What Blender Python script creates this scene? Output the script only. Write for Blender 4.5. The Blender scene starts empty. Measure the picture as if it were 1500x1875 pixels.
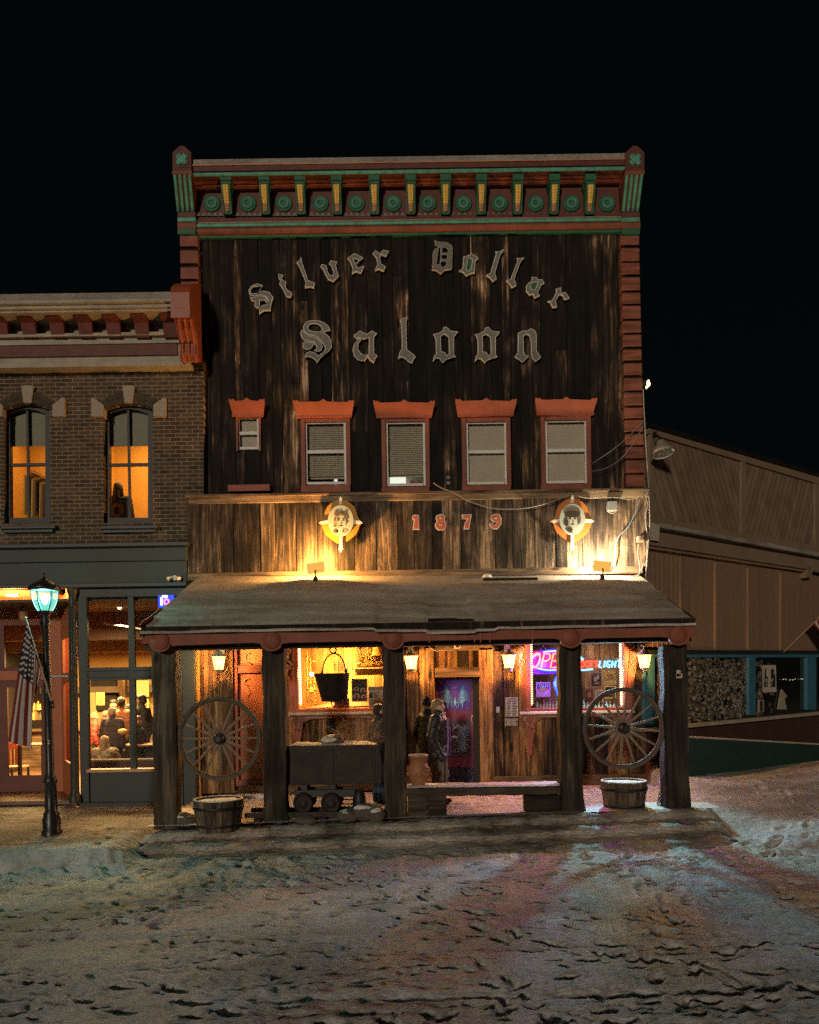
import bpy, bmesh, math, random
import numpy as np
from mathutils import Vector, Matrix
random.seed(7)
S = bpy.context.scene
COL = S.collection
PI = math.pi
# ------------------------------------------------------------------ camera
CAMH = 2.1
FPX = 1500.0
HY = 1250.0
RS = 0.015
RC = math.sqrt(1 - RS * RS)
cd = bpy.data.cameras.new('camera')
cam = bpy.data.objects.new('camera', cd)
COL.objects.link(cam)
cd.lens = 28.8
cd.sensor_width = 36.0
cd.shift_y = (HY - 937.5) / 1875.0
cd.clip_start = 0.05
cd.clip_end = 400
cam.matrix_world = Matrix(((RC, RS, 0, 0), (0, 0, -1, 0), (-RS, RC, 0, CAMH), (0, 0, 0, 1)))
S.camera = cam
# ------------------------------------------------------------------ world: night sky
w = bpy.data.worlds.new('World'); S.world = w; w.use_nodes = True
nt = w.node_tree
bg = nt.nodes['Background']
tc = nt.nodes.new('ShaderNodeTexCoord'); sep = nt.nodes.new('ShaderNodeSeparateXYZ')
rmp = nt.nodes.new('ShaderNodeValToRGB')
nt.links.new(tc.outputs['Generated'], sep.inputs[0]); nt.links.new(sep.outputs['Z'], rmp.inputs[0])
rmp.color_ramp.elements[0].color = (0.0013, 0.0025, 0.0028, 1)
rmp.color_ramp.elements[1].color = (0.0006, 0.0014, 0.0017, 1)
rmp.color_ramp.elements[1].position = 0.7
nt.links.new(rmp.outputs[0], bg.inputs[0]); bg.inputs[1].default_value = 1.0
# ------------------------------------------------------------------ town glow (the only sun lamp, standing in for street lamps)
ld = bpy.data.lights.new('town_glow', 'SUN')
ld.energy = 1.0; ld.color = (1.0, 0.84, 0.67); ld.angle = math.radians(4)
lo = bpy.data.objects.new('town_glow', ld); COL.objects.link(lo)
lo.rotation_euler = Vector((0.26, 1.0, -0.175)).to_track_quat('-Z', 'Y').to_euler()
S.view_settings.view_transform = 'Standard'
S.view_settings.look = 'None'
S.view_settings.exposure = 0.0
S.view_settings.gamma = 1.0
S.cycles.use_denoising = False
S.cycles.denoising_prefilter = 'ACCURATE'
S.cycles.denoising_input_passes = 'RGB_ALBEDO_NORMAL'
S.cycles.use_adaptive_sampling = False
S.cycles.max_bounces = 5
S.cycles.diffuse_bounces = 2
S.cycles.glossy_bounces = 3
S.cycles.transparent_max_bounces = 12
S.cycles.caustics_reflective = False
S.cycles.caustics_refractive = False
S.cycles.sample_clamp_indirect = 1.0
S.cycles.sample_clamp_direct = 12.0

# ------------------------------------------------------------------ pixel helpers (reference frame 1500x1875)
def unroll(px, py):
    u, v = px - 750.0, py - HY
    return u * RC - v * RS, v * RC + u * RS
def W(px, py, D):
    u, v = unroll(px, py)
    return Vector((u / FPX * D, D, CAMH - v / FPX * D))
def rect(x0, y0, x1, y1, D):
    a = W(x0, (y0 + y1) / 2, D).x; b = W(x1, (y0 + y1) / 2, D).x
    t = W((x0 + x1) / 2, y0, D).z; c = W((x0 + x1) / 2, y1, D).z
    return a, b, c, t     # X0 X1 Z0 Z1

# ------------------------------------------------------------------ mesh builder
class MB:
    def __init__(s):
        s.v = []; s.f = []; s.m = []; s.sm = []; s.t = []
    def add(s, vs, fs, m=0, smooth=False, t=None):
        o = len(s.v); s.v += [tuple(p) for p in vs]
        for f in fs:
            s.f.append(tuple(i + o for i in f)); s.m.append(m); s.sm.append(smooth)
            s.t.append(t if t is not None else 0.5)
        return s
    def box(s, x0, x1, y0, y1, z0, z1, m=0, t=None):
        v = [(x0, y0, z0), (x1, y0, z0), (x1, y1, z0), (x0, y1, z0), (x0, y0, z1), (x1, y0, z1), (x1, y1, z1), (x0, y1, z1)]
        f = [(0, 3, 2, 1), (4, 5, 6, 7), (0, 1, 5, 4), (1, 2, 6, 5), (2, 3, 7, 6), (3, 0, 4, 7)]
        return s.add(v, f, m, False, t)
    def pb(s, px0, py0, px1, py1, D, th, m=0, t=None):
        a, b, c, d = rect(px0, py0, px1, py1, D)
        return s.box(a, b, D, D + th, c, d, m, t)
    def obox(s, c, ax, ay, az, m=0, t=None):
        c, ax, ay, az = Vector(c), Vector(ax), Vector(ay), Vector(az)
        v = [c + sx * ax + sy * ay + sz * az for sz in (-1, 1) for sx, sy in ((-1, -1), (1, -1), (1, 1), (-1, 1))]
        f = [(0, 3, 2, 1), (4, 5, 6, 7), (0, 1, 5, 4), (1, 2, 6, 5), (2, 3, 7, 6), (3, 0, 4, 7)]
        return s.add(v, f, m, False, t)
    def prism(s, poly, d, m=0, t=None, smooth=False):
        # poly: list of 3-d points, extruded by vector d
        n = len(poly); d = Vector(d)
        v = [Vector(p) for p in poly] + [Vector(p) + d for p in poly]
        s.add(v, [tuple(range(n)), tuple(range(2 * n - 1, n - 1, -1))], m, False, t)
        s.add(v, [(i, i + n, (i + 1) % n + n, (i + 1) % n) for i in range(n)], m, smooth, t)
        return s
    def tube(s, pts, r, n=8, m=0, closed=False, caps=True, t=None):
        pts = [Vector(p) for p in pts]; k = len(pts)
        rr = r if isinstance(r, (list, tuple)) else [r] * k
        vs = []; up = None
        for i, p in enumerate(pts):
            if closed: d = pts[(i + 1) % k] - pts[i - 1]
            else: d = pts[min(i + 1, k - 1)] - pts[max(i - 1, 0)]
            if d.length < 1e-9: d = Vector((0, 0, 1))
            d.normalize()
            if up is None:
                up = d.orthogonal().normalized()
            up = (up - d * up.dot(d))
            if up.length < 1e-6: up = d.orthogonal()
            up.normalize(); q = d.cross(up)
            for j in range(n):
                a = 2 * PI * j / n
                vs.append(p + (up * math.cos(a) + q * math.sin(a)) * rr[i])
        fs = []
        for i in range(k if closed else k - 1):
            i2 = (i + 1) % k
            for j in range(n):
                fs.append((i * n + j, i * n + (j + 1) % n, i2 * n + (j + 1) % n, i2 * n + j))
        s.add(vs, fs, m, True, t)
        if caps and not closed:
            s.add(vs[:n], [tuple(range(n - 1, -1, -1))], m, False, t)
            s.add(vs[-n:], [tuple(range(n))], m, False, t)
        return s
    def lathe(s, prof, c, n=24, m=0, axis=(0, 0, 1), smooth=True, cap=True, t=None, ph=0.0, sy=1.0):
        # prof: (r, h) pairs
        a = Vector(axis).normalized(); u = a.orthogonal().normalized()
        if abs(a.z) > .99: u = Vector((1, 0, 0))
        q = a.cross(u); c = Vector(c); vs = []
        for r, h in prof:
            for j in range(n):
                g = 2 * PI * j / n + ph
                vs.append(c + a * h + (u * math.cos(g) + q * math.sin(g) * sy) * r)
        fs = []
        for i in range(len(prof) - 1):
            for j in range(n):
                fs.append((i * n + j, i * n + (j + 1) % n, (i + 1) * n + (j + 1) % n, (i + 1) * n + j))
        s.add(vs, fs, m, smooth, t)
        if cap:
            s.add(vs[:n], [tuple(range(n - 1, -1, -1))], m, False, t)
            s.add(vs[-n:], [tuple(range(n))], m, False, t)
        return s
    def ball(s, c, r, n=12, m=0, sc=(1, 1, 1), t=None):
        c = Vector(c); vs = []; k = max(6, n // 2 + 1)
        for i in range(k + 1):
            th = PI * i / k
            for j in range(n):
                a = 2 * PI * j / n
                vs.append(c + Vector((r * sc[0] * math.sin(th) * math.cos(a), r * sc[1] * math.sin(th) * math.sin(a), r * sc[2] * math.cos(th))))
        fs = [(i * n + j, (i + 1) * n + j, (i + 1) * n + (j + 1) % n, i * n + (j + 1) % n) for i in range(k) for j in range(n)]
        return s.add(vs, fs, m, True, t)
    def cone(s, p0, r0, p1, r1, n=12, flat=1.0, m=0):
        # rounded cone for remeshing
        p0, p1 = Vector(p0), Vector(p1); d = (p1 - p0); L = d.length
        d = d.normalized() if L > 1e-6 else Vector((0, 0, 1))
        prof = []
        for i in range(6):
            a = -PI / 2 + i * PI / 2 / 5
            prof.append((max(r0 * math.cos(a), 1e-4), r0 * math.sin(a)))
        for i in range(6):
            a = i * PI / 2 / 5
            prof.append((max(r1 * math.cos(a), 1e-4), L + r1 * math.sin(a)))
        k = len(s.v)
        s.lathe(prof, p0, n, m, d)
        if flat != 1.0:
            for i in range(k, len(s.v)):
                x, y, z = s.v[i]
                f = 0 if L < 1e-6 else min(1, max(0, (Vector((x, y, z)) - p0).dot(d) / L))
                yc = p0.y + (p1.y - p0.y) * f
                s.v[i] = (x, yc + (y - yc) * flat, z)
        return s
    def xform(s, M, k0=0):
        for i in range(k0, len(s.v)):
            s.v[i] = tuple(M @ Vector(s.v[i]))
        return s
    def build(s, name, mats, parent=None, loc=None, bevel=0.0, tri=False):
        if not isinstance(mats, (list, tuple)): mats = [mats]
        o0 = Vector((0, 0, 0))
        if parent is not None: o0 = ORG[parent.name]
        elif loc is not None: o0 = Vector(loc)
        me = bpy.data.meshes.new(name)
        me.from_pydata([(x - o0.x, y - o0.y, z - o0.z) for x, y, z in s.v], [], s.f)
        for mt in mats: me.materials.append(mt)
        me.polygons.foreach_set('material_index', s.m)
        me.polygons.foreach_set('use_smooth', s.sm)
        at = me.attributes.new('tint', 'FLOAT', 'FACE'); at.data.foreach_set('value', s.t)
        me.validate(); me.update()
        bm = bmesh.new(); bm.from_mesh(me); bmesh.ops.recalc_face_normals(bm, faces=bm.faces); bm.to_mesh(me); bm.free()
        o = bpy.data.objects.new(name, me); COL.objects.link(o)
        if parent is not None: o.parent = parent
        elif loc is not None: o.location = o0
        ORG[o.name] = o0
        if bevel > 0:
            b = o.modifiers.new('bevel', 'BEVEL'); b.width = bevel; b.segments = 2; b.limit_method = 'ANGLE'; b.angle_limit = math.radians(40)
        return o
ORG = {}
def tag(o, label=None, cat=None, group=None, kind=None):
    if label: o['label'] = label
    if cat: o['category'] = cat
    if group: o['group'] = group
    if kind: o['kind'] = kind
    return o
def thing(name, loc, label, cat, group=None):
    o = bpy.data.objects.new(name, None); COL.objects.link(o)
    o.location = loc; o.empty_display_size = .1
    ORG[o.name] = Vector(loc)
    return tag(o, label, cat, group)
def copy_tree(o, parent=None, loc=None, label=None, rot=None):
    c = o.copy(); COL.objects.link(c)
    if parent is not None: c.parent = parent
    if loc is not None: c.location = loc; ORG[c.name] = Vector(loc)
    if label: c['label'] = label
    if rot is not None: c.rotation_euler = rot
    for ch in [x for x in bpy.data.objects if x.parent == o]: copy_tree(ch, c)
    return c
def evalmesh(o):
    dg = bpy.context.evaluated_depsgraph_get(); dg.update()
    return bpy.data.meshes.new_from_object(o.evaluated_get(dg))
def curve_mesh(loops, depth, bevel=0.0, offset=0.0, res=1):
    # loops of (x, z) world points -> mesh in the XZ plane facing -Y, centred on y = 0
    cu = bpy.data.curves.new('t', 'CURVE'); cu.dimensions = '2D'; cu.fill_mode = 'BOTH'
    cu.extrude = depth / 2; cu.bevel_depth = bevel; cu.offset = offset
    for lp in loops:
        sp = cu.splines.new('POLY'); sp.points.add(len(lp) - 1)
        for i, (x, z) in enumerate(lp): sp.points[i].co = (x, z, 0, 1)
        sp.use_cyclic_u = True
    o = bpy.data.objects.new('t', cu); COL.objects.link(o)
    me = evalmesh(o)
    vs = [(v.co.x, -v.co.z, v.co.y) for v in me.vertices]; fs = [tuple(p.vertices) for p in me.polygons]
    bpy.data.objects.remove(o); bpy.data.meshes.remove(me)
    return vs, fs
def text_mesh(txt, size, depth, shear=0.0, bold=0.0, align='CENTER'):
    cu = bpy.data.curves.new('t', 'FONT'); cu.body = txt; cu.size = size; cu.extrude = depth / 2
    cu.align_x = align; cu.align_y = 'CENTER'; cu.shear = shear; cu.offset = bold; cu.resolution_u = 3
    o = bpy.data.objects.new('t', cu); COL.objects.link(o)
    me = evalmesh(o)
    vs = [(v.co.x, -v.co.z, v.co.y) for v in me.vertices]; fs = [tuple(p.vertices) for p in me.polygons]
    bpy.data.objects.remove(o); bpy.data.meshes.remove(me)
    return vs, fs
def add_text(mb, txt, c, size, depth=.004, m=0, **k):
    vs, fs = text_mesh(txt, size, depth, **k)
    mb.add([(x + c[0], y + c[1], z + c[2]) for x, y, z in vs], fs, m)
def pxloops(loops, ox, oy, sc, D):
    return [[(lambda p: (p.x, p.z))(W(ox + x / sc, oy + y / sc, D)) for x, y in lp] for lp in loops]
def blob(mb, name, mat, parent, voxel=.012, smooth=4, fold=0.0):
    # one continuous surface from overlapping rounded shapes
    me = bpy.data.meshes.new('t'); me.from_pydata(mb.v, [], mb.f)
    o = bpy.data.objects.new('t', me); COL.objects.link(o)
    r = o.modifiers.new('r', 'REMESH'); r.mode = 'VOXEL'; r.voxel_size = voxel; r.use_smooth_shade = True
    if smooth:
        q = o.modifiers.new('s', 'SMOOTH'); q.factor = .5; q.iterations = smooth
    m2 = evalmesh(o); bpy.data.objects.remove(o); bpy.data.meshes.remove(me)
    if fold:
        from mathutils import noise
        nn = [v.normal.copy() for v in m2.vertices]
        for v, q in zip(m2.vertices, nn):
            p = v.co; f = noise.fractal(Vector((p.x * 7, p.y * 7, p.z * 13)), 1.0, 2.0, 3) + .6 * abs(math.sin(p.z * 34 + 2.5 * noise.noise(p * 4)))
            v.co = p + q * fold * f
    o0 = ORG[parent.name] if parent is not None else Vector((0, 0, 0))
    m2.transform(Matrix.Translation(-o0)); m2.materials.clear(); m2.materials.append(mat)
    m2.name = name
    ob = bpy.data.objects.new(name, m2); COL.objects.link(ob)
    if parent is not None: ob.parent = parent
    ORG[ob.name] = o0
    return ob

# ------------------------------------------------------------------ materials
def nmat(name):
    m = bpy.data.materials.new(name); m.use_nodes = True
    t = m.node_tree; return m, t, t.nodes['Principled BSDF']
def N(t, k, **kw):
    n = t.nodes.new(k)
    for a, b in kw.items(): setattr(n, a, b)
    return n
def simple(name, col, rough=.6, metal=0.0, var=.25, scale=6.0, bump=.15, spec=.5, bscale=None, stretch=(1, 1, 1), dirt=None, dirt_amt=.5):
    m, t, p = nmat(name)
    p.inputs['Roughness'].default_value = rough; p.inputs['Metallic'].default_value = metal
    p.inputs['Specular IOR Level'].default_value = spec
    tc = N(t, 'ShaderNodeTexCoord'); mp = N(t, 'ShaderNodeMapping'); mp.inputs['Scale'].default_value = stretch
    t.links.new(tc.outputs['Object'], mp.inputs[0])
    n = N(t, 'ShaderNodeTexNoise'); n.inputs['Scale'].default_value = scale; n.inputs['Detail'].default_value = 6; n.inputs['Roughness'].default_value = .65
    t.links.new(mp.outputs[0], n.inputs[0])
    r = N(t, 'ShaderNodeValToRGB'); r.color_ramp.elements[0].position = .3; r.color_ramp.elements[1].position = .7
    a = [c * (1 - var) for c in col]; b = [min(1, c * (1 + var)) for c in col]
    if dirt: a = [x * (1 - dirt_amt) + y * dirt_amt for x, y in zip(a, dirt)]
    r.color_ramp.elements[0].color = (*a, 1); r.color_ramp.elements[1].color = (*b, 1)
    t.links.new(n.outputs['Fac'], r.inputs[0]); t.links.new(r.outputs[0], p.inputs['Base Color'])
    if bump:
        n2 = N(t, 'ShaderNodeTexNoise'); n2.inputs['Scale'].default_value = bscale or scale * 6; n2.inputs['Detail'].default_value = 5
        t.links.new(mp.outputs[0], n2.inputs[0])
        bp = N(t, 'ShaderNodeBump'); bp.inputs['Strength'].default_value = bump; bp.inputs['Distance'].default_value = .02
        t.links.new(n2.outputs['Fac'], bp.inputs['Height']); t.links.new(bp.outputs[0], p.inputs['Normal'])
    return m
def flat(name, col, rough=.7, metal=0.0):
    m, t, p = nmat(name); p.inputs['Base Color'].default_value = (*col, 1)
    p.inputs['Roughness'].default_value = rough; p.inputs['Metallic'].default_value = metal
    n = N(t, 'ShaderNodeTexNoise'); n.inputs['Scale'].default_value = 60
    bp = N(t, 'ShaderNodeBump'); bp.inputs['Strength'].default_value = .08
    t.links.new(n.outputs['Fac'], bp.inputs['Height']); t.links.new(bp.outputs[0], p.inputs['Normal'])
    return m
def emit(name, col, s, through=False):
    m = bpy.data.materials.new(name); m.use_nodes = True; t = m.node_tree
    t.nodes.remove(t.nodes['Principled BSDF']); e = N(t, 'ShaderNodeEmission')
    e.inputs[0].default_value = (*col, 1); e.inputs[1].default_value = s
    out = t.nodes['Material Output']
    if through:
        tr = N(t, 'ShaderNodeBsdfTransparent'); tr.inputs[0].default_value = (*[.55 + .4 * c for c in col], 1)
        ad = N(t, 'ShaderNodeAddShader'); t.links.new(e.outputs[0], ad.inputs[0]); t.links.new(tr.outputs[0], ad.inputs[1])
        t.links.new(ad.outputs[0], out.inputs[0])
    else: t.links.new(e.outputs[0], out.inputs[0])
    m.cycles.emission_sampling = 'NONE'
    return m
def glassm(name, tint=(.95, .95, .93), refl=.08):
    m = bpy.data.materials.new(name); m.use_nodes = True; t = m.node_tree
    t.nodes.remove(t.nodes['Principled BSDF'])
    tr = N(t, 'ShaderNodeBsdfTransparent'); tr.inputs[0].default_value = (*tint, 1)
    gl = N(t, 'ShaderNodeBsdfGlossy'); gl.inputs['Roughness'].default_value = .03
    fr = N(t, 'ShaderNodeFresnel'); fr.inputs[0].default_value = 1.45
    mx = N(t, 'ShaderNodeMixShader'); t.links.new(fr.outputs[0], mx.inputs[0]); t.links.new(tr.outputs[0], mx.inputs[1]); t.links.new(gl.outputs[0], mx.inputs[2])
    t.links.new(mx.outputs[0], t.nodes['Material Output'].inputs[0]); return m
def wood(name, cols, pos=None, along='Z', k=1.0, rough=.8, tintamt=.3, bump=.5, soot=.0):
    # weathered board: long streaks, knots, stains, per-board difference from the 'tint' attribute
    m, t, p = nmat(name); p.inputs['Roughness'].default_value = rough; p.inputs['Specular IOR Level'].default_value = .25
    tc = N(t, 'ShaderNodeTexCoord'); at = N(t, 'ShaderNodeAttribute', attribute_name='tint')
    ml = N(t, 'ShaderNodeMath', operation='MULTIPLY'); ml.inputs[1].default_value = 37.0; t.links.new(at.outputs['Fac'], ml.inputs[0])
    cmb = N(t, 'ShaderNodeCombineXYZ')
    for i in range(3): t.links.new(ml.outputs[0], cmb.inputs[i])
    add = N(t, 'ShaderNodeVectorMath', operation='ADD'); t.links.new(tc.outputs['Object'], add.inputs[0]); t.links.new(cmb.outputs[0], add.inputs[1])
    def streak(scale, stretch, detail, dist, rough_=.65):
        mp = N(t, 'ShaderNodeMapping'); sc = {'X': (stretch, 1, 1), 'Y': (1, stretch, 1), 'Z': (1, 1, stretch)}[along]
        mp.inputs['Scale'].default_value = sc; t.links.new(add.outputs[0], mp.inputs[0])
        n = N(t, 'ShaderNodeTexNoise'); n.inputs['Scale'].default_value = scale; n.inputs['Detail'].default_value = detail; n.inputs['Roughness'].default_value = rough_; n.inputs['Distortion'].default_value = dist
        t.links.new(mp.outputs[0], n.inputs[0]); return n.outputs['Fac']
    acc = None
    def mad(src, w_, prev):
        q = N(t, 'ShaderNodeMath', operation='MULTIPLY_ADD'); q.inputs[1].default_value = w_; t.links.new(src, q.inputs[0])
        if prev is None: q.inputs[2].default_value = 0
        else: t.links.new(prev, q.inputs[2])
        return q.outputs[0]
    n1 = streak(9 * k, .07, 8, .8, .7); n2 = streak(50 * k, .05, 4, .2); n4 = streak(22 * k, .045, 5, .4); n3 = streak(1.6, .6, 6, .5, .6)
    acc = mad(n1, 1.2, None); acc = mad(n2, .35, acc); acc = mad(n4, .6, acc); hgt = acc
    acc = mad(at.outputs['Fac'], tintamt, acc); acc = mad(n3, .9, acc)
    vo = N(t, 'ShaderNodeTexVoronoi'); vo.inputs['Scale'].default_value = 2.6; mp2 = N(t, 'ShaderNodeMapping')
    mp2.inputs['Scale'].default_value = {'X': (.35, 1, 1), 'Y': (1, .35, 1), 'Z': (1, 1, .35)}[along]
    t.links.new(add.outputs[0], mp2.inputs[0]); t.links.new(mp2.outputs[0], vo.inputs[0])
    kn = N(t, 'ShaderNodeMapRange'); kn.inputs[1].default_value = .02; kn.inputs[2].default_value = .11; kn.inputs[3].default_value = -.5; kn.inputs[4].default_value = 0
    t.links.new(vo.outputs['Distance'], kn.inputs[0])
    d = N(t, 'ShaderNodeMath', operation='ADD'); t.links.new(acc, d.inputs[0]); t.links.new(kn.outputs[0], d.inputs[1])
    mean = (1.2 + .35 + .6 + tintamt + .9) / 2
    mr = N(t, 'ShaderNodeMapRange'); mr.inputs[1].default_value = mean - .31 + soot; mr.inputs[2].default_value = mean + .31 + soot
    t.links.new(d.outputs[0], mr.inputs[0])
    r = N(t, 'ShaderNodeValToRGB'); cr = r.color_ramp
    pos = pos or [i / (len(cols) - 1) for i in range(len(cols))]
    while len(cr.elements) < len(cols): cr.elements.new(.5)
    for i, (q, cc) in enumerate(zip(pos, cols)):
        cr.elements[i].position = q; cr.elements[i].color = (*cc, 1)
    t.links.new(mr.outputs[0], r.inputs[0]); t.links.new(r.outputs[0], p.inputs['Base Color'])
    bp = N(t, 'ShaderNodeBump'); bp.inputs['Strength'].default_value = bump; bp.inputs['Distance'].default_value = .012
    t.links.new(hgt, bp.inputs['Height']); t.links.new(bp.outputs[0], p.inputs['Normal'])
    return m
M = {}
M['siding'] = wood('charred_siding', [(.006, .005, .004), (.020, .014, .010), (.055, .036, .024), (.22, .12, .06), (.72, .46, .28)], [0, .46, .66, .86, 1], k=.85, soot=.10, tintamt=.35, bump=.9)
M['band'] = wood('weathered_band', [(.008, .007, .006), (.026, .020, .015), (.065, .047, .034), (.16, .11, .07), (.42, .29, .18)], [0, .3, .55, .8, 1], k=1.2, tintamt=.35, bump=.8)
M['beam'] = wood('weathered_beam', [(.04, .03, .02), (.12, .085, .055), (.26, .18, .11), (.42, .30, .18)], along='X', k=1.2)
M['porchwood'] = wood('porch_boards', [(.010, .007, .005), (.032, .020, .012), (.095, .050, .022), (.26, .13, .05), (.45, .25, .10)], [0, .3, .55, .82, 1], k=1.1, tintamt=.4)
M['porchbeam'] = wood('porch_timber', [(.03, .02, .012), (.08, .052, .03), (.19, .12, .065), (.30, .19, .1)], along='X', k=1.1)
M['post'] = wood('post_timber', [(.010, .008, .005), (.028, .021, .014), (.062, .047, .032), (.15, .115, .078)], k=.9, bump=1.0)
M['postx'] = wood('bench_timber', [(.012, .009, .006), (.034, .025, .017), (.07, .053, .037), (.15, .115, .08)], along='X', k=1.0, bump=.8)
M['barrel'] = wood('barrel_stave', [(.025, .018, .012), (.065, .047, .032), (.13, .095, .062), (.26, .19, .13)], k=1.6)
M['red'] = simple('brick_red_paint', (.30, .075, .035), .6, var=.3, scale=3, dirt=(.10, .035, .02), stretch=(1, 1, .6))
M['redbeam'] = simple('rust_red_fascia', (.24, .065, .032), .65, var=.25, scale=4, bump=.2)
M['darkred'] = simple('dark_red_paint', (.13, .032, .02), .6, var=.3, scale=5)
M['green'] = simple('verdigris_green_paint', (.09, .38, .27), .5, var=.3, scale=8, dirt=(.10, .07, .04), dirt_amt=.4)
M['dgreen'] = simple('deep_green_paint', (.02, .13, .06), .55, var=.3, scale=8)
M['gold'] = simple('gold_leaf', (.90, .56, .12), .5, .0, var=.2, scale=30)
M['cop'] = simple('copper_edge', (.50, .26, .14), .5, var=.2, scale=8)
M['cream'] = simple('cream_paint', (.42, .37, .28), .6, var=.15, scale=4, dirt=(.25, .2, .14))
M['white'] = simple('white_paint', (.78, .74, .68), .5, var=.1, scale=6)
M['letter'] = simple('grey_metal_letter', (.21, .20, .165), .6, var=.2, scale=9, bump=.5, bscale=70)
M['black'] = simple('black_iron', (.022, .021, .02), .5, .3, var=.3, scale=12)
M['iron'] = simple('rusty_iron', (.032, .024, .017), .65, .3, var=.5, scale=5, dirt=(.010, .006, .004), dirt_amt=.6, bump=.5)
M['steel'] = simple('galvanised_steel', (.42, .42, .40), .45, .4, var=.15, scale=12)
M['dark'] = flat('dark_room', (.012, .011, .010))
M['glass'] = glassm('window_glass')
M['olive'] = simple('dark_green_storefront_paint', (.020, .026, .021), .5, var=.15, scale=3)
M['ltgreen'] = simple('grey_green_paint', (.06, .072, .055), .55, var=.12, scale=3)
M['orange'] = simple('terracotta_paint', (.40, .115, .04), .6, var=.12, scale=2)
M['blind'] = simple('slatted_blind', (.66, .60, .48), .7, var=.08, scale=3)
M['tanpanel'] = simple('tan_panel_paint', (.27, .19, .12), .7, var=.16, scale=2.0, stretch=(1, 1, .2), bump=.3, bscale=30)
M['teal'] = simple('blue_window_paint', (.045, .17, .24), .55, var=.15, scale=5)
M['wire'] = flat('grey_cable', (.34, .31, .27), .5)
M['terra'] = simple('terracotta_pot', (.36, .15, .065), .55, var=.25, scale=6)
M['paper'] = simple('paper', (.55, .47, .36), .8, var=.1, scale=20)
M['ink'] = flat('black_ink', (.02, .018, .016), .8)
M['bluewire'] = flat('pale_blue_cable', (.30, .42, .55), .5)
M['lampiron'] = simple('black_lamp_iron', (.03, .032, .03), .35, .3, var=.2, scale=8)
M['tealglass'] = emit('teal_lamp_glass', (.22, .78, .66), .55, through=True)
M['barnout'] = simple('weathered_enamel', (.30, .26, .20), .5, var=.3, scale=14)
M['quoin'] = M['quo'] = simple('worn_red_timber', (.30, .095, .05), .8, var=.45, scale=3.5, stretch=(.5, 1, 3.5), bump=.7, bscale=14, dirt=(.05, .02, .015))
M['rosg'] = simple('dull_green_rosette', (.10, .30, .21), .6)
M['ochre2'] = simple('orange_board', (.62, .20, .035), .6, var=.08, scale=5)
M['orangepaint'] = simple('bright_orange_paint', (.62, .13, .035), .5, var=.1, scale=12)
M['ltgreen2'] = simple('dull_green_fascia_paint', (.034, .042, .034), .6, var=.12, scale=2)
M['ltgreen3'] = simple('green_window_frame_paint', (.022, .030, .025), .55, var=.12, scale=3)
M['ceilrec'] = simple('recess_ceiling_boards', (.30, .20, .12), .7, stretch=(1, 8, 1))
M['redc'] = simple('brick_red_console', (.36, .085, .035), .45, var=.2, scale=6, bump=.3)
M['tanpanel2'] = simple('ribbed_brown_panel', (.27, .17, .10), .7, var=.18, scale=3, stretch=(4, 4, .15), bump=.4, bscale=40)
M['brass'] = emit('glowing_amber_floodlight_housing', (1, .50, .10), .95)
M['sofa'] = simple('dark_sofa_back', (.10, .06, .035), .8)
M['darkred2'] = simple('dark_brick_red_boards', (.05, .018, .012), .8, var=.3, scale=3)
M['letterrim'] = simple('painted_floodlit_edge', (.74, .69, .58), .5, var=.2, scale=9)  # pale colour stands in for floodlight catching the letter edges
# ================================================================== SETTING: ground
rng = np.random.RandomState(11)
LAT = rng.rand(512, 512)
def vn(x, y, ox=0):
    x = x + ox * 17.3; y = y + ox * 9.1
    xi = np.floor(x).astype(int); yi = np.floor(y).astype(int); fx = x - xi; fy = y - yi
    fx = fx * fx * (3 - 2 * fx); fy = fy * fy * (3 - 2 * fy)
    g = lambda a, b: LAT[a % 512, b % 512]
    return (g(xi, yi) * (1 - fx) + g(xi + 1, yi) * fx) * (1 - fy) + (g(xi, yi + 1) * (1 - fx) + g(xi + 1, yi + 1) * fx) * fy
def fbm(x, y, o=4, ox=0):
    s = 0; a = .5
    for i in range(o):
        s = s + a * (vn(x * 2 ** i, y * 2 ** i, ox + i * 3) - .5); a *= .5
    return s
def sst(a, b, x): 
    t = np.clip((x - a) / (b - a), 0, 1); return t * t * (3 - 2 * t)
def ztop(x): return -.005 + .0285 * x          # top of the timber kerb / porch edge
def zporch(x): return .035 + .018 * x
XL, XR = -4.15, 4.55                            # ends of the kerb
def ground_z(x, y):
    x = np.asarray(x, float); y = np.asarray(y, float)
    st = -.37 + .012 * x
    left = -.15 + 0 * x
    right = .0 + .115 * np.clip(y - 12.2, 0, 9) + .002 * x + .42 * np.exp(-((x - 8.8) / 1.5) ** 2 - ((y - 14.6) / 1.0) ** 2)
    z = st.copy()
    ml = sst(11.15, 11.5, y + .08 * np.sin(x * 2.1)) * (1 - sst(XL - .2, XL + .3, x))
    z = z * (1 - ml) + left * ml
    mr = sst(11.6, 13.2, y) * sst(XR - .5, XR + .2, x)
    z = z * (1 - mr) + right * mr
    bank = .28 * np.exp(-((x - 6.6) / 1.2) ** 2 - ((y - 11.9) / .55) ** 2)
    z = z + bank
    return z
nx, ny = 860, 520
xs = np.linspace(-8.6, 9.4, nx); ys = 3.2 + (17.2 - 3.2) * (np.linspace(0, 1, ny) ** 1.25)
X, Y = np.meshgrid(xs, ys)
Z = ground_z(X, Y)
street = 1 - sst(11.2, 12.2, Y)
rough = .55 + .9 * np.clip(vn(X * .55, Y * .8, 5) * 1.6 - .3, 0, 1)
Z += .05 * fbm(X * 1.1, Y * 1.6, 3, 1) * street
Z += .020 * fbm(X * 2.4, Y * 4.5, 4, 2) * rough * (.35 + .65 * street)
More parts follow.
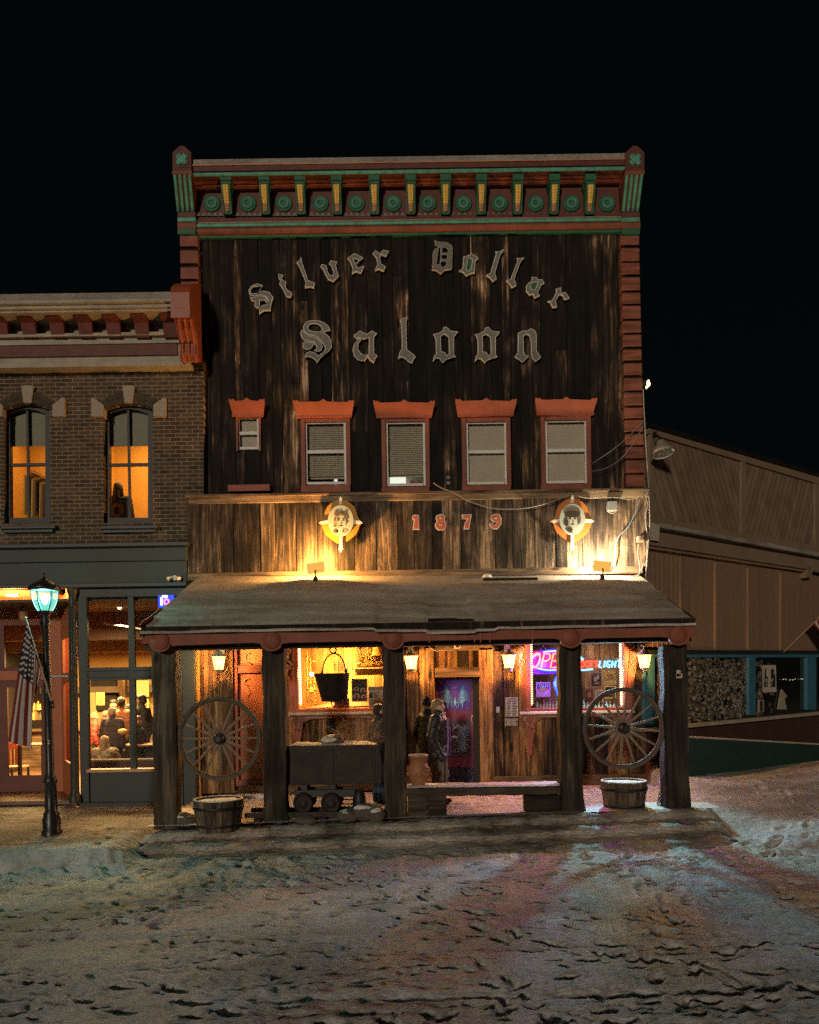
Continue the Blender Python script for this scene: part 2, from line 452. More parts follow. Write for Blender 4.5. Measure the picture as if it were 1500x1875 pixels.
Z += .016 * fbm(X * .6, Y * 8.0, 4, 8) * street
Z += .016 * fbm(X * 5, Y * 13, 4, 12) * (1 - .6 * street)
Z += .022 * fbm(X * 8, Y * 13, 4, 14) * (.3 + 1.2 * np.clip(vn(X * .8, Y * 1.2, 77) * 1.8 - .4, 0, 1))
cl = np.clip(vn(X * 7, Y * 11, 21) - .62, 0, 1) * np.clip(vn(X * .9, Y * 1.1, 23) * 2 - .8, 0, 1)
Z += cl * .10 * (.3 + .7 * street)
bil = np.abs(fbm(X * 3.4, Y * 6.0, 5, 90)); bil2 = np.abs(fbm(X * 8, Y * 12, 4, 95)); pm_ = np.clip(vn(X * .6, Y * .9, 97) * 2.2 - .75, 0, 1)
Z += (.07 * fbm(X * 3.4, Y * 5.0, 5, 90) + .045 * fbm(X * 10, Y * 14, 4, 95)) * pm_ * (.35 + .65 * street) + .014 * fbm(X * 12, Y * 17, 3, 95)
# tyre ruts running across the picture
for k in range(26):
    y0 = rng.uniform(4.5, 11); sl = rng.uniform(-.035, .035); a = rng.uniform(.008, .022); x0 = rng.uniform(-7, 5); L = rng.uniform(2.5, 8)
    m = sst(x0, x0 + .8, X) * (1 - sst(x0 + L, x0 + L + .8, X))
    dd = Y - (y0 + sl * X + .05 * vn(X * .8, X * 0 + k, 3))
    Z -= m * a * .8 * np.exp(-(dd / .06) ** 2); Z += m * a * .4 * np.exp(-((dd - .13) / .06) ** 2)
# footprints in trails
def foot(cx, cy, ang, sc, d):
    c, s = math.cos(ang), math.sin(ang)
    i0, i1 = np.searchsorted(ys, [cy - .5, cy + .5]); j0, j1 = np.searchsorted(xs, [cx - .5, cx + .5])
    if i1 <= i0 or j1 <= j0: return
    xx = X[i0:i1, j0:j1] - cx; yy = Y[i0:i1, j0:j1] - cy
    u = (xx * c + yy * s) / (.155 * sc); v = (-xx * s + yy * c) / (.072 * sc)
    n = fbm(xx * 14, yy * 14, 3, int(abs(cx * 31 + cy * 17)) % 60)
    r = np.sqrt(u * u + v * v) + n * .55
    Z[i0:i1, j0:j1] += -d * (1 - sst(.55, 1.05, r)) + d * .42 * np.exp(-((r - 1.3) / .24) ** 2) * (.2 + 1.5 * vn(xx * 11 + 40, yy * 11 + 40, 6))
for k in range(34):
    x = rng.uniform(-6, 7); y = rng.uniform(4.4, 11.2); a = rng.uniform(0, 2 * PI)
    if k < 18: a = rng.choice([.15, 2.9, .5, 2.5, PI + .2]) + rng.normal(0, .15)
    for q in range(rng.randint(6, 20)):
        sd = .09 if q % 2 else -.09
        foot(x - math.sin(a) * sd, y + math.cos(a) * sd, a + rng.normal(0, .2), rng.uniform(.75, 1.1), rng.uniform(.025, .045))
        x += math.cos(a) * .42; y += math.sin(a) * .42; a += rng.normal(0, .12)
for k in range(560):
    foot(rng.uniform(-6, 6.5), 4.5 + 6.7 * rng.rand(), rng.uniform(0, PI), rng.uniform(.4, 1.05), rng.uniform(.012, .035))
# churned snow along the foot of the kerb and along the left gutter
e = np.exp(-((Y - 11.5) / .35) ** 2)
Z += e * .12 * np.clip(fbm(X * 5, Y * 7, 4, 30) + .12, 0, 1)
e = np.exp(-((Y - 11.15) / .2) ** 2) * (1 - sst(-4.2, -3.4, X))
Z += e * .22 * np.clip(fbm(X * 6, Y * 8, 4, 33) + .15, 0, 1)
Z = np.where((Y > 12.6) & (X > -4.0) & (X < 4.6), Z - .12, Z)
me = bpy.data.meshes.new('snow_ground'); vs = np.stack([X, Y, Z], -1).reshape(-1, 3)
me.vertices.add(len(vs)); me.vertices.foreach_set('co', vs.ravel())
idx = np.arange(nx * ny).reshape(ny, nx)
q = np.stack([idx[:-1, :-1], idx[:-1, 1:], idx[1:, 1:], idx[1:, :-1]], -1).reshape(-1, 4)
me.loops.add(q.size); me.loops.foreach_set('vertex_index', q.ravel())
me.polygons.add(len(q)); me.polygons.foreach_set('loop_start', np.arange(0, q.size, 4)); me.polygons.foreach_set('loop_total', np.full(len(q), 4))
me.polygons.foreach_set('use_smooth', np.ones(len(q), bool)); me.update(calc_edges=True)
def snowmat(name, a, b, dirt, bs=.5):
    m, t, p = nmat(name); p.inputs['Roughness'].default_value = .75; p.inputs['Specular IOR Level'].default_value = .3
    tc = N(t, 'ShaderNodeTexCoord'); mp = N(t, 'ShaderNodeMapping'); mp.inputs['Scale'].default_value = (.6, 1.3, 1); t.links.new(tc.outputs['Object'], mp.inputs[0])
    n = N(t, 'ShaderNodeTexNoise'); n.inputs['Scale'].default_value = 1.1; n.inputs['Detail'].default_value = 8; n.inputs['Roughness'].default_value = .7
    t.links.new(mp.outputs[0], n.inputs[0]); r = N(t, 'ShaderNodeValToRGB'); cr = r.color_ramp; cr.elements.new(.5)
    for e_, q_, c_ in zip(cr.elements, (.36, .52, .7), (dirt, a, b)): e_.position = q_; e_.color = (*c_, 1)
    t.links.new(n.outputs['Fac'], r.inputs[0])
    da = N(t, 'ShaderNodeAttribute', attribute_name='dirt'); dm = N(t, 'ShaderNodeMix', data_type='RGBA'); t.links.new(da.outputs['Fac'], dm.inputs['Factor']); t.links.new(r.outputs[0], dm.inputs[6]); dm.inputs[7].default_value = (.10, .085, .06, 1)
    g1 = N(t, 'ShaderNodeTexNoise'); g1.inputs['Scale'].default_value = 38; g1.inputs['Detail'].default_value = 6; g1.inputs['Roughness'].default_value = .8; t.links.new(mp.outputs[0], g1.inputs[0])
    g2 = N(t, 'ShaderNodeMapRange'); g2.inputs[1].default_value = .36; g2.inputs[2].default_value = .60; g2.inputs[3].default_value = .50; g2.inputs[4].default_value = 1.08; t.links.new(g1.outputs['Fac'], g2.inputs[0])  # speckle of dirt also imitates tiny shadows between snow grains
    g3 = N(t, 'ShaderNodeMix', data_type='RGBA', blend_type='MULTIPLY'); g3.inputs['Factor'].default_value = 1; t.links.new(dm.outputs[2], g3.inputs[6]); t.links.new(g2.outputs[0], g3.inputs[7])
    t.links.new(g3.outputs[2], p.inputs['Base Color'])
    mp2 = N(t, 'ShaderNodeMapping'); mp2.inputs['Scale'].default_value = (.55, 1.4, 1); t.links.new(tc.outputs['Object'], mp2.inputs[0])
    n2 = N(t, 'ShaderNodeTexNoise'); n2.inputs['Scale'].default_value = 16; n2.inputs['Detail'].default_value = 8; n2.inputs['Roughness'].default_value = .7
    t.links.new(mp2.outputs[0], n2.inputs[0])
    bp = N(t, 'ShaderNodeBump'); bp.inputs['Strength'].default_value = bs; bp.inputs['Distance'].default_value = .035
    t.links.new(n2.outputs['Fac'], bp.inputs['Height']); t.links.new(bp.outputs[0], p.inputs['Normal']); return m
M['snow'] = snowmat('trodden_snow', (.62, .60, .57), (.74, .73, .71), (.42, .39, .35), .7)
M['dsnow'] = snowmat('dirty_roof_snow', (.42, .37, .31), (.52, .47, .41), (.28, .23, .18), .25)
M['roofsnow'] = snowmat('roof_snow', (.52, .46, .38), (.66, .60, .51), (.34, .28, .22), .3)
M['wsnow'] = snowmat('clean_snow', (.78, .77, .75), (.8, .8, .8), (.66, .63, .58), .4)
me.materials.append(M['snow'])
dirt = .35 * sst(4.5, 5.2, X) * sst(11.9, 12.8, Y) + .55 * (1 - sst(-4.6, -4.1, X)) * sst(11.4, 11.9, Y)  # right slope also darkened to offset strong lantern light; left is dirty walkway
dirt = np.clip(dirt * (.55 + 1.1 * vn(X * 2.2, Y * 5, 120)), 0, 1)
at_ = me.attributes.new('dirt', 'FLOAT', 'POINT'); at_.data.foreach_set('value', dirt.ravel().astype(np.float32))
o = bpy.data.objects.new('snow_ground', me); COL.objects.link(o); tag(o, kind='structure')
mb = MB(); mb.box(-90, 90, -70, 90, -.9, -.62); g = mb.build('ground', M['snow']); tag(g, kind='structure')

# porch floor of brick pavers dusted with snow
def pavermat():
    m, t, p = nmat('snow_dusted_pavers'); p.inputs['Roughness'].default_value = .55
    tc = N(t, 'ShaderNodeTexCoord'); b = N(t, 'ShaderNodeTexBrick'); b.inputs['Scale'].default_value = 1
    b.inputs['Brick Width'].default_value = .34; b.inputs['Row Height'].default_value = .34; b.inputs['Mortar Size'].default_value = .012; b.offset = 0.0
    b.inputs['Color1'].default_value = (.26, .15, .10, 1); b.inputs['Color2'].default_value = (.34, .20, .13, 1); b.inputs['Mortar'].default_value = (.55, .5, .45, 1)
    t.links.new(tc.outputs['Object'], b.inputs[0])
    mp = N(t, 'ShaderNodeMapping'); mp.inputs['Scale'].default_value = (1, 3.2, 1); t.links.new(tc.outputs['Object'], mp.inputs[0])
    n = N(t, 'ShaderNodeTexNoise'); n.inputs['Scale'].default_value = 5; n.inputs['Detail'].default_value = 9; n.inputs['Roughness'].default_value = .75; t.links.new(mp.outputs[0], n.inputs[0])
    r = N(t, 'ShaderNodeValToRGB'); r.color_ramp.elements[0].position = .42; r.color_ramp.elements[1].position = .60; t.links.new(n.outputs['Fac'], r.inputs[0])
    mx = N(t, 'ShaderNodeMix', data_type='RGBA'); t.links.new(r.outputs[0], mx.inputs['Factor']); t.links.new(b.outputs[0], mx.inputs[6]); mx.inputs[7].default_value = (.70, .68, .65, 1)
    t.links.new(mx.outputs[2], p.inputs['Base Color'])
    bp = N(t, 'ShaderNodeBump'); bp.inputs['Strength'].default_value = .8; bp.inputs['Distance'].default_value = .02
    t.links.new(n.outputs['Fac'], bp.inputs['Height']); t.links.new(bp.outputs[0], p.inputs['Normal']); return m
M['paver'] = pavermat()
mb = MB()
gx = np.linspace(-4.05, 4.7, 45)
for a, b in zip(gx[:-1], gx[1:]):
    mb.add([(a, 12.5, zporch(a)), (b, 12.5, zporch(b)), (b, 16.9, zporch(b)), (a, 16.9, zporch(a))], [(0, 1, 2, 3)])
tag(mb.build('porch_floor', M['paver']), kind='structure')

# snow covered timber kerb in two courses
prof = [(13.0, -.05), (12.75, -.03), (12.5, 0), (12.40, -.02), (12.33, -.07), (12.36, -.125), (12.44, -.14), (12.30, -.15), (12.14, -.155), (12.05, -.185), (12.02, -.245), (12.08, -.285), (12.02, -.30), (11.85, -.325), (11.7, -.36), (11.6, -.42)]
# subdivide profile
pr = []
for (a, b), (c, d) in zip(prof[:-1], prof[1:]):
    k = 5
    for i in range(k): pr.append((a + (c - a) * i / k, b + (d - b) * i / k))
pr.append(prof[-1]); pr = np.array(pr)
nxk = 700; kx = np.linspace(XL - .35, XR + .55, nxk)
KX = np.repeat(kx[:, None], len(pr), 1); PY = np.repeat(pr[None, :, 0], nxk, 0); PZ = np.repeat(pr[None, :, 1], nxk, 0)
arc = np.concatenate([[0], np.cumsum(np.hypot(np.diff(pr[:, 0]), np.diff(pr[:, 1])))]); A = np.repeat(arc[None, :], nxk, 0)
n1 = fbm(KX * 2.2, A * 6, 5, 40); n2 = fbm(KX * 9, A * 14, 4, 44); lump = np.clip(fbm(KX * 3, A * 5, 4, 47), 0, 1)
PY2 = PY + n1 * .13 + n2 * .07 - lump * .12; PZ2 = PZ + n1 * .04 + n2 * .04 + lump * .07 + ztop(KX)
endl = sst(XL - .35, XL + .25, KX); endr = 1 - sst(XR - .1, XR + .55, KX)
ef = endl * endr
PZ2 = PZ2 * ef + (-.40 + .01 * KX) * (1 - ef); PY2 = PY2 + (1 - ef) * .25
# top near the posts stays under their feet
vs = np.stack([KX, PY2, PZ2], -1).reshape(-1, 3); npf = len(pr)
idx = np.arange(nxk * npf).reshape(nxk, npf)
q = np.stack([idx[:-1, :-1], idx[:-1, 1:], idx[1:, 1:], idx[1:, :-1]], -1).reshape(-1, 4)
me = bpy.data.meshes.new('kerb'); me.from_pydata(vs.tolist(), [], q.tolist()); me.polygons.foreach_set('use_smooth', np.ones(len(q), bool))
me.materials.append(snowmat('kerb_snow', (.50, .44, .37), (.66, .61, .55), (.13, .10, .07), .8))
o = bpy.data.objects.new('kerb', me); COL.objects.link(o); tag(o, kind='structure')

# ================================================================== SALOON BUILDING
WD = 15.7
sal = thing('saloon_building', (0, WD, .05), 'tall dark wooden false-front saloon with green and red cornice and covered porch', 'building')
def planks(mb, px0, px1, py0, py1, D, holes=(), wmin=.16, wmax=.4, th=.03, m=0, jit=.014, split=.25):
    # boards measured in world units between two pixel columns; holes are pixel rects
    X0, X1, Z0, Z1 = rect(px0, py0, px1, py1, D)
    hs = [rect(*h, D) for h in holes]
    edges = sorted([X0, X1] + [v for h in hs for v in h[:2] if X0 < v < X1])
    xs_ = [X0]
    for a, b in zip(edges[:-1], edges[1:]):
        x = a
        while x < b - 1e-4:
            w_ = random.uniform(wmin, wmax)
            if b - x - w_ < wmin * .8: w_ = b - x
            x += w_; xs_.append(min(x, b))
    for a, b in zip(xs_[:-1], xs_[1:]):
        c = (a + b) / 2; iv = [(Z0, Z1)]
        for h in hs:
            if h[0] < c < h[1]:
                nv = []
                for p, q_ in iv:
                    if h[3] <= p or h[2] >= q_: nv.append((p, q_)); continue
                    if h[2] > p: nv.append((p, h[2]))
                    if h[3] < q_: nv.append((h[3], q_))
                iv = nv
        for p, q_ in iv:
            cuts = [p, q_]
            if q_ - p > 1.5 and random.random() < split: cuts.insert(1, random.uniform(p + .6, q_ - .6))
            for u, v in zip(cuts[:-1], cuts[1:]):
                dj = random.uniform(-jit, jit)
                mb.box(a + .005, b - .005, D + dj, D + th + .02, u, v - (.004 if v < q_ else 0), m, random.random())
# --- upper siding with window holes
UW = [(551, 764, 642, 890), (703, 766, 783, 890), (850, 768, 938, 890), (993, 762, 1083, 888), (432, 764, 477, 824)]
mb = MB(); planks(mb, 363, 1148, 424, 912, 15.66, UW)
mb.build('siding', M['siding'], sal)
# hull: sides, roof and backing of the building
mb = MB()
a, b, c, d = rect(345, 424, 1178, 1440, 15.76)
rr = [rect(*h, 15.76) for h in UW]
t_, u_, v_, w_ = rect(345, 300, 1178, 905, 15.76)
mb.box(a + .1, a + .25, 15.8, 26, -.1, w_, 0); mb.box(b - .2, b - .02, 15.8, 26, -.1, w_, 0)
mb.box(a, b, 15.8, 26, w_ - .25, w_ - .1, 0); mb.box(a, b, 25.9, 26.1, -.1, w_, 0)
mb.build('side_walls', M['siding'], sal)
# --- ground floor wall
DW1 = (541, 1178, 716, 1304); DW2 = (968, 1176, 1148, 1302)
DR = (797, 1240, 878, 1441); RD = (428, 1186, 481, 1440)
mb = MB(); planks(mb, 357, 1182, 1050, 1447, 15.7, [DW1, DW2, (797, 1160, 878, 1447), (428, 1160, 500, 1447)], wmin=.14, wmax=.3, jit=.01)
mb.build('ground_floor_wall', M['porchwood'], sal)
mb = MB(); mb.pb(906, 1420, 1182, 1447, 15.58, .10); mb.pb(500, 1424, 777, 1448, 15.61, .08)
mb.build('skirting_board', M['porchbeam'], sal, bevel=.008)
# rough planks framing the doorway
mb = MB()
mb.pb(778, 1186, 797, 1446, 15.60, .12, 0, .75); mb.pb(879, 1186, 904, 1446, 15.60, .12, 0, .95); mb.pb(904, 1192, 921, 1430, 15.64, .08, 0, .3)
mb.build('door_post', M['porchwood'], sal, bevel=.006)
mb = MB(); mb.pb(797, 1222, 879, 1240, 15.58, .14, 0, .4); mb.pb(797, 1175, 905, 1191, 15.6, .1, 0, .5); mb.build('door_lintel', M['porchbeam'], sal, bevel=.006)
mb = MB(); planks(mb, 797, 879, 1191, 1222, 15.68, wmin=.2, wmax=.24); mb.build('transom_board', M['porchwood'], sal)
# --- recessed carved door
mb = MB(); Dd = 15.86
mb.pb(797, 1241, 868, 1441, Dd, .06, 0)
door = mb.build('door', simple('plum_door_paint', (.15, .03, .10), .45, var=.15), sal)
pm = simple('carved_neon_purple_panel', (.09, .03, .40), .4, var=.2, scale=20)  # purple carries the neon light in the panel colour
pm2 = simple('carved_dark_panel', (.05, .035, .09), .4, var=.25, scale=20)
bl = simple('neon_tinted_blue_leaf', (.16, .42, 1.0), .4, var=.2, scale=30); bl2 = simple('neon_tinted_dark_leaf', (.16, .26, .62), .4, var=.2, scale=30)  # leaf blues hold the neon light falling on the carving
def leaf(mb, base, tipang, L, curl, D, m=0, r=.015):
    # curved tapering carved frond
    x, z = base; a = tipang; pts = []; rs = []
    n = 9
    for i in range(n):
        pts.append((x, D, z)); rs.append(r * (1 - .75 * i / (n - 1)) * (.5 + min(1, i / 2) * .5))
        x += math.cos(a) * L / n; z += math.sin(a) * L / n; a += curl / n
    mb.tube(pts, rs, 6, m)
mb = MB(); mb.pb(805, 1244, 861, 1300, Dd - .008, .02, 0); mb.build('carved_panel', pm, door)
mb = MB(); mb.pb(805, 1319, 861, 1384, Dd - .008, .02, 0); mb.build('carved_panel', pm2, door)
mb = MB(); X0, X1, Z0, Z1 = rect(807, 1246, 859, 1298, Dd); cx = (X0 + X1) / 2; Hh = Z1 - Z0; Wd_ = X1 - X0
for s_ in (-1, 1):
    bx = cx + s_ * Wd_ * .27
    for k in range(13):
        f = k / 12
        leaf(mb, (bx, Z0 + Hh * (.18 + .5 * f)), PI / 2 - s_ * .5 * (1 - f), Hh * (.34 - .12 * f), -s_ * (1.9 - f), Dd - .012)
        leaf(mb, (bx, Z0 + Hh * (.12 + .5 * f)), PI / 2 + s_ * .5 * (1 - f), Hh * (.30 - .12 * f), s_ * (1.9 - f), Dd - .012)
    mb.tube([(bx, Dd - .012, Z0 + Hh * .05), (bx, Dd - .012, Z0 + Hh * .8)], [.016, .006], 6)
    leaf(mb, (cx + s_ * .03, Z0 + .03), PI / 2 - s_ * 1.2, Hh * .4, s_ * 4.5, Dd - .012)
leaf(mb, (cx, Z0 + Hh * .1), PI / 2, Hh * .35, 0, Dd - .012, r=.03)
mb.build('leaf_carving', bl, door)
mb = MB()
for k in range(11):
    a_ = PI * k / 10; leaf(mb, (cx, Z0 + Hh * .72), a_, Hh * .2, .6, Dd - .013, r=.012)
for k in range(8): leaf(mb, (X0 + Wd_ * (k + .5) / 8, Z1 - .02), -PI / 2 + (k - 3.5) * .25, .09, .8 if k > 3 else -.8, Dd - .013, r=.012)
mb.build('flower_carving', simple('neon_tinted_violet', (.38, .14, .9), .4), door)  # violet includes neon light on the flowers
mb = MB(); X0, X1, Z0, Z1 = rect(807, 1321, 859, 1382, Dd); Hh = Z1 - Z0
for k in range(14):
    f = k / 13
    leaf(mb, (X1 - .12, Z0 + Hh * (.1 + .7 * f)), PI / 2 - .6, .16, -1.2, Dd - .012); leaf(mb, (X1 - .12, Z0 + Hh * (.1 + .7 * f)), PI / 2 + .6, .16, 1.2, Dd - .012)
    leaf(mb, (X0 + .04 + (X1 - X0) * f * .8, Z1 - .05 - .1 * (k % 3) / 3), -PI / 2 + random.uniform(-.8, .8), .14, random.uniform(-1.5, 1.5), Dd - .012)
for k in range(6): leaf(mb, (X0 + .1 + k * .07, Z0 + .05), .2, .12, 3.5, Dd - .012)
# running deer shape
dz = Z0 + Hh * .52; dx = X0 + .26
mb.ball((dx, Dd - .01, dz), .05, 10, 0, (1.6, .4, .7)); mb.tube([(dx - .07, Dd - .012, dz + .01), (dx - .11, Dd - .012, dz + .07)], [.02, .012], 6); mb.ball((dx - .13, Dd - .012, dz + .08), .022, 8, 0, (1.4, .5, .8))
for q_ in (-.06, -.03, .05, .08): mb.tube([(dx + q_, Dd - .012, dz - .02), (dx + q_ - .03, Dd - .012, dz - .09)], [.012, .006], 5)
mb.build('deer_carving', bl2, door)
mb = MB(); mb.pb(868, 1238, 880, 1441, 15.72, .6, 0); mb.build('door_jamb', M['dark'], sal)
mb = MB(); mb.pb(797, 1239, 799, 1441, 15.72, .6, 0); mb.box(*rect(797, 1241, 880, 1441, 16.4)[:2], 16.34, 16.4, -.1, 2.2); mb.pb(797, 1236, 880, 1240, 15.75, .6); mb.build('door_recess', M['dark'], sal)
mb = MB(); p = W(866, 1316, 15.74); mb.tube([(p.x, 15.82, p.z + .06), (p.x - .02, 15.8, p.z), (p.x, 15.82, p.z - .1)], .012, 6); mb.build('handle', M['steel'], door)
mb = MB(); mb.pb(806, 1406, 868, 1441, Dd - .02, .02); mb.build('kick_plate', simple('blue_black_plate', (.02, .02, .07), .25, var=.5, scale=14, bump=.6), door)
# --- rust red side door left of the first window
mb = MB(); mb.pb(428, 1184, 500, 1450, 15.85, .05, 0); rd = mb.build('side_door', M['orange'], sal)
mb = MB(); mb.pb(428, 1184, 436, 1440, 15.76, .09); mb.pb(436, 1218, 500, 1232, 15.77, .08); mb.pb(436, 1428, 500, 1440, 15.77, .08); mb.build('door_frame', M['red'], rd, bevel=.006)
mb = MB(); mb.pb(441, 1186, 500, 1214, 15.83, .02); mb.build('transom_light', simple('amber_frosted_glass', (.55, .33, .14), .4), rd)
mb = MB(); mb.pb(436, 1440, 500, 1456, 15.55, .3); mb.pb(430, 1462, 500, 1476, 15.3, .4); st_ = mb.build('door_step', M['porchbeam'], sal, bevel=.01)
mb = MB(); X0, X1, Z0, Z1 = rect(430, 1458, 500, 1462, 15.3); mb.box(X0, X1, 15.3, 15.6, Z0, Z1 + .02); mb.build('snow_cover', M['wsnow'], st_, bevel=.012)
def scroll(mb, c, s_, D, flip=1, r=.009, up=1):
    # painted scroll: spiral + tail
    pts = []
    for i in range(22):
        a = i / 21 * 4.2; rad = s_ * (.06 + .22 * (1 - i / 21))
        pts.append((c[0] + flip * math.cos(a + 1.2) * rad, D, c[1] + up * math.sin(a + 1.2) * rad))
    mb.tube(pts, [r * (1 - .5 * i / 21) for i in range(22)], 5)
    pts = [(c[0] + flip * s_ * (.1 * math.sin(i * .9)), D, c[1] - up * s_ * (.25 + .12 * i)) for i in range(6)]
    mb.tube(pts, [r * (1 - .15 * i) for i in range(6)], 5)
for px, py in ((455, 1205), (452, 1250), (450, 1325)):
    mb = MB(); p = W(px, py, 15.81); scroll(mb, (p.x, p.z), .32, p.y); mb.build('painted_scroll', M['cream'], rd)

# --- bay display windows
def bay(pl, pr, pt, pb, tag_, left=True, right=True, warm=True):
    root_ = None
    mb = MB(); D = 15.56
    mb.pb(pl - 4, pt - 8, pl + 4, pb + 5, D, .2); mb.pb(pr - 4, pt - 8, pr + 4, pb + 5, D, .2); mb.pb(pl - 4, pb - 2, pr + 4, pb + 5, D - .05, .25); mb.pb(pl - 4, pt - 12, pr + 4, pt - 2, D, .2)
    root_ = mb.build('display_window', M['red'], sal, bevel=.006)
    mb = MB(); mb.pb(pl - 14, pb + 4, pr + 14, pb + 9, D - .10, .32); mb.build('sill', M['cream'] if warm else M['white'], root_, bevel=.01)
    # carved side boards
    for s_, e in ((-1, pl - 4), (1, pr + 4)):
        if (s_ < 0 and not left) or (s_ > 0 and not right): continue
        o_ = [(0, 0), (7, 0), (22, 27), (12, 50), (7, 85), (5, 125), (0, 125)] if True else None
        poly = [W(e + s_ * a_, pt + 2 + b_, D + .04) for a_, b_ in o_]
        mb = MB(); mb.prism(poly, (0, .05, 0)); sb = mb.build('carved_side_board', M['red'], root_)
        mb = MB()
        p = W(e + s_ * 9, pt + 16, D + .03); scroll(mb, (p.x, p.z), .26, p.y, s_); p = W(e + s_ * 9, pt + 34, D + .03); scroll(mb, (p.x, p.z), .24, p.y, -s_, up=-1)
        p = W(e + s_ * 9, pt + 40, D + .03); scroll(mb, (p.x, p.z), .34, p.y, s_)
        for k in range(5): 
            q0 = W(e + s_ * 8, pt + 26, D + .03); g_ = (k - 2) * .35
            mb.tube([(q0.x - .02 * s_, q0.y, q0.z), (q0.x + s_ * .06 * math.cos(g_), q0.y, q0.z + .06 * math.sin(g_))], .006, 5)
        mb.build('painted_scroll', M['cream'], sb)
    # apron with arch
    a0, a1 = pl - 12, pr + 12; mid = (pl + pr) / 2
    poly = [(a0, pb + 9), (a1, pb + 9), (a1 - 4, pb + 34), (a1 - 24, pb + 36), (a1 - 26, pb + 24), (a1 - 40, pb + 17)]
    poly += [(mid + 16 * math.cos(g_ / 5 * PI / 2 + 0) + 14, pb + 14 + 10 * 0) for g_ in (0,)]
    poly += [(a0 + 40, pb + 17), (a0 + 26, pb + 24), (a0 + 24, pb + 36), (a0 + 4, pb + 34)]
    v_, f_ = curve_mesh([[(lambda p: (p.x, p.z))(W(x, y, D)) for x, y in poly]], .04)
    mb = MB(); mb.add([(x, y + D + .05, z) for x, y, z in v_], f_); ap = mb.build('carved_apron', M['red'], root_)
    mb = MB()
    for e, s_ in ((a0 + 9, 1), (a0 + 20, -1), (a1 - 9, -1), (a1 - 20, 1)):
        p = W(e, pb + 20, D + .02); scroll(mb, (p.x, p.z), .22, p.y, s_)
    for e, s_ in ((a0 + 44, 1), (a0 + 60, 1), (a1 - 44, -1), (a1 - 60, -1)):
        p = W(e, pb + 14, D + .02)
        for k in range(4): leaf(mb, (p.x - s_ * .05 * k, p.z), .3 if s_ > 0 else PI - .3, .14, .9 * s_ * (-1) ** k, p.y, r=.010)
    mb.build('painted_scroll', M['cream'], ap)
    for e in (a0 + 15, a1 - 15):
        mb = MB(); mb.prism([W(e - 9, pb + 38, D + .05), W(e + 9, pb + 38, D + .05), W(e + 3, pb + 74, D + .05), W(e - 3, pb + 74, D + .05)], (0, .05, 0))
        mb.pb(e - 2, pb + 33, e + 2, pb + 40, D + .06, .03); c_ = W(e, pb + 80, D + .04); mb.lathe([(.065, 0), (.065, .04), (.05, .055)], (c_.x, D + .1, c_.z), 16, axis=(0, -1, 0)); mb.build('drop_pendant', M['red'], ap, bevel=.004)
    # interior box
    X0, X1, Z0, Z1 = rect(pl, pt - 10, pr, pb, 15.75); dp = 1.15
    mb = MB(); x = X0 - .15
    while x < X1 + .15:
        w2 = random.uniform(.12, .24); mb.box(x, x + w2 - .004, 15.75 + dp + random.uniform(-.006, .006), 15.8 + dp + .03, Z0 - .1, Z1 + .35, 0, random.random()); x += w2
    mb.box(X0 - .18, X0 - .15, 15.78, 15.8 + dp, Z0 - .1, Z1 + .35, 0, .7); mb.box(X1 + .15, X1 + .18, 15.78, 15.8 + dp, Z0 - .1, Z1 + .35, 0, .7)
    mb.box(X0 - .18, X1 + .18, 15.78, 15.8 + dp, Z0 - .13, Z0 - .1, 0, .7); mb.box(X0 - .18, X1 + .18, 15.78, 15.8 + dp, Z1 + .35, Z1 + .38, 0, .3)
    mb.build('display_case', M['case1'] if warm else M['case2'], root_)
    mb = MB(); X0, X1, Z0, Z1 = rect(pl + 4, pt, pr - 4, pb - 1, 15.66); mb.box(X0, X1, 15.66, 15.665, Z0, Z1); mb.build('pane', M['glass'], root_)
    return root_
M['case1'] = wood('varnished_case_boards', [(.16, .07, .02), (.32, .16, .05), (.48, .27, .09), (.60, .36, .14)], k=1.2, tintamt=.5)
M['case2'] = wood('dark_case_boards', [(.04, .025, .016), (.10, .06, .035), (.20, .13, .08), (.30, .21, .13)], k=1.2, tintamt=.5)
bay1 = bay(541, 716, 1178, 1300, 1, warm=True)
bay2 = bay(968, 1148, 1174, 1298, 2, warm=False)

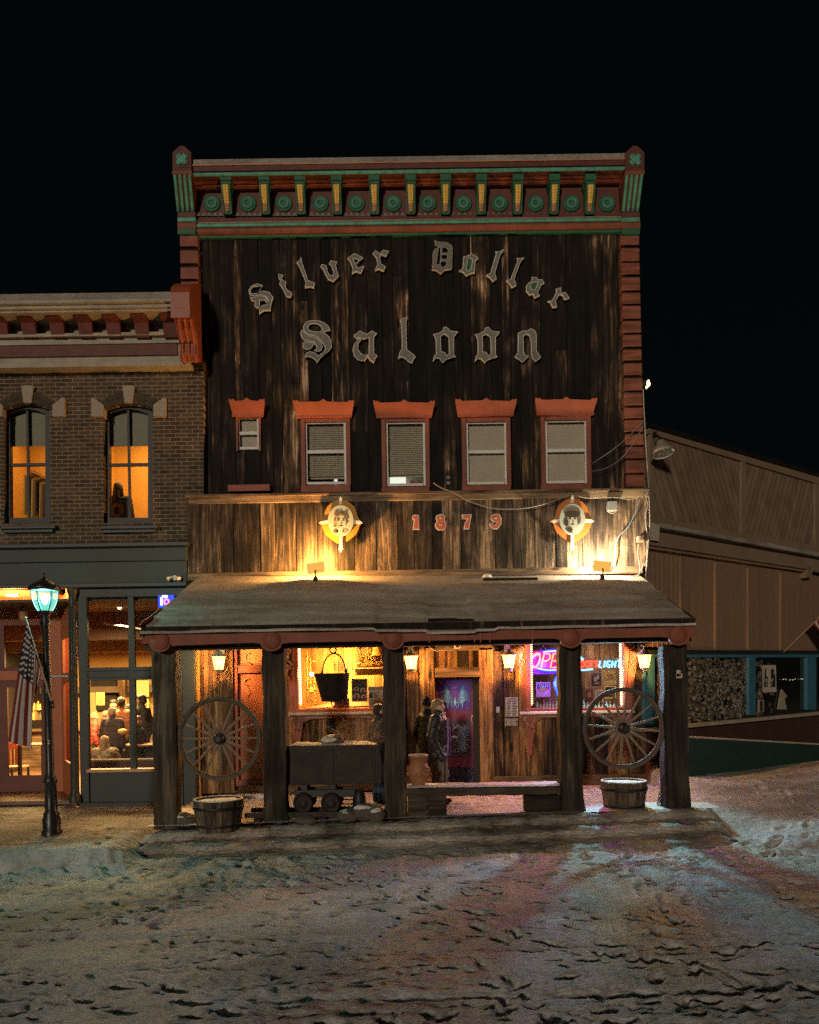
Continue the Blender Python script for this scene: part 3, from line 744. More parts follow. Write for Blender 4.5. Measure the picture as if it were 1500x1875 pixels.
# --- upper windows
def upwin(px0, py0, px1, py1, hood, kind, lean=0):
    D = 15.6
    mb = MB(); t_ = 8 if kind != 'small' else 4
    mb.pb(px0, py0, px0 + t_, py1, D, .14); mb.pb(px1 - t_, py0, px1, py1, D, .14); mb.pb(px0 + t_, py0, px1 - t_, py0 + t_, D + .01, .12)
    if kind != 'small': mb.pb(px0, py1 - 2, px1, py1 + 11, D - .04, .2)
    wn = mb.build('window', M['red'], sal, bevel=.006)
    a, b, c, d = hood
    poly = [(a, b + 5), (a, b), (a + 4, b + 2), (a + 8, b + 1), (a + 12, b + 4), ((a + c) / 2 - 7, b + 3), ((a + c) / 2, b - 1), ((a + c) / 2 + 7, b + 3), (c - 12, b + 4), (c - 8, b + 1), (c - 4, b + 2), (c, b), (c, b + 5), (c - 5, d), (a + 5, d)]
    v_, f_ = curve_mesh([[(lambda p: (p.x, p.z))(W(x, y, D - .15)) for x, y in poly]], .05)
    # the hood leans out at its top
    zt = W(a, d, D).z
    mb = MB(); mb.add([(x, y + D - .05 - (z - zt) * .55, z) for x, y, z in v_], f_); mb.pb(a + 5, d - 1, c - 5, d + 3, D - .06, .12); mb.build('window_hood', M['hood'], wn)
    t2 = t_ + (4 if kind != 'small' else 3)
    mb = MB(); q = D + .06
    mb.pb(px0 + t_, py0 + t_, px0 + t2, py1 - 3, q, .05); mb.pb(px1 - t2, py0 + t_, px1 - t_, py1 - 3, q, .05)
    mb.pb(px0 + t2, py0 + t_, px1 - t2, py0 + t2, q + .003, .044); mb.pb(px0 + t2, py1 - 8, px1 - t2, py1 - 3, q + .003, .044)
    my = (py0 + py1) / 2
    if kind != 'single': mb.pb(px0 + t2, my - 3, px1 - t2, my + 3, q + .003, .04)
    sash = mb.build('sash', M['white'], wn, bevel=.004)
    mb = MB(); X0, X1, Z0, Z1 = rect(px0 + t2, py0 + t2, px1 - t2, py1 - 8, q + .03); mb.box(X0, X1, q + .028, q + .032, Z0, Z1); mb.build('pane', M['glass'], sash)
    # blind and dim room
    mb = MB(); zb = Z0 if kind in ('full', 'small') else Z0 + (Z1 - Z0) * (.16 if kind == 'single' else .10)
    if kind in ('full', 'small'):
        mb.box(X0 - .02, X1 + .02, q + .10, q + .105, zb - .02, Z1 + .02)
    else:
        z = Z1
        while z > zb:
            mb.obox(((X0 + X1) / 2, q + .12, z), ((X1 - X0) / 2 + .02, 0, 0), (0, .012, .016), (0, .001, -.001)); z -= .036
        mb.box(X0 - .02, X1 + .02, q + .16, q + .165, zb - .03, Z1 + .02)
        mb.tube([(X0 + .12, q + .10, Z1), (X0 + .12, q + .10, zb)], .004, 4); mb.tube([(X1 - .12, q + .10, Z1), (X1 - .12, q + .10, zb)], .004, 4)
    mb.build('blind', M['blind'], wn)
    mb = MB(); mb.box(X0 - .05, X1 + .05, q + .6, q + .62, Z0 - .1, Z1 + .1); mb.box(X0 - .08, X0 - .05, q + .1, q + .6, Z0 - .1, Z1 + .1); mb.box(X1 + .05, X1 + .08, q + .1, q + .6, Z0 - .1, Z1 + .1); mb.box(X0 - .05, X1 + .05, q + .1, q + .6, Z0 - .13, Z0 - .1)
    mb.build('room_wall', M['blind'] if kind == 'single' else M['dark'], wn)
    return wn, X0, X1, Z0, Z1, q
M['hood'] = simple('orange_red_hood_paint', (.35, .088, .042), .6, var=.2, scale=3)
w1 = upwin(551, 764, 642, 890, (537, 733, 648, 760), 'double')
w2 = upwin(699, 764, 787, 893, (684, 734, 796, 761), 'single')
w3 = upwin(846, 764, 936, 890, (834, 731, 946, 758), 'full')
w4 = upwin(991, 761, 1083, 888, (980, 729, 1093, 756), 'full')
w5 = upwin(432, 760, 478, 826, (420, 731, 485, 758), 'small')
mb = MB(); mb.pb(417, 887, 494, 899, 15.52, .12); mb.build('old_sill', M['hood'], sal, bevel=.006)
# lit lamp shades seen under the raised blinds
mb = MB(); wn, X0, X1, Z0, Z1, q = w2
mb.box(X0 + .02, X0 + .33, q + .35, q + .5, Z0 - .05, Z0 + .20); mb.build('lamp_shade', emit('cool_window_lamp', (.95, 1.0, .85), 1.1), wn)
mb = MB(); mb.ball((X0 + .45, q + .3, Z0 + .06), .06, 10); mb.ball((X0 + .58, q + .3, Z0 + .04), .07, 10); mb.build('figurine', M['terra'], wn)
wn, X0, X1, Z0, Z1, q = w1
mb = MB(); mb.box(X1 - .22, X1 - .16, q + .3, q + .36, Z0, Z0 + .12); mb.build('night_light', emit('small_window_lamp', (1, .95, .75), .9), wn)

# --- red timber quoins at both edges
mb = MB(); y = 428
while y < 886:
    h_ = random.uniform(19, 24); x0 = 1137 + (y - 430) * .022
    mb.pb(x0, y, x0 + 34, y + h_, 15.5, .3, 0); y += h_ + random.uniform(3, 6)
mb.build('corner_pilaster', M['quoin'] if 'quoin' in M else M['red'], sal, bevel=.015)
mb = MB(); mb.pb(1139, 426, 1170, 650, 15.56, .25); mb.pb(1144, 650, 1178, 900, 15.56, .25); mb.build('pilaster_core', M['siding'], sal)
mb = MB(); y = 430
while y < 640:
    h_ = random.uniform(20, 26); mb.pb(329 + (y - 430) * .02, y, 363 + (y - 430) * .02, y + h_, 15.5, .3, 0); y += h_ + random.uniform(4, 7)
mb.build('corner_pilaster', M['red'], sal, bevel=.015)
mb = MB(); mb.pb(332, 426, 362, 660, 15.56, .25); mb.build('pilaster_core', M['siding'], sal)

# --- main cornice
mb = MB()
mb.pb(352, 286, 1147, 296, 15.223, .85, 3)          # snow dusted top
mb.pb(352, 295, 1147, 297, 15.192, .8, 2); mb.pb(352, 297, 1147, 308, 15.217, .8, 1)
X0, X1, Z0, Z1 = rect(352, 309, 1147, 316, 15.205); r_ = (Z1 - Z0) / 2
mb.tube([(X0, 15.236, (Z0 + Z1) / 2), (X1, 15.236, (Z0 + Z1) / 2)], r_, 10, 4); mb.box(X0, X1, 15.236, 15.6, Z0 + .002, Z1 + .01, 1)
mb.pb(356, 317, 1145, 327, 15.360, .45, 0); mb.pb(356, 328, 1145, 336, 15.453, .3, 0)
mb.pb(356, 336, 1145, 395, 15.62, .1, 1)
mb.pb(356, 394, 1145, 401, 15.546, .2, 1); mb.pb(356, 401, 1145, 403, 15.521, .2, 2)
X0, X1, Z0, Z1 = rect(356, 403, 1145, 411, 15.515); mb.tube([(X0, 15.533, (Z0 + Z1) / 2), (X1, 15.533, (Z0 + Z1) / 2)], (Z1 - Z0) / 2, 10, 4); mb.box(X0, X1, 15.546, 15.7, Z0, Z1, 1)
X0, X1, Z0, Z1 = rect(356, 411, 1145, 424, 15.546); mb.tube([(X0, 15.570, (Z0 + Z1) / 2), (X1, 15.570, (Z0 + Z1) / 2)], (Z1 - Z0) / 2, 10, 0); mb.box(X0, X1, 15.583, 15.7, Z0, Z1, 0)
mb.pb(356, 424, 1145, 430, 15.583, .15, 5)
x = 358
while x < 1144:
    mb.prism([W(x, 395, 15.583), W(x + 9.5, 395, 15.583), W(x + 4.75, 388, 15.583)], (0, .05, 0), 6); x += 10.4
cor = mb.build('cornice', [M['red'], M['darkred'], M['cop'], M['dsnow'], M['green'], M['dgreen'], simple('dull_zigzag_trim', (.20, .20, .16), .6)], sal, bevel=.006)
for bx in (413, 483, 549, 616, 685, 752, 816, 882, 949, 1016, 1082):
    mb = MB(); mb.pb(bx - 10, 318, bx + 10, 329, 15.248, .6, 0); mb.pb(bx - 9, 329, bx + 9, 336, 15.285, .5, 0)
    A = W(bx, 336, 15.322); B = W(bx, 394, 15.546); hw = .085
    pf = [(15.322, A.z), (15.335, A.z - .1), (15.384, A.z - .22), (15.446, A.z - .36), (15.484, A.z - .48), (15.521, B.z), (15.64, B.z), (15.64, A.z)]
    mb.prism([(A.x - hw, y, z) for y, z in pf], (2 * hw, 0, 0), 0)
    for (y0, z0), (y1, z1) in zip(pf[:5], pf[1:6]):
        for s_ in (-1, 1): mb.obox((A.x + s_ * (hw - .012), (y0 + y1) / 2 - .012, (z0 + z1) / 2), (.012, 0, 0), (0, .012, 0), Vector((0, (y1 - y0) / 2, (z1 - z0) / 2)), 0)
    # gilded leaf drop
    for k in range(10):
        f = .1 + k * .088; z = A.z + (B.z - A.z) * f
        yv = np.interp(z, [q[1] for q in pf[:6]][::-1], [q[0] for q in pf[:6]][::-1]) - .015
        wv = .058 * (1 - .35 * f); mm = 1 if k < 7 else 2
        for s_ in (-1, 1): mb.ball((A.x + s_ * wv * .45, yv, z), .04, 6, mm, (wv / .055, .5, .85))
        mb.ball((A.x, yv - .012, z - .02), .022, 6, mm, (.7, .7, 1.2))
    mb.build('bracket', [M['dgreen'], M['gold'], M['cop']], cor)
for rx in (388, 454, 520, 587, 653, 720, 784, 849, 915, 981, 1047, 1112):
    p = W(rx, 372, 15.6); mb = MB(); mb.lathe([(.165, 0), (.165, .025), (.145, .045), (.12, .03), (.10, .03)], (p.x, 15.63, p.z), 28, 0, (0, -1, 0)); mb.lathe([(.102, .02), (.098, .055), (.062, .055), (.058, .02)], (p.x, 15.63, p.z), 24, 1, (0, -1, 0), cap=False)
    mb.build('rosette', [M['dgreen'], M['rosg'] if 'rosg' in M else M['green']], cor)
for x0, sx in ((316, -1), (1146, 1)):
    mb = MB(); D = 15.143
    f = lambda a, b: W(x0 + a, b, D)
    mb.prism([f(0, 312), f(34, 312), f(34, 279), f(21, 267), f(13, 267), f(0, 279)], (0, .75, 0), 0)
    c_ = f(17, 268); mb.lathe([(.05, -.03), (.05, .03), (.035, .06), (.01, .08)], (c_.x, D + .2, c_.z), 10, 0)
    mb.pb(x0 + 4, 280, x0 + 30, 307, D - .01, .03, 1)
    c_ = f(17, 293)
    for a_ in (PI / 4, 3 * PI / 4, 5 * PI / 4, 7 * PI / 4): mb.ball((c_.x + math.cos(a_) * .085, D - .02, c_.z + math.sin(a_) * .085), .042, 10, 2, (1, .5, 1))
    mb.obox((c_.x, D - .02, c_.z), (.08, 0, .08), (0, .012, 0), (-.035, 0, .035), 2); mb.obox((c_.x, D - .021, c_.z), (.035, 0, .035), (0, .012, 0), (-.08, 0, .08), 2)
    mb.pb(x0 - 1, 312, x0 + 35, 318, D - .04, .8, 3)
    # fluted slanting console
    bxo = 8 if sx < 0 else -2
    T = [W(x0 + 1, 318, D), W(x0 + 35, 318, D)]; Bm = [W(x0 + bxo, 388, 15.496), W(x0 + bxo + 33, 388, 15.496)]
    if sx > 0: T = [W(x0 - 1, 318, D), W(x0 + 33, 318, D)]; Bm = [W(x0 - 8, 388, 15.496), W(x0 + 24, 388, 15.496)]
    mb.add([T[0], T[1], Bm[1], Bm[0], T[0] + Vector((0, .8, 0)), T[1] + Vector((0, .8, 0)), Bm[1] + Vector((0, .3, 0)), Bm[0] + Vector((0, .3, 0))], [(0, 1, 2, 3), (0, 4, 5, 1), (1, 5, 6, 2), (2, 6, 7, 3), (3, 7, 4, 0)], 1)
    for k in range(4):
        u0 = (k + .08) / 4 + .015 * k; u1 = u0 + .15
        a_ = T[0].lerp(T[1], u0); b_ = T[0].lerp(T[1], u1); c2 = Bm[0].lerp(Bm[1], u1); d_ = Bm[0].lerp(Bm[1], u0); o_ = Vector((0, -.03, -.01))
        mb.add([a_ + o_, b_ + o_, c2 + o_, d_ + o_, a_ - o_, b_ - o_, c2 - o_, d_ - o_], [(0, 1, 2, 3), (0, 4, 5, 1), (1, 5, 6, 2), (2, 6, 7, 3), (3, 7, 4, 0)], 2)
    bb = x0 + (9 if sx < 0 else -7)
    mb.pb(bb, 388, bb + 33, 398, 15.459, .4, 1); mb.pb(bb, 398, bb + 33, 405, 15.422, .4, 2); mb.pb(bb, 405, bb + 34, 418, 15.459, .4, 3); mb.pb(bb, 418, bb + 33, 428, 15.440, .4, 4)
    mb.build('end_block', [M['darkred'], M['ddg'] if 'ddg' in M else M['darkred'], M['green'], M['red'], M['dgreen']], cor, bevel=.005)

# --- 1879 band
BD = 15.42
mb = MB(); planks(mb, 343, 1186, 914, 1043, BD, wmin=.17, wmax=.42, jit=.01, split=.1)
a, b, c, d = rect(343, 905, 1186, 1050, BD); mb.box(a + .02, a + .08, BD + .02, 15.66, c, d - .05, 0, .3); mb.box(b - .08, b - .02, BD + .02, 15.66, c, d - .05, 0, .3)
mb.build('band_siding', M['band'], sal)
mb = MB(); mb.pb(338, 899, 1190, 904, BD - .10, .55, 0, .3); mb.pb(345, 904, 1188, 916, BD - .04, .45, 0, .8); mb.build('band_cap_rail', M['beam'], sal, bevel=.01)
mb = MB(); mb.pb(343, 1043, 1178, 1056, BD - .05, .45, 0, .5); mb.build('band_foot_rail', M['beam'], sal, bevel=.01)

# --- porch roof
ED = 12.3
Tl, Tr, El, Er = W(368, 1057, BD - .03), W(1172, 1057, BD - .03), W(257, 1146, ED), W(1275, 1130, ED)
nu, nv = 160, 60; vs = []; fs = []
for j in range(nv + 1):
    f = j / nv
    for i in range(nu + 1):
        g = i / nu
        p = Tl.lerp(Tr, g).lerp(El.lerp(Er, g), f)
        n = .035 * float(fbm(np.array(p.x * .8), np.array(f * 9), 4, 50)) + .012 * float(fbm(np.array(p.x * .5), np.array(f * 60), 3, 53))
        stp = 0
        for q_, h_, lo_, hi_ in ((.30, .03, -.5, 9), (.42, .025, -9, 1.0), (.56, .035, .3, 9), (.66, .03, -9, 1.3), (.80, .03, -9, 9), (.92, .03, -9, 9)):
            if lo_ < p.x < hi_ and f > q_ + .02 * math.sin(p.x * 1.3): stp -= h_
        vs.append((p.x, p.y + (.03 * math.sin(p.x * 5) * (f > .99)), p.z + n + stp + .03))
for j in range(nv):
    for i in range(nu):
        a = j * (nu + 1) + i; fs.append((a, a + 1, a + nu + 2, a + nu + 1))
mb = MB(); mb.add(vs, fs, 0, True)
dn = Vector((0, 0, -.10)); q_ = Vector((0, .03, -.012)); Tl, Tr, El, Er = Tl + q_, Tr + q_, El + q_, Er + q_; mb.add([Tl, Tr, Er, El, Tl + dn, Tr + dn, Er + dn, El + dn], [(4, 5, 6, 7), (0, 3, 7, 4), (1, 5, 6, 2), (3, 2, 6, 7)], 1)
# fill skirt between snow and deck at eave
nrow = nv * (nu + 1); fr = vs[nrow:]; sk = [(x, y, z - .035) for x, y, z in fr]; k = len(fr)
mb.add(fr + sk, [(i, i + 1, k + i + 1, k + i) for i in range(k - 1)], 0, True)
for col in (0, nu):
    ed = [vs[j * (nu + 1) + col] for j in range(nv + 1)]; mb.add(ed + [(x, y, z - .09) for x, y, z in ed], [(i, i + 1, nv + 2 + i, nv + 1 + i) for i in range(nv)], 0, True)
prf = mb.build('porch_roof', [M['roofsnow'], M['siding']], sal)
mb = MB(); p = W(892, 1056, BD - .15); mb.lathe([(.09, 0), (.08, .05), (.03, .07)], (p.x, p.y, p.z - .02), 14, 0); mb.build('roof_vent', M['white'], prf)
mb = MB()
for xa, xb, f in ((885, 985, .22),):
    a, b = W(xa, 1075 if f < .4 else 1098, BD - (BD - ED) * f), W(xb, 1075 if f < .4 else 1098, BD - (BD - ED) * f)
    zz = Tl.z + (El.z - Tl.z) * f + .055; mb.obox(((a.x + b.x) / 2, a.y, zz), ((b.x - a.x) / 2, 0, 0), (0, .04, -.012), (0, .002, .008))
mb.build('lifted_roll_edge', M['black'], prf)
# fascia with lobes over the posts
FD = 12.42
PC = [293, 497, 720, 1045, 1243]; PCY = [1172, 1171, 1168, 1165, 1160]
def btm(x): return 1183.5 - (x - 260) * .0145 - (2 if x > 400 else 0)
loop = [(261, 1148), (261, 1179)]
for cx_, cy_ in zip(PC, PCY):
    r_ = 21
    bb = btm(cx_)
    loop.append((cx_ - r_ - 10, bb - 1)); 
    loop += [(cx_ - r_ - 3, bb + .5)] if cx_ > 300 else []
    for k in range(9):
        a_ = PI - .25 - (PI - .5) * k / 8; loop.append((cx_ + math.cos(a_) * r_, cy_ + 2 + math.sin(a_) * (r_ - 1)))
    loop += [(cx_ + r_ + 3, bb + .5), (cx_ + r_ + 10, bb - 1)] if cx_ < 1200 else []
loop += [(1271, 1165), (1271, 1131)]
loop[2] = (272, 1179)
v_, f_ = curve_mesh([[(lambda p: (p.x, p.z))(W(x, y, FD)) for x, y in loop]], .05)
mb = MB(); mb.add([(x, y + FD, z) for x, y, z in v_], f_)
fas = mb.build('porch_fascia', M['redbeam'], sal)
for cx_, cy_ in zip(PC, PCY):
    p = W(cx_, cy_ + 1, FD - .05); mb = MB(); mb.lathe([(.135, 0), (.135, .02), (.128, .03), (.02, .032)], (p.x, FD - .022, p.z), 36, 0, (0, -1, 0)); mb.build('round_boss', M['redbeam'], fas)
mb = MB()
for x in (786, 869, 880, 897, 975): 
    mb.pb(x - 1, 1146, x + 1, 1176, FD - .036, .012)
for cx_, r_, y_ in ((812, 20, 1172), (833, 26, 1176), (925, 24, 1172), (950, 26, 1174)):
    c_ = W(cx_, y_, FD); pts = [(c_.x + math.cos(a_) * r_ / 120, FD - .027, c_.z + math.sin(a_) * r_ / 140) for a_ in np.linspace(.3, PI - .3, 14)]; mb.tube(pts, .006, 5)
mb.build('applied_moulding', M['hood'], fas)
mb = MB()
for yl0, yl1, yr0, yr1, dd in ((1162, 1184, 1146, 1165, .08), (1170, 1192, 1152, 1174, .24)):
    mb.prism([W(266, yl0, FD + dd), W(1266, yr0, FD + dd), W(1266, yr1, FD + dd), W(266, yl1, FD + dd)], (0, .13, 0), 0, .15)
mb.build('porch_beam', M['postx'], sal)
# rafters, ceiling boards
mb = MB()
for k in range(9):
    g = (k + .5) / 9; a = Tl.lerp(Tr, g); b = El.lerp(Er, g); b = a.lerp(b, .93); c_ = (a + b) / 2; d_ = (b - a) / 2; c_.z -= .17
    mb.obox(c_, (.045, 0, 0), d_, (0, .01, .06))
mb.build('rafter', M['postx'], sal)
# posts
PT = [(279, 323, 1516), (481, 523, 1504), (702, 742, 1493), (1027, 1068, 1484), (1218, 1262, 1477)]
for a_, b_, yb in PT:
    D = 12.62; X0, X1, _, _ = rect(a_, 1185, b_, yb, D); zt = W(a_, 1180, D).z; zb = W((a_ + b_) / 2, yb, D).z - .03
    mb = MB(); n = 14; vs = []; 
    ph = random.random() * 9
    for i in range(n + 1):
        z = zb + (zt - zb) * i / n
        wob = .012 * math.sin(i * 1.3 + ph); fl = .02 if i == 0 else 0
        for x, y in ((X0 - fl, D), (X1 + fl, D), (X1 + fl, D + .30), (X0 - fl, D + .30)): vs.append((x + wob + random.uniform(-.006, .006), y + random.uniform(-.006, .006), z))
    fs = [(i * 4 + j, i * 4 + (j + 1) % 4, i * 4 + 4 + (j + 1) % 4, i * 4 + 4 + j) for i in range(n) for j in range(4)] + [(3, 2, 1, 0), (n * 4, n * 4 + 1, n * 4 + 2, n * 4 + 3)]
    mb.add(vs, fs, 0, False, random.random()); po = mb.build('porch_post', M['post'], sal, bevel=.03)
# ================================================================== BRICK BUILDING (left)
def brickmat():
    m, t, p = nmat('brown_brick'); p.inputs['Roughness'].default_value = .85
    tc = N(t, 'ShaderNodeTexCoord'); mp = N(t, 'ShaderNodeMapping'); mp.inputs['Rotation'].default_value = (-PI / 2, 0, 0)
    t.links.new(tc.outputs['Object'], mp.inputs[0])
    n0 = N(t, 'ShaderNodeTexNoise'); n0.inputs['Scale'].default_value = 9; t.links.new(tc.outputs['Object'], n0.inputs[0])
    vm = N(t, 'ShaderNodeVectorMath', operation='MULTIPLY_ADD'); vm.inputs[1].default_value = (.012, .012, .012)
    t.links.new(n0.outputs['Color'], vm.inputs[0]); t.links.new(mp.outputs[0], vm.inputs[2])
    b = N(t, 'ShaderNodeTexBrick'); b.inputs['Scale'].default_value = 1; b.inputs['Brick Width'].default_value = .215; b.inputs['Row Height'].default_value = .0765
    b.inputs['Mortar Size'].default_value = .0075; b.inputs['Mortar Smooth'].default_value = .2; b.inputs['Bias'].default_value = -.1
    b.inputs['Color1'].default_value = (.055, .040, .022, 1); b.inputs['Color2'].default_value = (.125, .085, .048, 1); b.inputs['Mortar'].default_value = (.36, .25, .16, 1)
    t.links.new(vm.outputs[0], b.inputs[0])
    n = N(t, 'ShaderNodeTexNoise'); n.inputs['Scale'].default_value = 3; n.inputs['Detail'].default_value = 8; t.links.new(tc.outputs['Object'], n.inputs[0])
    mr = N(t, 'ShaderNodeMapRange'); mr.inputs[1].default_value = .3; mr.inputs[2].default_value = .7; mr.inputs[3].default_value = .7; mr.inputs[4].default_value = 1.2; t.links.new(n.outputs['Fac'], mr.inputs[0])
    mx = N(t, 'ShaderNodeMix', data_type='RGBA', blend_type='MULTIPLY'); mx.inputs['Factor'].default_value = 1; t.links.new(b.outputs[0], mx.inputs[6]); t.links.new(mr.outputs[0], mx.inputs[7])
    t.links.new(mx.outputs[2], p.inputs['Base Color'])
    bp = N(t, 'ShaderNodeBump'); bp.inputs['Strength'].default_value = .9; bp.inputs['Distance'].default_value = .015; bp.invert = True
    t.links.new(b.outputs['Fac'], bp.inputs['Height']); t.links.new(bp.outputs[0], p.inputs['Normal']); return m
M['brick'] = brickmat()
M['hoodbrick'] = simple('arch_brick', (.085, .062, .038), .85, var=.5, scale=9, bump=.6)
M['stone'] = simple('rough_cut_stone', (.40, .34, .26), .9, var=.1, scale=12, bump=.8, bscale=40)
BW = 15.5
bb = thing('brick_building', (-6.5, BW, -.15), 'two storey brown brick building with cream cornice and green shopfront, left of the saloon', 'building')
def archpts(x0, x1, ys, ya, n=12):
    # arch from left spring to right spring
    return [(x0 + (x1 - x0) * i / n, ys - (ys - ya) * math.sin(PI * (.12 + .76 * i / n)) ** .9 * 1.0) for i in range(n + 1)]
WX = [(8, 92), (190, 280)]
def tw(pts, D): return [(lambda p: (p.x, p.z))(W(x, y, D)) for x, y in pts]
outer = [(-260, 664), (373, 660), (373, 1004), (-260, 1008)]
holes = []
for a, b in WX: holes.append([(a, 958)] + archpts(a, b, 757, 741) + [(b, 958)])
v_, f_ = curve_mesh([tw(outer, BW)] + [tw(h, BW) for h in holes], .3)
mb = MB(); mb.add([(x, y + BW + .15, z) for x, y, z in v_], f_); mb.build('brick_wall', M['brick'], bb)
mb = MB(); X0, X1, Z0, Z1 = rect(-260, 560, 372, 1475, BW)
mb.box(X0, X1, 15.9, 24.5, Z1 - .6, Z1 - .45); mb.box(X0, X0 + .2, 15.9, 24.5, Z0, Z1 - .5); mb.box(X0, X1, 24.4, 24.6, Z0, Z1 - .5)
mb.build('roof', M['dark'], bb)
mb = MB(); mb.box(X1 + .02, X1 + .06, 15.8, 24.4, Z0, Z1 - .6); mb.build('party_wall', M['dark'], bb)
def room(name, X0, X1, Y0, Y1, Z0, Z1, wall, ceil, floor, parent):
    mb = MB(); t_ = .04
    mb.box(X0, X1, Y1, Y1 + t_, Z0, Z1, 0); mb.box(X0 - t_, X0, Y0, Y1, Z0, Z1, 0); mb.box(X1, X1 + t_, Y0, Y1, Z0, Z1, 0)
    mb.box(X0, X1, Y0, Y1, Z1, Z1 + t_, 1); mb.box(X0, X1, Y0, Y1, Z0 - t_, Z0, 2)
    return mb.build(name, [wall, ceil, floor], parent)
M['gwall'] = simple('golden_room_wall', (.62, .34, .08), .8, var=.12, scale=1.2, bump=.05)
M['gwall2'] = simple('amber_room_wall', (.55, .33, .11), .8, var=.2, scale=.8, bump=.05)
M['ceil'] = simple('dark_room_ceiling', (.14, .10, .07), .8, var=.2, scale=2)
M['floor'] = simple('wood_room_floor', (.16, .09, .05), .5, var=.3, scale=2, stretch=(1, 5, 1))
def area(name, loc, size, e, col, parent=None, down=True, shape='SQUARE'):
    l = bpy.data.lights.new(name, 'AREA'); l.size = size; l.energy = e; l.color = col
    o = bpy.data.objects.new(name, l); COL.objects.link(o)
    if parent is not None: o.parent = parent; loc = Vector(loc) - ORG[parent.name]
    o.location = loc
    if not down: o.rotation_euler = (PI, 0, 0)
    return o
def point(name, loc, r, e, col, parent=None):
    l = bpy.data.lights.new(name, 'POINT'); l.shadow_soft_size = r; l.energy = e; l.color = col
    o = bpy.data.objects.new(name, l); COL.objects.link(o)
    if parent is not None: o.parent = parent; loc = Vector(loc) - ORG[parent.name]
    o.location = loc; return o
for wi, (a, b) in enumerate(WX):
    x0, x1 = a, b
    # frame ring
    ring_o = [(a - 1, 962)] + archpts(a - 1, b + 1, 757, 740) + [(b + 1, 962)]
    ring_i = [(a + 11, 948)] + archpts(a + 10, b - 9, 764, 749) + [(b - 9, 948)]
    v_, f_ = curve_mesh([tw(ring_o, BW + .12), tw(ring_i, BW + .12)], .12)
    mb = MB(); mb.add([(x, y + BW + .18, z) for x, y, z in v_], f_)
    wn = mb.build('arched_window', M['blackwood'] if 'blackwood' in M else M['black'], bb)
    mb = MB(); D = BW + .16; mx = (a + b) / 2 + 1
    mb.pb(mx - 2, 744, mx + 2, 950, D, .05); mb.pb(a + 8, 848, b - 8, 853, D - .02, .07); mb.build('glazing_bar', M['black'], wn)
    mb = MB(); mb.pb(a - 7, 962, b + 9, 968, BW - .14, .3); mb.pb(a - 3, 968, b + 5, 975, BW - .08, .2); mb.build('sill', M['olive'], wn, bevel=.008)
    X0, X1, Z0, Z1 = rect(a + 8, 745, b - 8, 950, D + .03)
    mb = MB(); mb.box(X0, X1, D + .03, D + .035, Z0, Z1); mb.build('pane', M['glass'], wn)
    _, _, zb, _ = rect(a, 745, b, 817, D + .1); mb = MB(); mb.box(X0 - .05, X1 + .05, D + .10, D + .11, zb, Z1 + .08); mb.build('roller_blind', simple('grey_green_roller_blind', (.36, .36, .28), .8, var=.06, scale=3), wn)
    # hood arch, keystone, imposts
    L = archpts(a - 12, b + 12, 752, 716); I = archpts(a - 3, b + 3, 757, 738)
    nseg = 26; mb = MB()
    for k in range(nseg):
        if k == nseg // 2: mb.build('window_arch', M['hoodbrick'], wn); mb = MB()
        f0, f1 = (k + .06) / nseg, (k + .94) / nseg
        g = lambda arr, f: (np.interp(f * 12, range(13), [p[0] for p in arr]), np.interp(f * 12, range(13), [p[1] for p in arr]))
        if .42 < (f0 + f1) / 2 < .58: continue
        for h0, h1 in ((.0, .49), (.52, 1.0)):
            q = [g(I, f0), g(I, f1), g(L, f1), g(L, f0)]
            lerp = lambda p, r, h: (p[0] + (r[0] - p[0]) * h, p[1] + (r[1] - p[1]) * h)
            qq = [lerp(q[0], q[3], h0), lerp(q[1], q[2], h0), lerp(q[1], q[2], h1), lerp(q[0], q[3], h1)]
            mb.prism([W(x, y, BW - .05) for x, y in qq], (0, .1, 0), 0)
    mb.build('window_arch', M['hoodbrick'], wn)
    mb = MB(); c_ = (a + b) / 2
    mb.prism([W(c_ - 11, 707, BW - .09), W(c_ - 5, 705.5, BW - .09), W(c_ + 5, 705.5, BW - .09), W(c_ + 11, 707, BW - .09), W(c_ + 7, 737, BW - .09), W(c_ - 7, 737, BW - .09)], (0, .2, 0)); mb.build('keystone', M['stone'], wn, bevel=.006)
    for s_ in (-1, 1):
        e = c_ + s_ * 46; ee = c_ + s_ * 68
        mb = MB(); mb.prism([W(e, 762, BW - .09), W(ee, 762, BW - .09), W(ee, 728, BW - .09), W(ee - s_ * 4, 728, BW - .09), W(e, 741, BW - .09)], (0, .2, 0)); mb.build('impost_block', M['stone'], wn, bevel=.006)
    # room behind
    r_ = room('upper_room', X0 - .9, X1 + .5 if wi else X1 + .3, D + .2, D + 2.8, Z0 - 1.15, Z1 + .4, M["gwall"], M['ceil'], M['floor'], wn)
    area('room_lamp', ((X0 + X1) / 2, D + 1.5, Z1 + .3), 1.0, 110 if wi else 60, (1, .60, .20), wn)
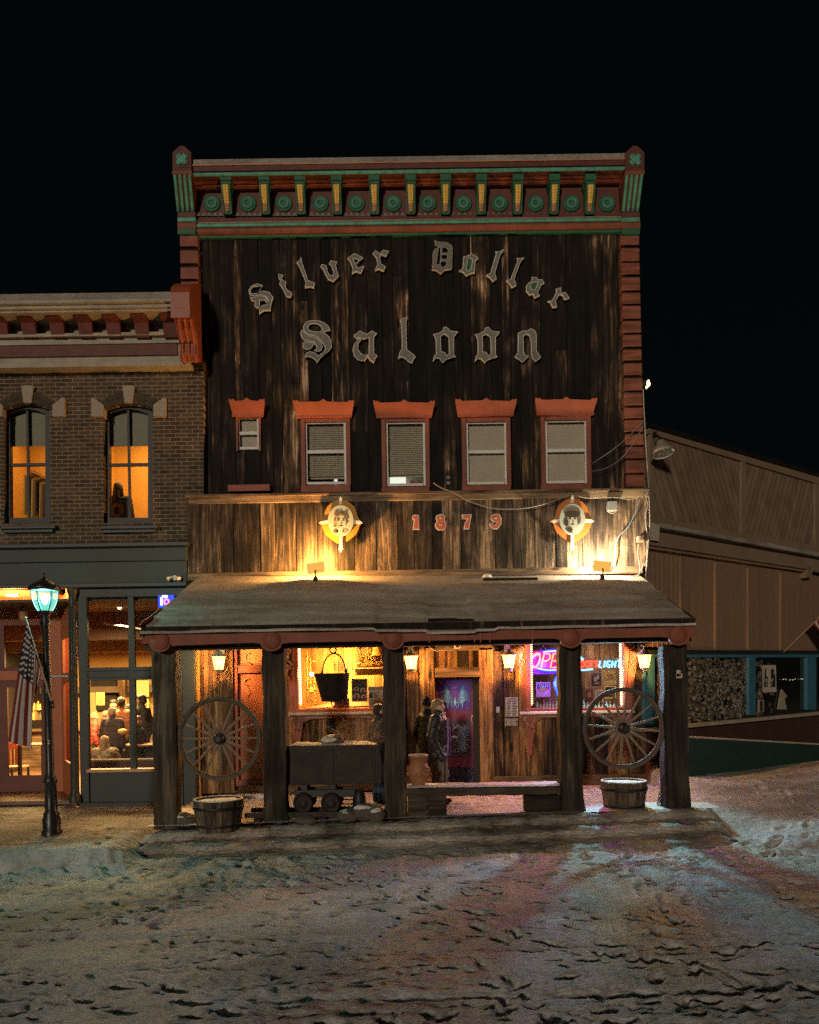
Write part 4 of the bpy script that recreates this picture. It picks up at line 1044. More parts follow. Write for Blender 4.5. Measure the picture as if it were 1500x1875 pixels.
# --- brick cornice
mb = MB(); L = -260
mb.prism([(W(L, 0, 15.3).x, 15.9, W(100, 536, 14.9).z + .02), (W(L, 0, 15.3).x, 14.78, W(100, 549, 14.8).z), (W(L, 0, 15.3).x, 15.9, W(100, 560, 14.8).z)], (W(322, 540, 14.9).x - W(L, 0, 15.3).x, 0, 0), 1)
mb.pb(L, 538, 321, 549, 14.95, .9, 1); mb.pb(L, 549, 320, 556, 14.72, 1.1, 0); mb.pb(L, 556, 320, 566, 14.8, 1.0, 0); mb.pb(L, 567, 321, 573, 14.86, .9, 0)
mb.pb(L, 573, 322, 611, 15.42, .3, 0); mb.pb(L, 611, 317, 617, 15.2, .4, 0); mb.pb(L, 617, 330, 632, 15.3, .4, 0)
mb.pb(L, 632, 334, 656, 15.36, .3, 0); mb.pb(L, 632, 325, 654, 15.33, .04, 2); mb.pb(L, 656, 338, 665, 15.34, .35, 0); mb.pb(L, 664, 347, 673, 15.2, .45, 0)
bc = mb.build('cornice', [M['cream'], M['dsnow'], M['darkred']], bb, bevel=.008)
for k in range(-3, 6):
    x = 37 + k * 52 if True else 0
    if x > 300: continue
    X0, X1, Z0, Z1 = rect(x, 574, x + 25, 611, 15.1)
    mb = MB(); mb.prism([(X0, y, z) for y, z in ((14.92, Z1), (14.92, Z1 - .06), (15.0, Z1 - .12), (15.12, Z1 - .16), (15.22, Z0 - .02), (15.45, Z0 - .02), (15.45, Z1))], (X1 - X0, 0, 0)); mb.build('bracket', M['darkred'], bc, bevel=.008)
# red end console
mb = MB(); A = W(320, 535, 14.7)
pf = [(14.55, 535), (14.62, 526), (14.8, 520), (15.0, 519), (15.4, 520), (15.4, 664), (15.2, 664), (15.1, 650), (15.12, 630), (15.05, 622), (14.98, 610), (14.85, 590), (14.78, 583), (14.58, 582)]
X0 = W(345, 600, 15.1).x - .17; wv = .34
mb.prism([(X0, y, W(340, p, y).z) for y, p in pf], (wv, 0, 0), 0)
for k in range(3):
    xx = X0 + .06 + k * .11
    mb.tube([(xx, y - .01, W(340, p, y).z) for y, p in pf[6:13]][::-1], .035, 8, 0)
mb.build('end_console', M['redc'] if 'redc' in M else M['red'], bb, bevel=.012)
# --- shopfront
mb = MB(); mb.pb(L, 996, 344, 1003, 15.22, .5, 1); mb.pb(L, 1003, 342, 1030, 15.34, .3, 0); mb.pb(L, 1030, 342, 1072, 15.40, .3, 0); mb.pb(L, 1070, 341, 1077, 15.30, .3, 1)
mb.build('shopfront_fascia', [M['ltgreen2'] if 'ltgreen2' in M else M['olive'], M['olive']], bb, bevel=.008)
mb = MB(); D = 15.45
mb.pb(145, 1077, 357, 1092, D, .12); mb.pb(145, 1092, 161, 1470, D, .12); mb.pb(236, 1092, 247, 1408, D + .02, .1); mb.pb(161, 1221, 330, 1228, D + .01, .1); mb.pb(161, 1228, 330, 1240, D + .03, .08); mb.pb(161, 1240, 330, 1245, D + .01, .1)
mb.pb(325, 1092, 333, 1488, D, .12); mb.pb(334, 1092, 357, 1488, D + .03, .12); mb.pb(161, 1413, 330, 1470, D + .04, .1); mb.pb(145, 1469, 330, 1480, D - .05, .2)
sf = mb.build('shop_window_frame', M['ltgreen3'] if 'ltgreen3' in M else M['ltgreen'], bb, bevel=.006)
mb = MB(); mb.pb(158, 1408, 330, 1414, D - .06, .2); mb.build('sill', M['cop'], sf, bevel=.006)
for r_ in ((165, 1092, 236, 1221), (247, 1092, 325, 1221), (165, 1245, 236, 1408), (247, 1245, 325, 1408)):
    mb = MB(); X0, X1, Z0, Z1 = rect(*r_, D + .06); mb.box(X0, X1, D + .06, D + .066, Z0, Z1); mb.build('pane', M['glass'], sf)
p = W(138, 1470, 15.4); pt_ = W(138, 1078, 15.4)
H = pt_.z - p.z; mb = MB(); mb.lathe([(.11, 0), (.11, .12), (.09, .16), (.075, .22), (.068, H - .35), (.085, H - .33), (.07, H - .3), (.085, H - .12), (.11, H - .05), (.11, H)], (p.x, 15.4, p.z), 20, 0)
for k in range(12):
    a_ = 2 * PI * k / 12; mb.tube([(p.x + .07 * math.cos(a_), 15.4 + .07 * math.sin(a_), p.z + .24), (p.x + .066 * math.cos(a_), 15.4 + .066 * math.sin(a_), p.z + H - .38)], .009, 5)
mb.build('shopfront_column', M['olive'], bb)
# --- recessed entrance
RDp = 17.0
Xe = W(148, 1200, 15.6).x
mb = MB(); X0, X1, Z0, Z1 = rect(-260, 1078, 92, 1470, RDp)
mb.box(X0, X1 + .5, 15.5, RDp + .2, W(60, 1078, 15.5).z - .02, W(60, 1078, 15.5).z + .05, 1)
zc = W(60, 1078, 15.5).z
# front wall pieces around door and transom
mb.pb(-260, 1060, -8, 1470, RDp, .1, 0); mb.pb(88, 1050, 128, 1475, RDp, .1, 0); mb.pb(-8, 1040, 88, 1140, RDp, .1, 0); mb.pb(-8, 1228, 88, 1245, RDp - .03, .13, 0)
mb.build('entrance_wall', [M['orange'], M['ceilrec'] if 'ceilrec' in M else M['cream']], bb)
mb = MB()   # splayed side wall with its window
A = Vector((W(112, 1200, RDp).x, RDp, 0)); B = Vector((W(132, 1200, 15.55).x, 15.55, 0)); d_ = (B - A); nrm = Vector((-d_.y, d_.x, 0)).normalized() * .05
zb_ = -.2
def side(f0, f1, z0, z1, m=0, off=0):
    a, b = A.lerp(B, f0), A.lerp(B, f1); o_ = nrm * off
    mb.add([(a.x + o_.x, a.y + o_.y, z0), (b.x + o_.x, b.y + o_.y, z0), (b.x + o_.x, b.y + o_.y, z1), (a.x + o_.x, a.y + o_.y, z1), (a.x + nrm.x, a.y + nrm.y, z0), (b.x + nrm.x, b.y + nrm.y, z0), (b.x + nrm.x, b.y + nrm.y, z1), (a.x + nrm.x, a.y + nrm.y, z1)],
           [(0, 1, 2, 3), (4, 7, 6, 5), (0, 4, 5, 1), (1, 5, 6, 2), (2, 6, 7, 3), (3, 7, 4, 0)], m)
side(0, .15, zb_, zc); side(.9, 1, zb_, zc); side(.15, .9, zb_, .62); side(.15, .9, 2.2, 2.4); side(.15, .9, 3.1, zc)
mb.build('entrance_side_wall', M['orange'], bb)
mb = MB(); mb.pb(-8, 1245, 88, 1258, RDp - .01, .06); mb.pb(-8, 1258, 14, 1440, RDp - .01, .06); mb.pb(76, 1258, 88, 1440, RDp - .01, .06); mb.pb(-8, 1420, 88, 1450, RDp - .012, .06)
ed = mb.build('shop_door', M['darkred'], bb, bevel=.006)
mb = MB(); X0, X1, Z0, Z1 = rect(14, 1258, 76, 1420, RDp + .02); mb.box(X0, X1, RDp + .02, RDp + .025, Z0, Z1); mb.build('pane', M['glass'], ed)
mb = MB(); mb.pb(-8, 1140, 8, 1228, RDp - .02, .06); mb.pb(80, 1140, 88, 1228, RDp - .02, .06); mb.pb(-8, 1138, 88, 1145, RDp - .022, .06); mb.pb(-8, 1222, 88, 1228, RDp - .025, .06)
tr_ = mb.build('transom_frame', M['darkred'], bb, bevel=.005)
mb = MB(); X0, X1, Z0, Z1 = rect(8, 1145, 80, 1222, RDp + .02); mb.box(X0, X1, RDp + .02, RDp + .025, Z0, Z1); mb.build('pane', M['glass'], tr_)
p = W(22, 1088, 16.2); mb = MB(); mb.lathe([(.11, 0), (.11, .03)], (p.x, 16.2, zc - .055), 20, 0); rl = mb.build('recessed_ceiling_light', emit('warm_downlight', (1, .75, .5), 5), bb)
point('downlight_lamp', (p.x, 16.2, zc - .14), .06, 800, (1, .28, .06), rl)
# --- restaurant interior
rX0, rX1 = -13.5, W(358, 1200, 15.6).x
z1r = 3.75
def rm(): 
    mb = MB()
    mb.box(rX0, rX1, 23.0, 23.1, -.2, z1r, 0); mb.box(rX1, rX1 + .05, 15.6, 23, -.2, z1r, 0); mb.box(rX0, rX1, 15.62, 23, z1r, z1r + .05, 1); mb.box(rX0, rX1, 15.62, 23, -.12, -.05, 2)
    mb.box(rX0 - .05, rX0, 15.62, 23, -.2, z1r, 0)
    return mb.build('dining_room', [M['gwall2'], M['ceil'], M['floor']], bb)
dr = rm()
mb = MB()   # ceiling beams, dark soffit, shelf band at the back
mb.box(rX0, rX1, 18.0, 18.35, 3.15, z1r - .01); mb.box(rX0, rX1, 20.6, 21.0, 3.0, 3.4); mb.box(rX0, rX1, 22.6, 22.98, 1.95, 2.12)
mb.build('ceiling_beam', M['ceil'], dr)
mb = MB(); X0, X1, Z0, Z1 = rect(165, 1222, 212, 1300, 22.8); mb.box(X0, X1, 22.85, 22.95, Z0, Z1 - .1); mb.build('chalkboard', M['dark'], dr)
mb = MB(); X0, X1, Z0, Z1 = rect(219, 1215, 229, 1300, 22.0); mb.box(X0, X1, 22.0, 22.2, -.19, 2.6); mb.box(X1 + .1, X1 + .16, 22.0, 22.2, -.19, 2.6); mb.build('door_casing', M['porchwood'], dr)
mb = MB(); X0, X1, Z0, Z1 = rect(246, 1246, 272, 1276, 22.5); mb.box(X0, X1, 22.5, 22.55, Z0, Z1); mb.build('lit_menu_panel', emit('yellow_lit_panel', (1, .72, .12), 1.5), dr)
mb = MB(); X0, X1, Z0, Z1 = rect(-200, 1378, 330, 1400, 19.8)
random.seed(5)
mb2 = MB()
for r0, n_, yb in (((160, 178), 7, 1320), ((40, 76), 10, 1300), ((40, 80), 10, 1318), ((224, 245), 7, 1296), ((258, 276), 6, 1300)):
    for k in range(n_):
        x = r0[0] + (r0[1] - r0[0]) * (k + .5) / n_; p = W(x, yb, 21.5); h_ = random.uniform(.16, .32)
        mb2.lathe([(.035, 0), (.035, h_ * .6), (.014, h_ * .75), (.014, h_)], (p.x, 21.5, p.z), 8, random.randint(0, 2))
mb2.build('back_bar_bottles', [M['gold'], emit('amber_backlit_bottle', (1, .5, .08), .8), M['orange']], dr)
mb = MB(); mb.box(rX0, rX1 - .1, 21.3, 21.8, -.19, .98, 0); mb.box(rX0, rX1 - .1, 21.2, 21.9, .98, 1.03, 0); mb.build('bar_counter', M['porchbeam'], dr)
for px, py, D in ((219, 1108, 17.0), (174, 1147, 18.6), (178, 1178, 21), (193, 1177, 21), (20, 1160, 19), (300, 1120, 18)):
    p = W(px, py, D); mb = MB(); mb.tube([(p.x, D, z1r), (p.x, D, p.z + .08)], .006, 5, 0); mb.lathe([(.09 if D < 19 else .05, -.05), (.04, .05), (.02, .09)], (p.x, D, p.z), 14, 0, cap=False)
    mb.ball((p.x, D, p.z - .04), .05 if D < 19 else .03, 10, 1); mb.build('pendant_lamp', [M['black'], emit('pendant_bulb', (1, .8, .45), 6)], dr)
mb = MB(); a_, b_ = W(190, 1141, 17.5), W(262, 1152, 16.5); mb.tube([a_, b_], .02, 8); mb.build('light_track', M['steel'], dr)
area('room_lamp', (-7.0, 19.5, 3.0), 1.6, 950, (1, .62, .22), dr)
area('room_lamp', (-9.5, 19.5, 3.0), 1.6, 500, (1, .58, .20), dr)
area('room_lamp', (-6.2, 16.8, 3.4), .8, 90, (1, .60, .28), dr)
mb = MB(); mb.pb(165, 1268, 173, 1316, 20.6, .1, 0); mb.pb(246, 1286, 262, 1290, 20.6, .1, 1); mb.build('beer_tap_panel', [emit('yellow_tap_panel', (1, .62, .10), 1.3), M['gold']], dr)
mb = MB(); mb.pb(177, 1268, 191, 1291, 20.8, .04, 0); mb.pb(180, 1271, 188, 1287, 20.78, .02, 1); mb.build('bar_picture', [M['gold'], M['terra']], dr)
# tables and sofa inside
def boxthing(name, label, cat, px0, py0, px1, py1, D, th, mat, bevel=.03):
    a, b, c, d = rect(px0, py0, px1, py1, D); mb = MB(); mb.box(a, b, D, D + th, c, d); o = mb.build(name, mat, None, loc=((a + b) / 2, D + th / 2, c), bevel=bevel); return tag(o, label, cat)
a, b, c, d = rect(160, 1376, 300, 1408, 16.6)
sofa = thing('sofa', ((a + b) / 2, 16.8, -.19), 'orange sofa with its back to the restaurant window', 'sofa')
mb = MB(); mb.box(a, b, 16.35, 16.55, .1, .66); mb.build('backrest', M['sofa'] if 'sofa' in M else M['orange'], sofa, bevel=.05)
mb = MB(); mb.box(a, b, 16.55, 17.2, .0, .30); mb.build('seat', M['orange'], sofa, bevel=.05)
mb = MB(); mb.box(b - .16, b, 16.35, 17.2, .0, .5); mb.build('arm', M['orange'], sofa, bevel=.04)
mb = MB(); p = W(268, 1364, 17.6); mb.lathe([(.42, 0), (.42, .03)], (p.x, 17.6, p.z), 24); tb = thing('bar_table', (p.x, 17.6, -.19), 'round wooden bar table at the right of the restaurant window', 'table')
mb.build('table_top', M['cop'], tb); mb = MB(); mb.lathe([(.2, -.0), (.05, .03), (.035, .06), (.035, p.z + .19)], (p.x, 17.6, -.19), 12); mb.build('leg', M['black'], tb)
# small open sign high in the shop window
sg = thing('neon_window_sign', W(304, 1100, 15.35), 'small blue and red lit sign in the top corner of the brick shop window', 'neon sign')
mb = MB(); mb.pb(290, 1090, 318, 1112, 15.36, .03); mb.build('sign_panel', emit('blue_sign_face', (.04, .08, 1), 1.6), sg)
mb = MB(); c_ = W(305, 1102, 15.34); mb.tube([(c_.x + .045 * math.cos(t), 15.34, c_.z + .05 * math.sin(t)) for t in np.linspace(0, 2 * PI, 16, endpoint=False)], .014, 6, closed=True); mb.build('red_ring', emit('red_sign_ring', (1, .08, .12), 8), sg)
mb = MB(); mb.pb(294, 1094, 297, 1108, 15.33, .02); mb.pb(297, 1090, 306, 1094, 15.33, .02); mb.build('white_bar', emit('white_sign_bar', (.5, .8, 1), 5), sg)
mb = MB(); pts = [W(x, y, 15.3) for x, y in ((291, 1112), (289, 1118), (280, 1124), (272, 1131), (264, 1135), (256, 1143))]; mb.tube(pts, .006, 5); mb.build('cord', M['wire'], sg)
p = W(318, 1057, 15.3); sc_ = thing('security_floodlight', p, 'small white twin head light on the brick shopfront fascia', 'light')
mb = MB(); mb.lathe([(.045, 0), (.045, .04)], (p.x, 15.4, p.z), 12, 0, (0, -1, 0)); mb.build('mount', M['white'], sc_)
for s_ in (-1, 1): mb = MB(); mb.lathe([(.02, 0), (.028, .05), (.04, .1)], (p.x + s_ * .03, 15.32, p.z), 12, 0, (s_ * .8, -.5, -.3)); mb.build('lamp_head', M['white'], sc_)

# ================================================================== PANELLED BUILDING (right)
P0 = Vector((W(1188, 1000, 15.9).x, 15.9, 0)); TT = Vector((.760, .650, 0)); NN = Vector((.650, -.760, 0))
def RP(px, py, off=0):
    u, v = unroll(px, py); k = u / FPX; q = P0 + NN * off
    s_ = (k * q.y - q.x) / (TT.x - k * TT.y); p = q + TT * s_
    return Vector((p.x, p.y, CAMH - v / FPX * p.y))
def rp(mb, pts, off, th, m=0, t=None):
    mb.prism([RP(x, y, off) for x, y in pts], -NN * th, m, t)
def rq(mb, x0, y0, x1, y1, off, th, m=0):   # a rectangle in the wall: px columns, heights taken at the left edge
    a = RP(x0, y0, off); b = RP(x1, y0, off); c = RP(x0, y1, off).z
    mb.prism([(a.x, a.y, a.z), (b.x, b.y, a.z), (b.x, b.y, c), (a.x, a.y, c)], -NN * th, m)
pbld = thing('panelled_building', P0, 'low brown panelled building running back from the right side of the saloon', 'building')
def diagmat(name, ang):
    m, t, p = nmat(name); p.inputs['Roughness'].default_value = .75
    tc = N(t, 'ShaderNodeTexCoord'); mp = N(t, 'ShaderNodeMapping'); mp.inputs['Rotation'].default_value = (0, 0, -math.atan2(TT.y, TT.x)); t.links.new(tc.outputs['Object'], mp.inputs[0])
    sp = N(t, 'ShaderNodeSeparateXYZ'); t.links.new(mp.outputs[0], sp.inputs[0])
    a = N(t, 'ShaderNodeMath', operation='MULTIPLY'); a.inputs[1].default_value = math.cos(ang); t.links.new(sp.outputs['X'], a.inputs[0])
    b = N(t, 'ShaderNodeMath', operation='MULTIPLY_ADD'); b.inputs[1].default_value = math.sin(ang); t.links.new(sp.outputs['Z'], b.inputs[0]); t.links.new(a.outputs[0], b.inputs[2])
    c = N(t, 'ShaderNodeMath', operation='MULTIPLY'); c.inputs[1].default_value = 5.2; t.links.new(b.outputs[0], c.inputs[0])
    f = N(t, 'ShaderNodeMath', operation='FRACT'); t.links.new(c.outputs[0], f.inputs[0])
    g = N(t, 'ShaderNodeMath', operation='GREATER_THAN'); g.inputs[1].default_value = .07; t.links.new(f.outputs[0], g.inputs[0])
    fl = N(t, 'ShaderNodeMath', operation='FLOOR'); t.links.new(c.outputs[0], fl.inputs[0]); wn = N(t, 'ShaderNodeTexWhiteNoise', noise_dimensions='1D'); t.links.new(fl.outputs[0], wn.inputs[1])
    n = N(t, 'ShaderNodeTexNoise'); n.inputs['Scale'].default_value = 2.5; n.inputs['Detail'].default_value = 7; t.links.new(tc.outputs['Object'], n.inputs[0])
    ad = N(t, 'ShaderNodeMath', operation='MULTIPLY_ADD'); ad.inputs[1].default_value = .3; t.links.new(wn.outputs[0], ad.inputs[0]); t.links.new(n.outputs['Fac'], ad.inputs[2])
    r = N(t, 'ShaderNodeValToRGB'); r.color_ramp.elements[0].position = .4; r.color_ramp.elements[1].position = .95; r.color_ramp.elements[0].color = (.19, .13, .08, 1); r.color_ramp.elements[1].color = (.33, .235, .145, 1); t.links.new(ad.outputs[0], r.inputs[0])
    mx = N(t, 'ShaderNodeMix', data_type='RGBA'); t.links.new(g.outputs[0], mx.inputs['Factor']); mx.inputs[6].default_value = (.05, .034, .02, 1); t.links.new(r.outputs[0], mx.inputs[7]); t.links.new(mx.outputs[2], p.inputs['Base Color'])
    bp = N(t, 'ShaderNodeBump'); bp.inputs['Strength'].default_value = 1; bp.inputs['Distance'].default_value = .012; t.links.new(g.outputs[0], bp.inputs['Height']); t.links.new(bp.outputs[0], p.inputs['Normal']); return m
d1, d2 = diagmat('diagonal_boards_falling', math.radians(28)), diagmat('diagonal_boards_rising', math.radians(-28))
mb = MB(); rp(mb, [(1190, 778), (1362, 828), (1362, 983), (1190, 957)], 0, .2, 0); rp(mb, [(1362, 828), (1498, 868), (1498, 1010), (1362, 983)], .002, .2, 1); rp(mb, [(1498, 868), (1760, 946), (1760, 1060), (1498, 1010)], 0, .2, 0)
pp = mb.build('parapet', [d1, d2], pbld)
mb = MB(); rp(mb, [(1186, 773), (1760, 941), (1760, 946), (1186, 778)], .12, .4, 1); rp(mb, [(1188, 779), (1760, 947), (1760, 964), (1188, 793)], .05, .1, 0)
for x, y0, y1 in ((1194, 780, 955), (1362, 832, 982), (1497, 872, 1008)): rp(mb, [(x - 4, y0), (x + 4, y0 + 2), (x + 4, y1), (x - 4, y1)], .04, .05, 0)
rp(mb, [(1190, 944), (1760, 1048), (1760, 1062), (1190, 955)], .05, .1, 0)
mb.build('parapet_trim', [M['tanpanel'], M['black']], pp)
mb = MB()
for k in range(120):
    f = k / 119; px = 1192 + f * 420; py = 958 + (px - 1190) * .182; p = RP(px, py, .10)
    mb.ball((p.x, p.y, p.z), .035 + .03 * random.random(), 6, 0, (1.6, 1.2, .6))
rp(mb, [(1190, 955), (1760, 1059), (1760, 1066), (1190, 962)], .18, .3, 0)
mb.build('snow_ledge', M['dsnow'], pbld)
mb = MB(); rp(mb, [(1190, 960), (1760, 1066), (1760, 1095), (1190, 992)], .02, .2, 0); rp(mb, [(1190, 992), (1484, 1038), (1484, 1043), (1190, 997)], .16, .2, 1); rp(mb, [(1190, 997), (1482, 1043), (1482, 1048), (1190, 1004)], .10, .2, 0)
p = RP(1484, 1046, .1); mb.prism([RP(1482, 1036, .16), RP(1488, 1040, .16), RP(1487, 1056, .16), RP(1476, 1058, .16)], -NN * .2, 0)
mb.build('fascia_moulding', [M['tanpanel'], M['tanpanel']], pbld, bevel=.006)
mb = MB(); rp(mb, [(1184, 1003), (1760, 1098), (1760, 1199), (1184, 1192)], 0, .15, 0)
for x, wd_ in ((1250, 3), (1313, 2.5), (1374, 3.5), (1432, 1.5), (1560, 2)): rp(mb, [(x - wd_, 1000 + (x - 1184) * .165 + 8), (x + wd_, 1000 + (x - 1184) * .165 + 9), (x + wd_, 1199), (x - wd_, 1199)], .045, .05, 0)
x = 1196
while x < 1247: rp(mb, [(x, 1010 + (x - 1184) * .16), (x + 1.2, 1010 + (x - 1184) * .16), (x + 1.2, 1195), (x, 1195)], .012, .02, 0); x += 8.5
mb.build('wall_panel', M['tanpanel2'] if 'tanpanel2' in M else M['tanpanel'], pbld)
mb = MB()
rp(mb, [(1184, 1190), (1760, 1192), (1760, 1198), (1184, 1198)], .07, .12, 1); rp(mb, [(1184, 1197), (1760, 1199), (1760, 1203), (1184, 1204)], .06, .2, 0)
for x, w2 in ((1190, 9), (1378, 6), (1487, 8), (1520, 6)): rp(mb, [(x - w2, 1203), (x + w2, 1203), (x + w2, 1320 - (x - 1260) * .09), (x - w2, 1320 - (x - 1260) * .09)], .07, .2, 0)
wf = mb.build('window_frame', [M['teal'], M['olive']], pbld, bevel=.006)
mb = MB(); rp(mb, [(1184, 1334), (1760, 1278), (1760, 1284), (1184, 1340)], .16, .3, 0); mb.build('sill', M['cream'], wf, bevel=.006)
mb = MB(); rp(mb, [(1184, 1202), (1760, 1202), (1760, 1282), (1184, 1336)], -.02, .01, 0); mb.build('pane', simple('dark_shop_glass', (.012, .012, .012), .08, var=.1, bump=0), wf)
mb = MB(); rp(mb, [(1184, 1338), (1760, 1282), (1760, 1500), (1184, 1500)], .02, .2, 0)
x = 1262
while x < 1560: rp(mb, [(x, 1336 - (x - 1262) * .1), (x + 2.2, 1336 - (x - 1262) * .1), (x + 2.2, 1480), (x, 1480)], .035, .02, 0); x += 4.4
mb.build('base_boards', M['darkred2'] if 'darkred2' in M else M['siding'], pbld)
mb = MB(); rp(mb, [(1184, 1395), (1216, 1395), (1216, 1450), (1184, 1450)], .05, .05, 0); mb.build('clay_base', M['hood'], pbld)
bp_ = [RP(1190, 1000, -.16), RP(1760, 1100, -.16)]
mb = MB(); a, b = bp_; zt = RP(1190, 775).z; q = -NN * 7
mb.add([(a.x, a.y, -.3), (b.x, b.y, -.3), (b.x, b.y, zt - .9), (a.x, a.y, zt - .4), (a.x + q.x, a.y + q.y, -.3), (b.x + q.x, b.y + q.y, -.3), (b.x + q.x, b.y + q.y, zt - .9), (a.x + q.x, a.y + q.y, zt - .4)], [(0, 1, 2, 3), (1, 5, 6, 2), (3, 2, 6, 7), (4, 7, 6, 5)])
mb.build('building_shell', M['dark'], pbld)
# stickers covering the glass
random.seed(3)
cols = [simple('sticker_paper_%s' % n, c, .7, var=.1) for n, c in (('cream', (.34, .28, .20)), ('grey', (.15, .13, .10)), ('brown', (.10, .065, .04)), ('amber', (.26, .16, .06)), ('white', (.40, .36, .29)), ('black', (.03, .03, .03)))]
mb = MB()
def sticker(mb, px, py, wv, hv, kind, mi):
    c_ = RP(px, py, .0 + random.uniform(.0, .004)); a_ = random.gauss(0, .12)
    ux = TT * math.cos(a_) + Vector((0, 0, math.sin(a_))); uz = Vector((0, 0, math.cos(a_))) - TT * math.sin(a_)
    def ring(w3, h3, off, mm):
        if kind == 0: pts = [(-1, -1), (1, -1), (1, 1), (-1, 1)]
        else: pts = [(math.cos(2 * PI * k / 10), math.sin(2 * PI * k / 10)) for k in range(10)]
        mb.add([c_ + NN * off + ux * (x * w3) + uz * (y * h3) for x, y in pts], [tuple(range(len(pts)))], mm)
    ring(wv, hv, 0, mi)
    if random.random() < .75: ring(wv * .68, hv * .6, .003, 5 if mi != 5 else 0)
    if random.random() < .6:
        ring(wv * .38, hv * random.uniform(.12, .4), .006, random.choice([0, 1, 4, 3]))
for k in range(950):
    px = random.uniform(1197, 1371); lim = 1330 - (px - 1184) * .1
    py = random.uniform(1206, lim)
    s_ = random.choice([.035, .045, .06, .08]) * random.uniform(.8, 1.2)
    sticker(mb, px, py, s_ * random.uniform(.7, 1.5), s_ * random.uniform(.6, 1.1), random.randint(0, 1), random.choice([0, 0, 1, 1, 2, 4, 5, 1, 3 if random.random() < .2 else 1]))
for k in range(60): sticker(mb, random.uniform(1386, 1396) if k < 45 else random.uniform(1386, 1420), random.uniform(1208, 1308), .05, .045, random.randint(0, 1), random.choice([0, 1, 1, 2]))
st = mb.build('window_stickers', cols, wf); st['kind'] = 'stuff'
# poster and dish cloth in the right pane
def rtext(mb, txt, px, py, size, off, m):
    vs, fs = text_mesh(txt, size, .003); c_ = RP(px, py, off)
    mb.add([c_ + TT * x + NN * (-y) + Vector((0, 0, z)) for x, y, z in vs], fs, m)
po = thing('window_poster', RP(1408, 1245, .03), 'pale poster with dark figures in the unlit blue framed window', 'poster')
mb = MB(); rp(mb, [(1396, 1218), (1421, 1218), (1422, 1267), (1397, 1268)], .03, .005, 0); mb.build('paper_sheet', M['paper'], po)
mb = MB(); rp(mb, [(1401, 1224), (1403, 1224), (1403, 1238), (1406, 1240), (1406, 1258), (1399, 1258)], .034, .002, 0); rp(mb, [(1412, 1226), (1416, 1224), (1418, 1228), (1417, 1232), (1420, 1238), (1420, 1258), (1411, 1258), (1412, 1236)], .034, .002, 0); mb.build('figure_print', M['ink'], po)
mb = MB(); rtext(mb, 'PILLOW', 1408.5, 1246, .11, .04, 0); rtext(mb, '& DAY', 1408.5, 1254, .11, .04, 0); mb.build('lettering', M['paper'], po)
mb = MB(); rp(mb, [(1432, 1262), (1442, 1275), (1437, 1280), (1441, 1299), (1425, 1299), (1428, 1280)], .03, .03, 0); tag(mb.build('hanging_cloth', M['cream'], None, loc=RP(1433, 1299, .03), bevel=.01), 'pale pointed cloth standing on the sill of the dark blue framed window', 'cloth')
mb = MB(); rp(mb, [(1390, 1281), (1399, 1281), (1399, 1303), (1390, 1304)], .03, .03, 0); rp(mb, [(1392, 1283), (1397, 1283), (1397, 1302), (1392, 1303)], .035, .006, 1); tag(mb.build('picture_frame', [M['cream'], M['ink']], None, loc=RP(1394, 1304, .03)), 'small narrow picture frame standing in the dark window', 'picture frame')
# string lights deep in the window
mb = MB(); 
for x, y in ((1435, 1244), (1439, 1243.5), (1447, 1245), (1452, 1245), (1456, 1243.5), (1467, 1243), (1470, 1243.5)): mb.ball(RP(x, y, .02), .009, 6)
tag(mb.build('string_lights', emit('fairy_light', (1, .85, .6), 1.2), None, loc=RP(1452, 1244, .02)), 'short row of tiny white lights in the dark window on the right', 'string lights')
# paper notice near the corner
mb = MB(); rp(mb, [(1192, 957), (1208, 962), (1207, 991), (1192, 989)], .21, .01, 0); nb = tag(mb.build('weathered_notice', M['paper'], None, loc=RP(1200, 990, .21)), 'white weathered paper notice high in the corner beside the saloon', 'notice')
# green tarp wall
M['tarp'] = simple('green_tarp', (.004, .026, .019), .6, var=.3, scale=3, stretch=(1, 1, 8), bump=.3)
def GT(px, py, D=15.1): return W(px, py, D)
gf = thing('green_barrier', W(1380, 1410, 15.1), 'long low dark green barrier in the snow in front of the panelled building', 'barrier')
mb = MB(); a, b = W(1256, 1349, 14.9), W(1560, 1366, 15.9)
mb.prism([a, b, (b.x, b.y, -.2), (a.x, a.y, -.2)], (0, .06, 0)); mb.build('tarp_sheet', M['tarp'], gf)
mb = MB(); mb.tube([a + Vector((0, -.02, .0)), b + Vector((0, -.02, 0))], .018, 8); mb.build('top_rail', M['dsnow'], gf)
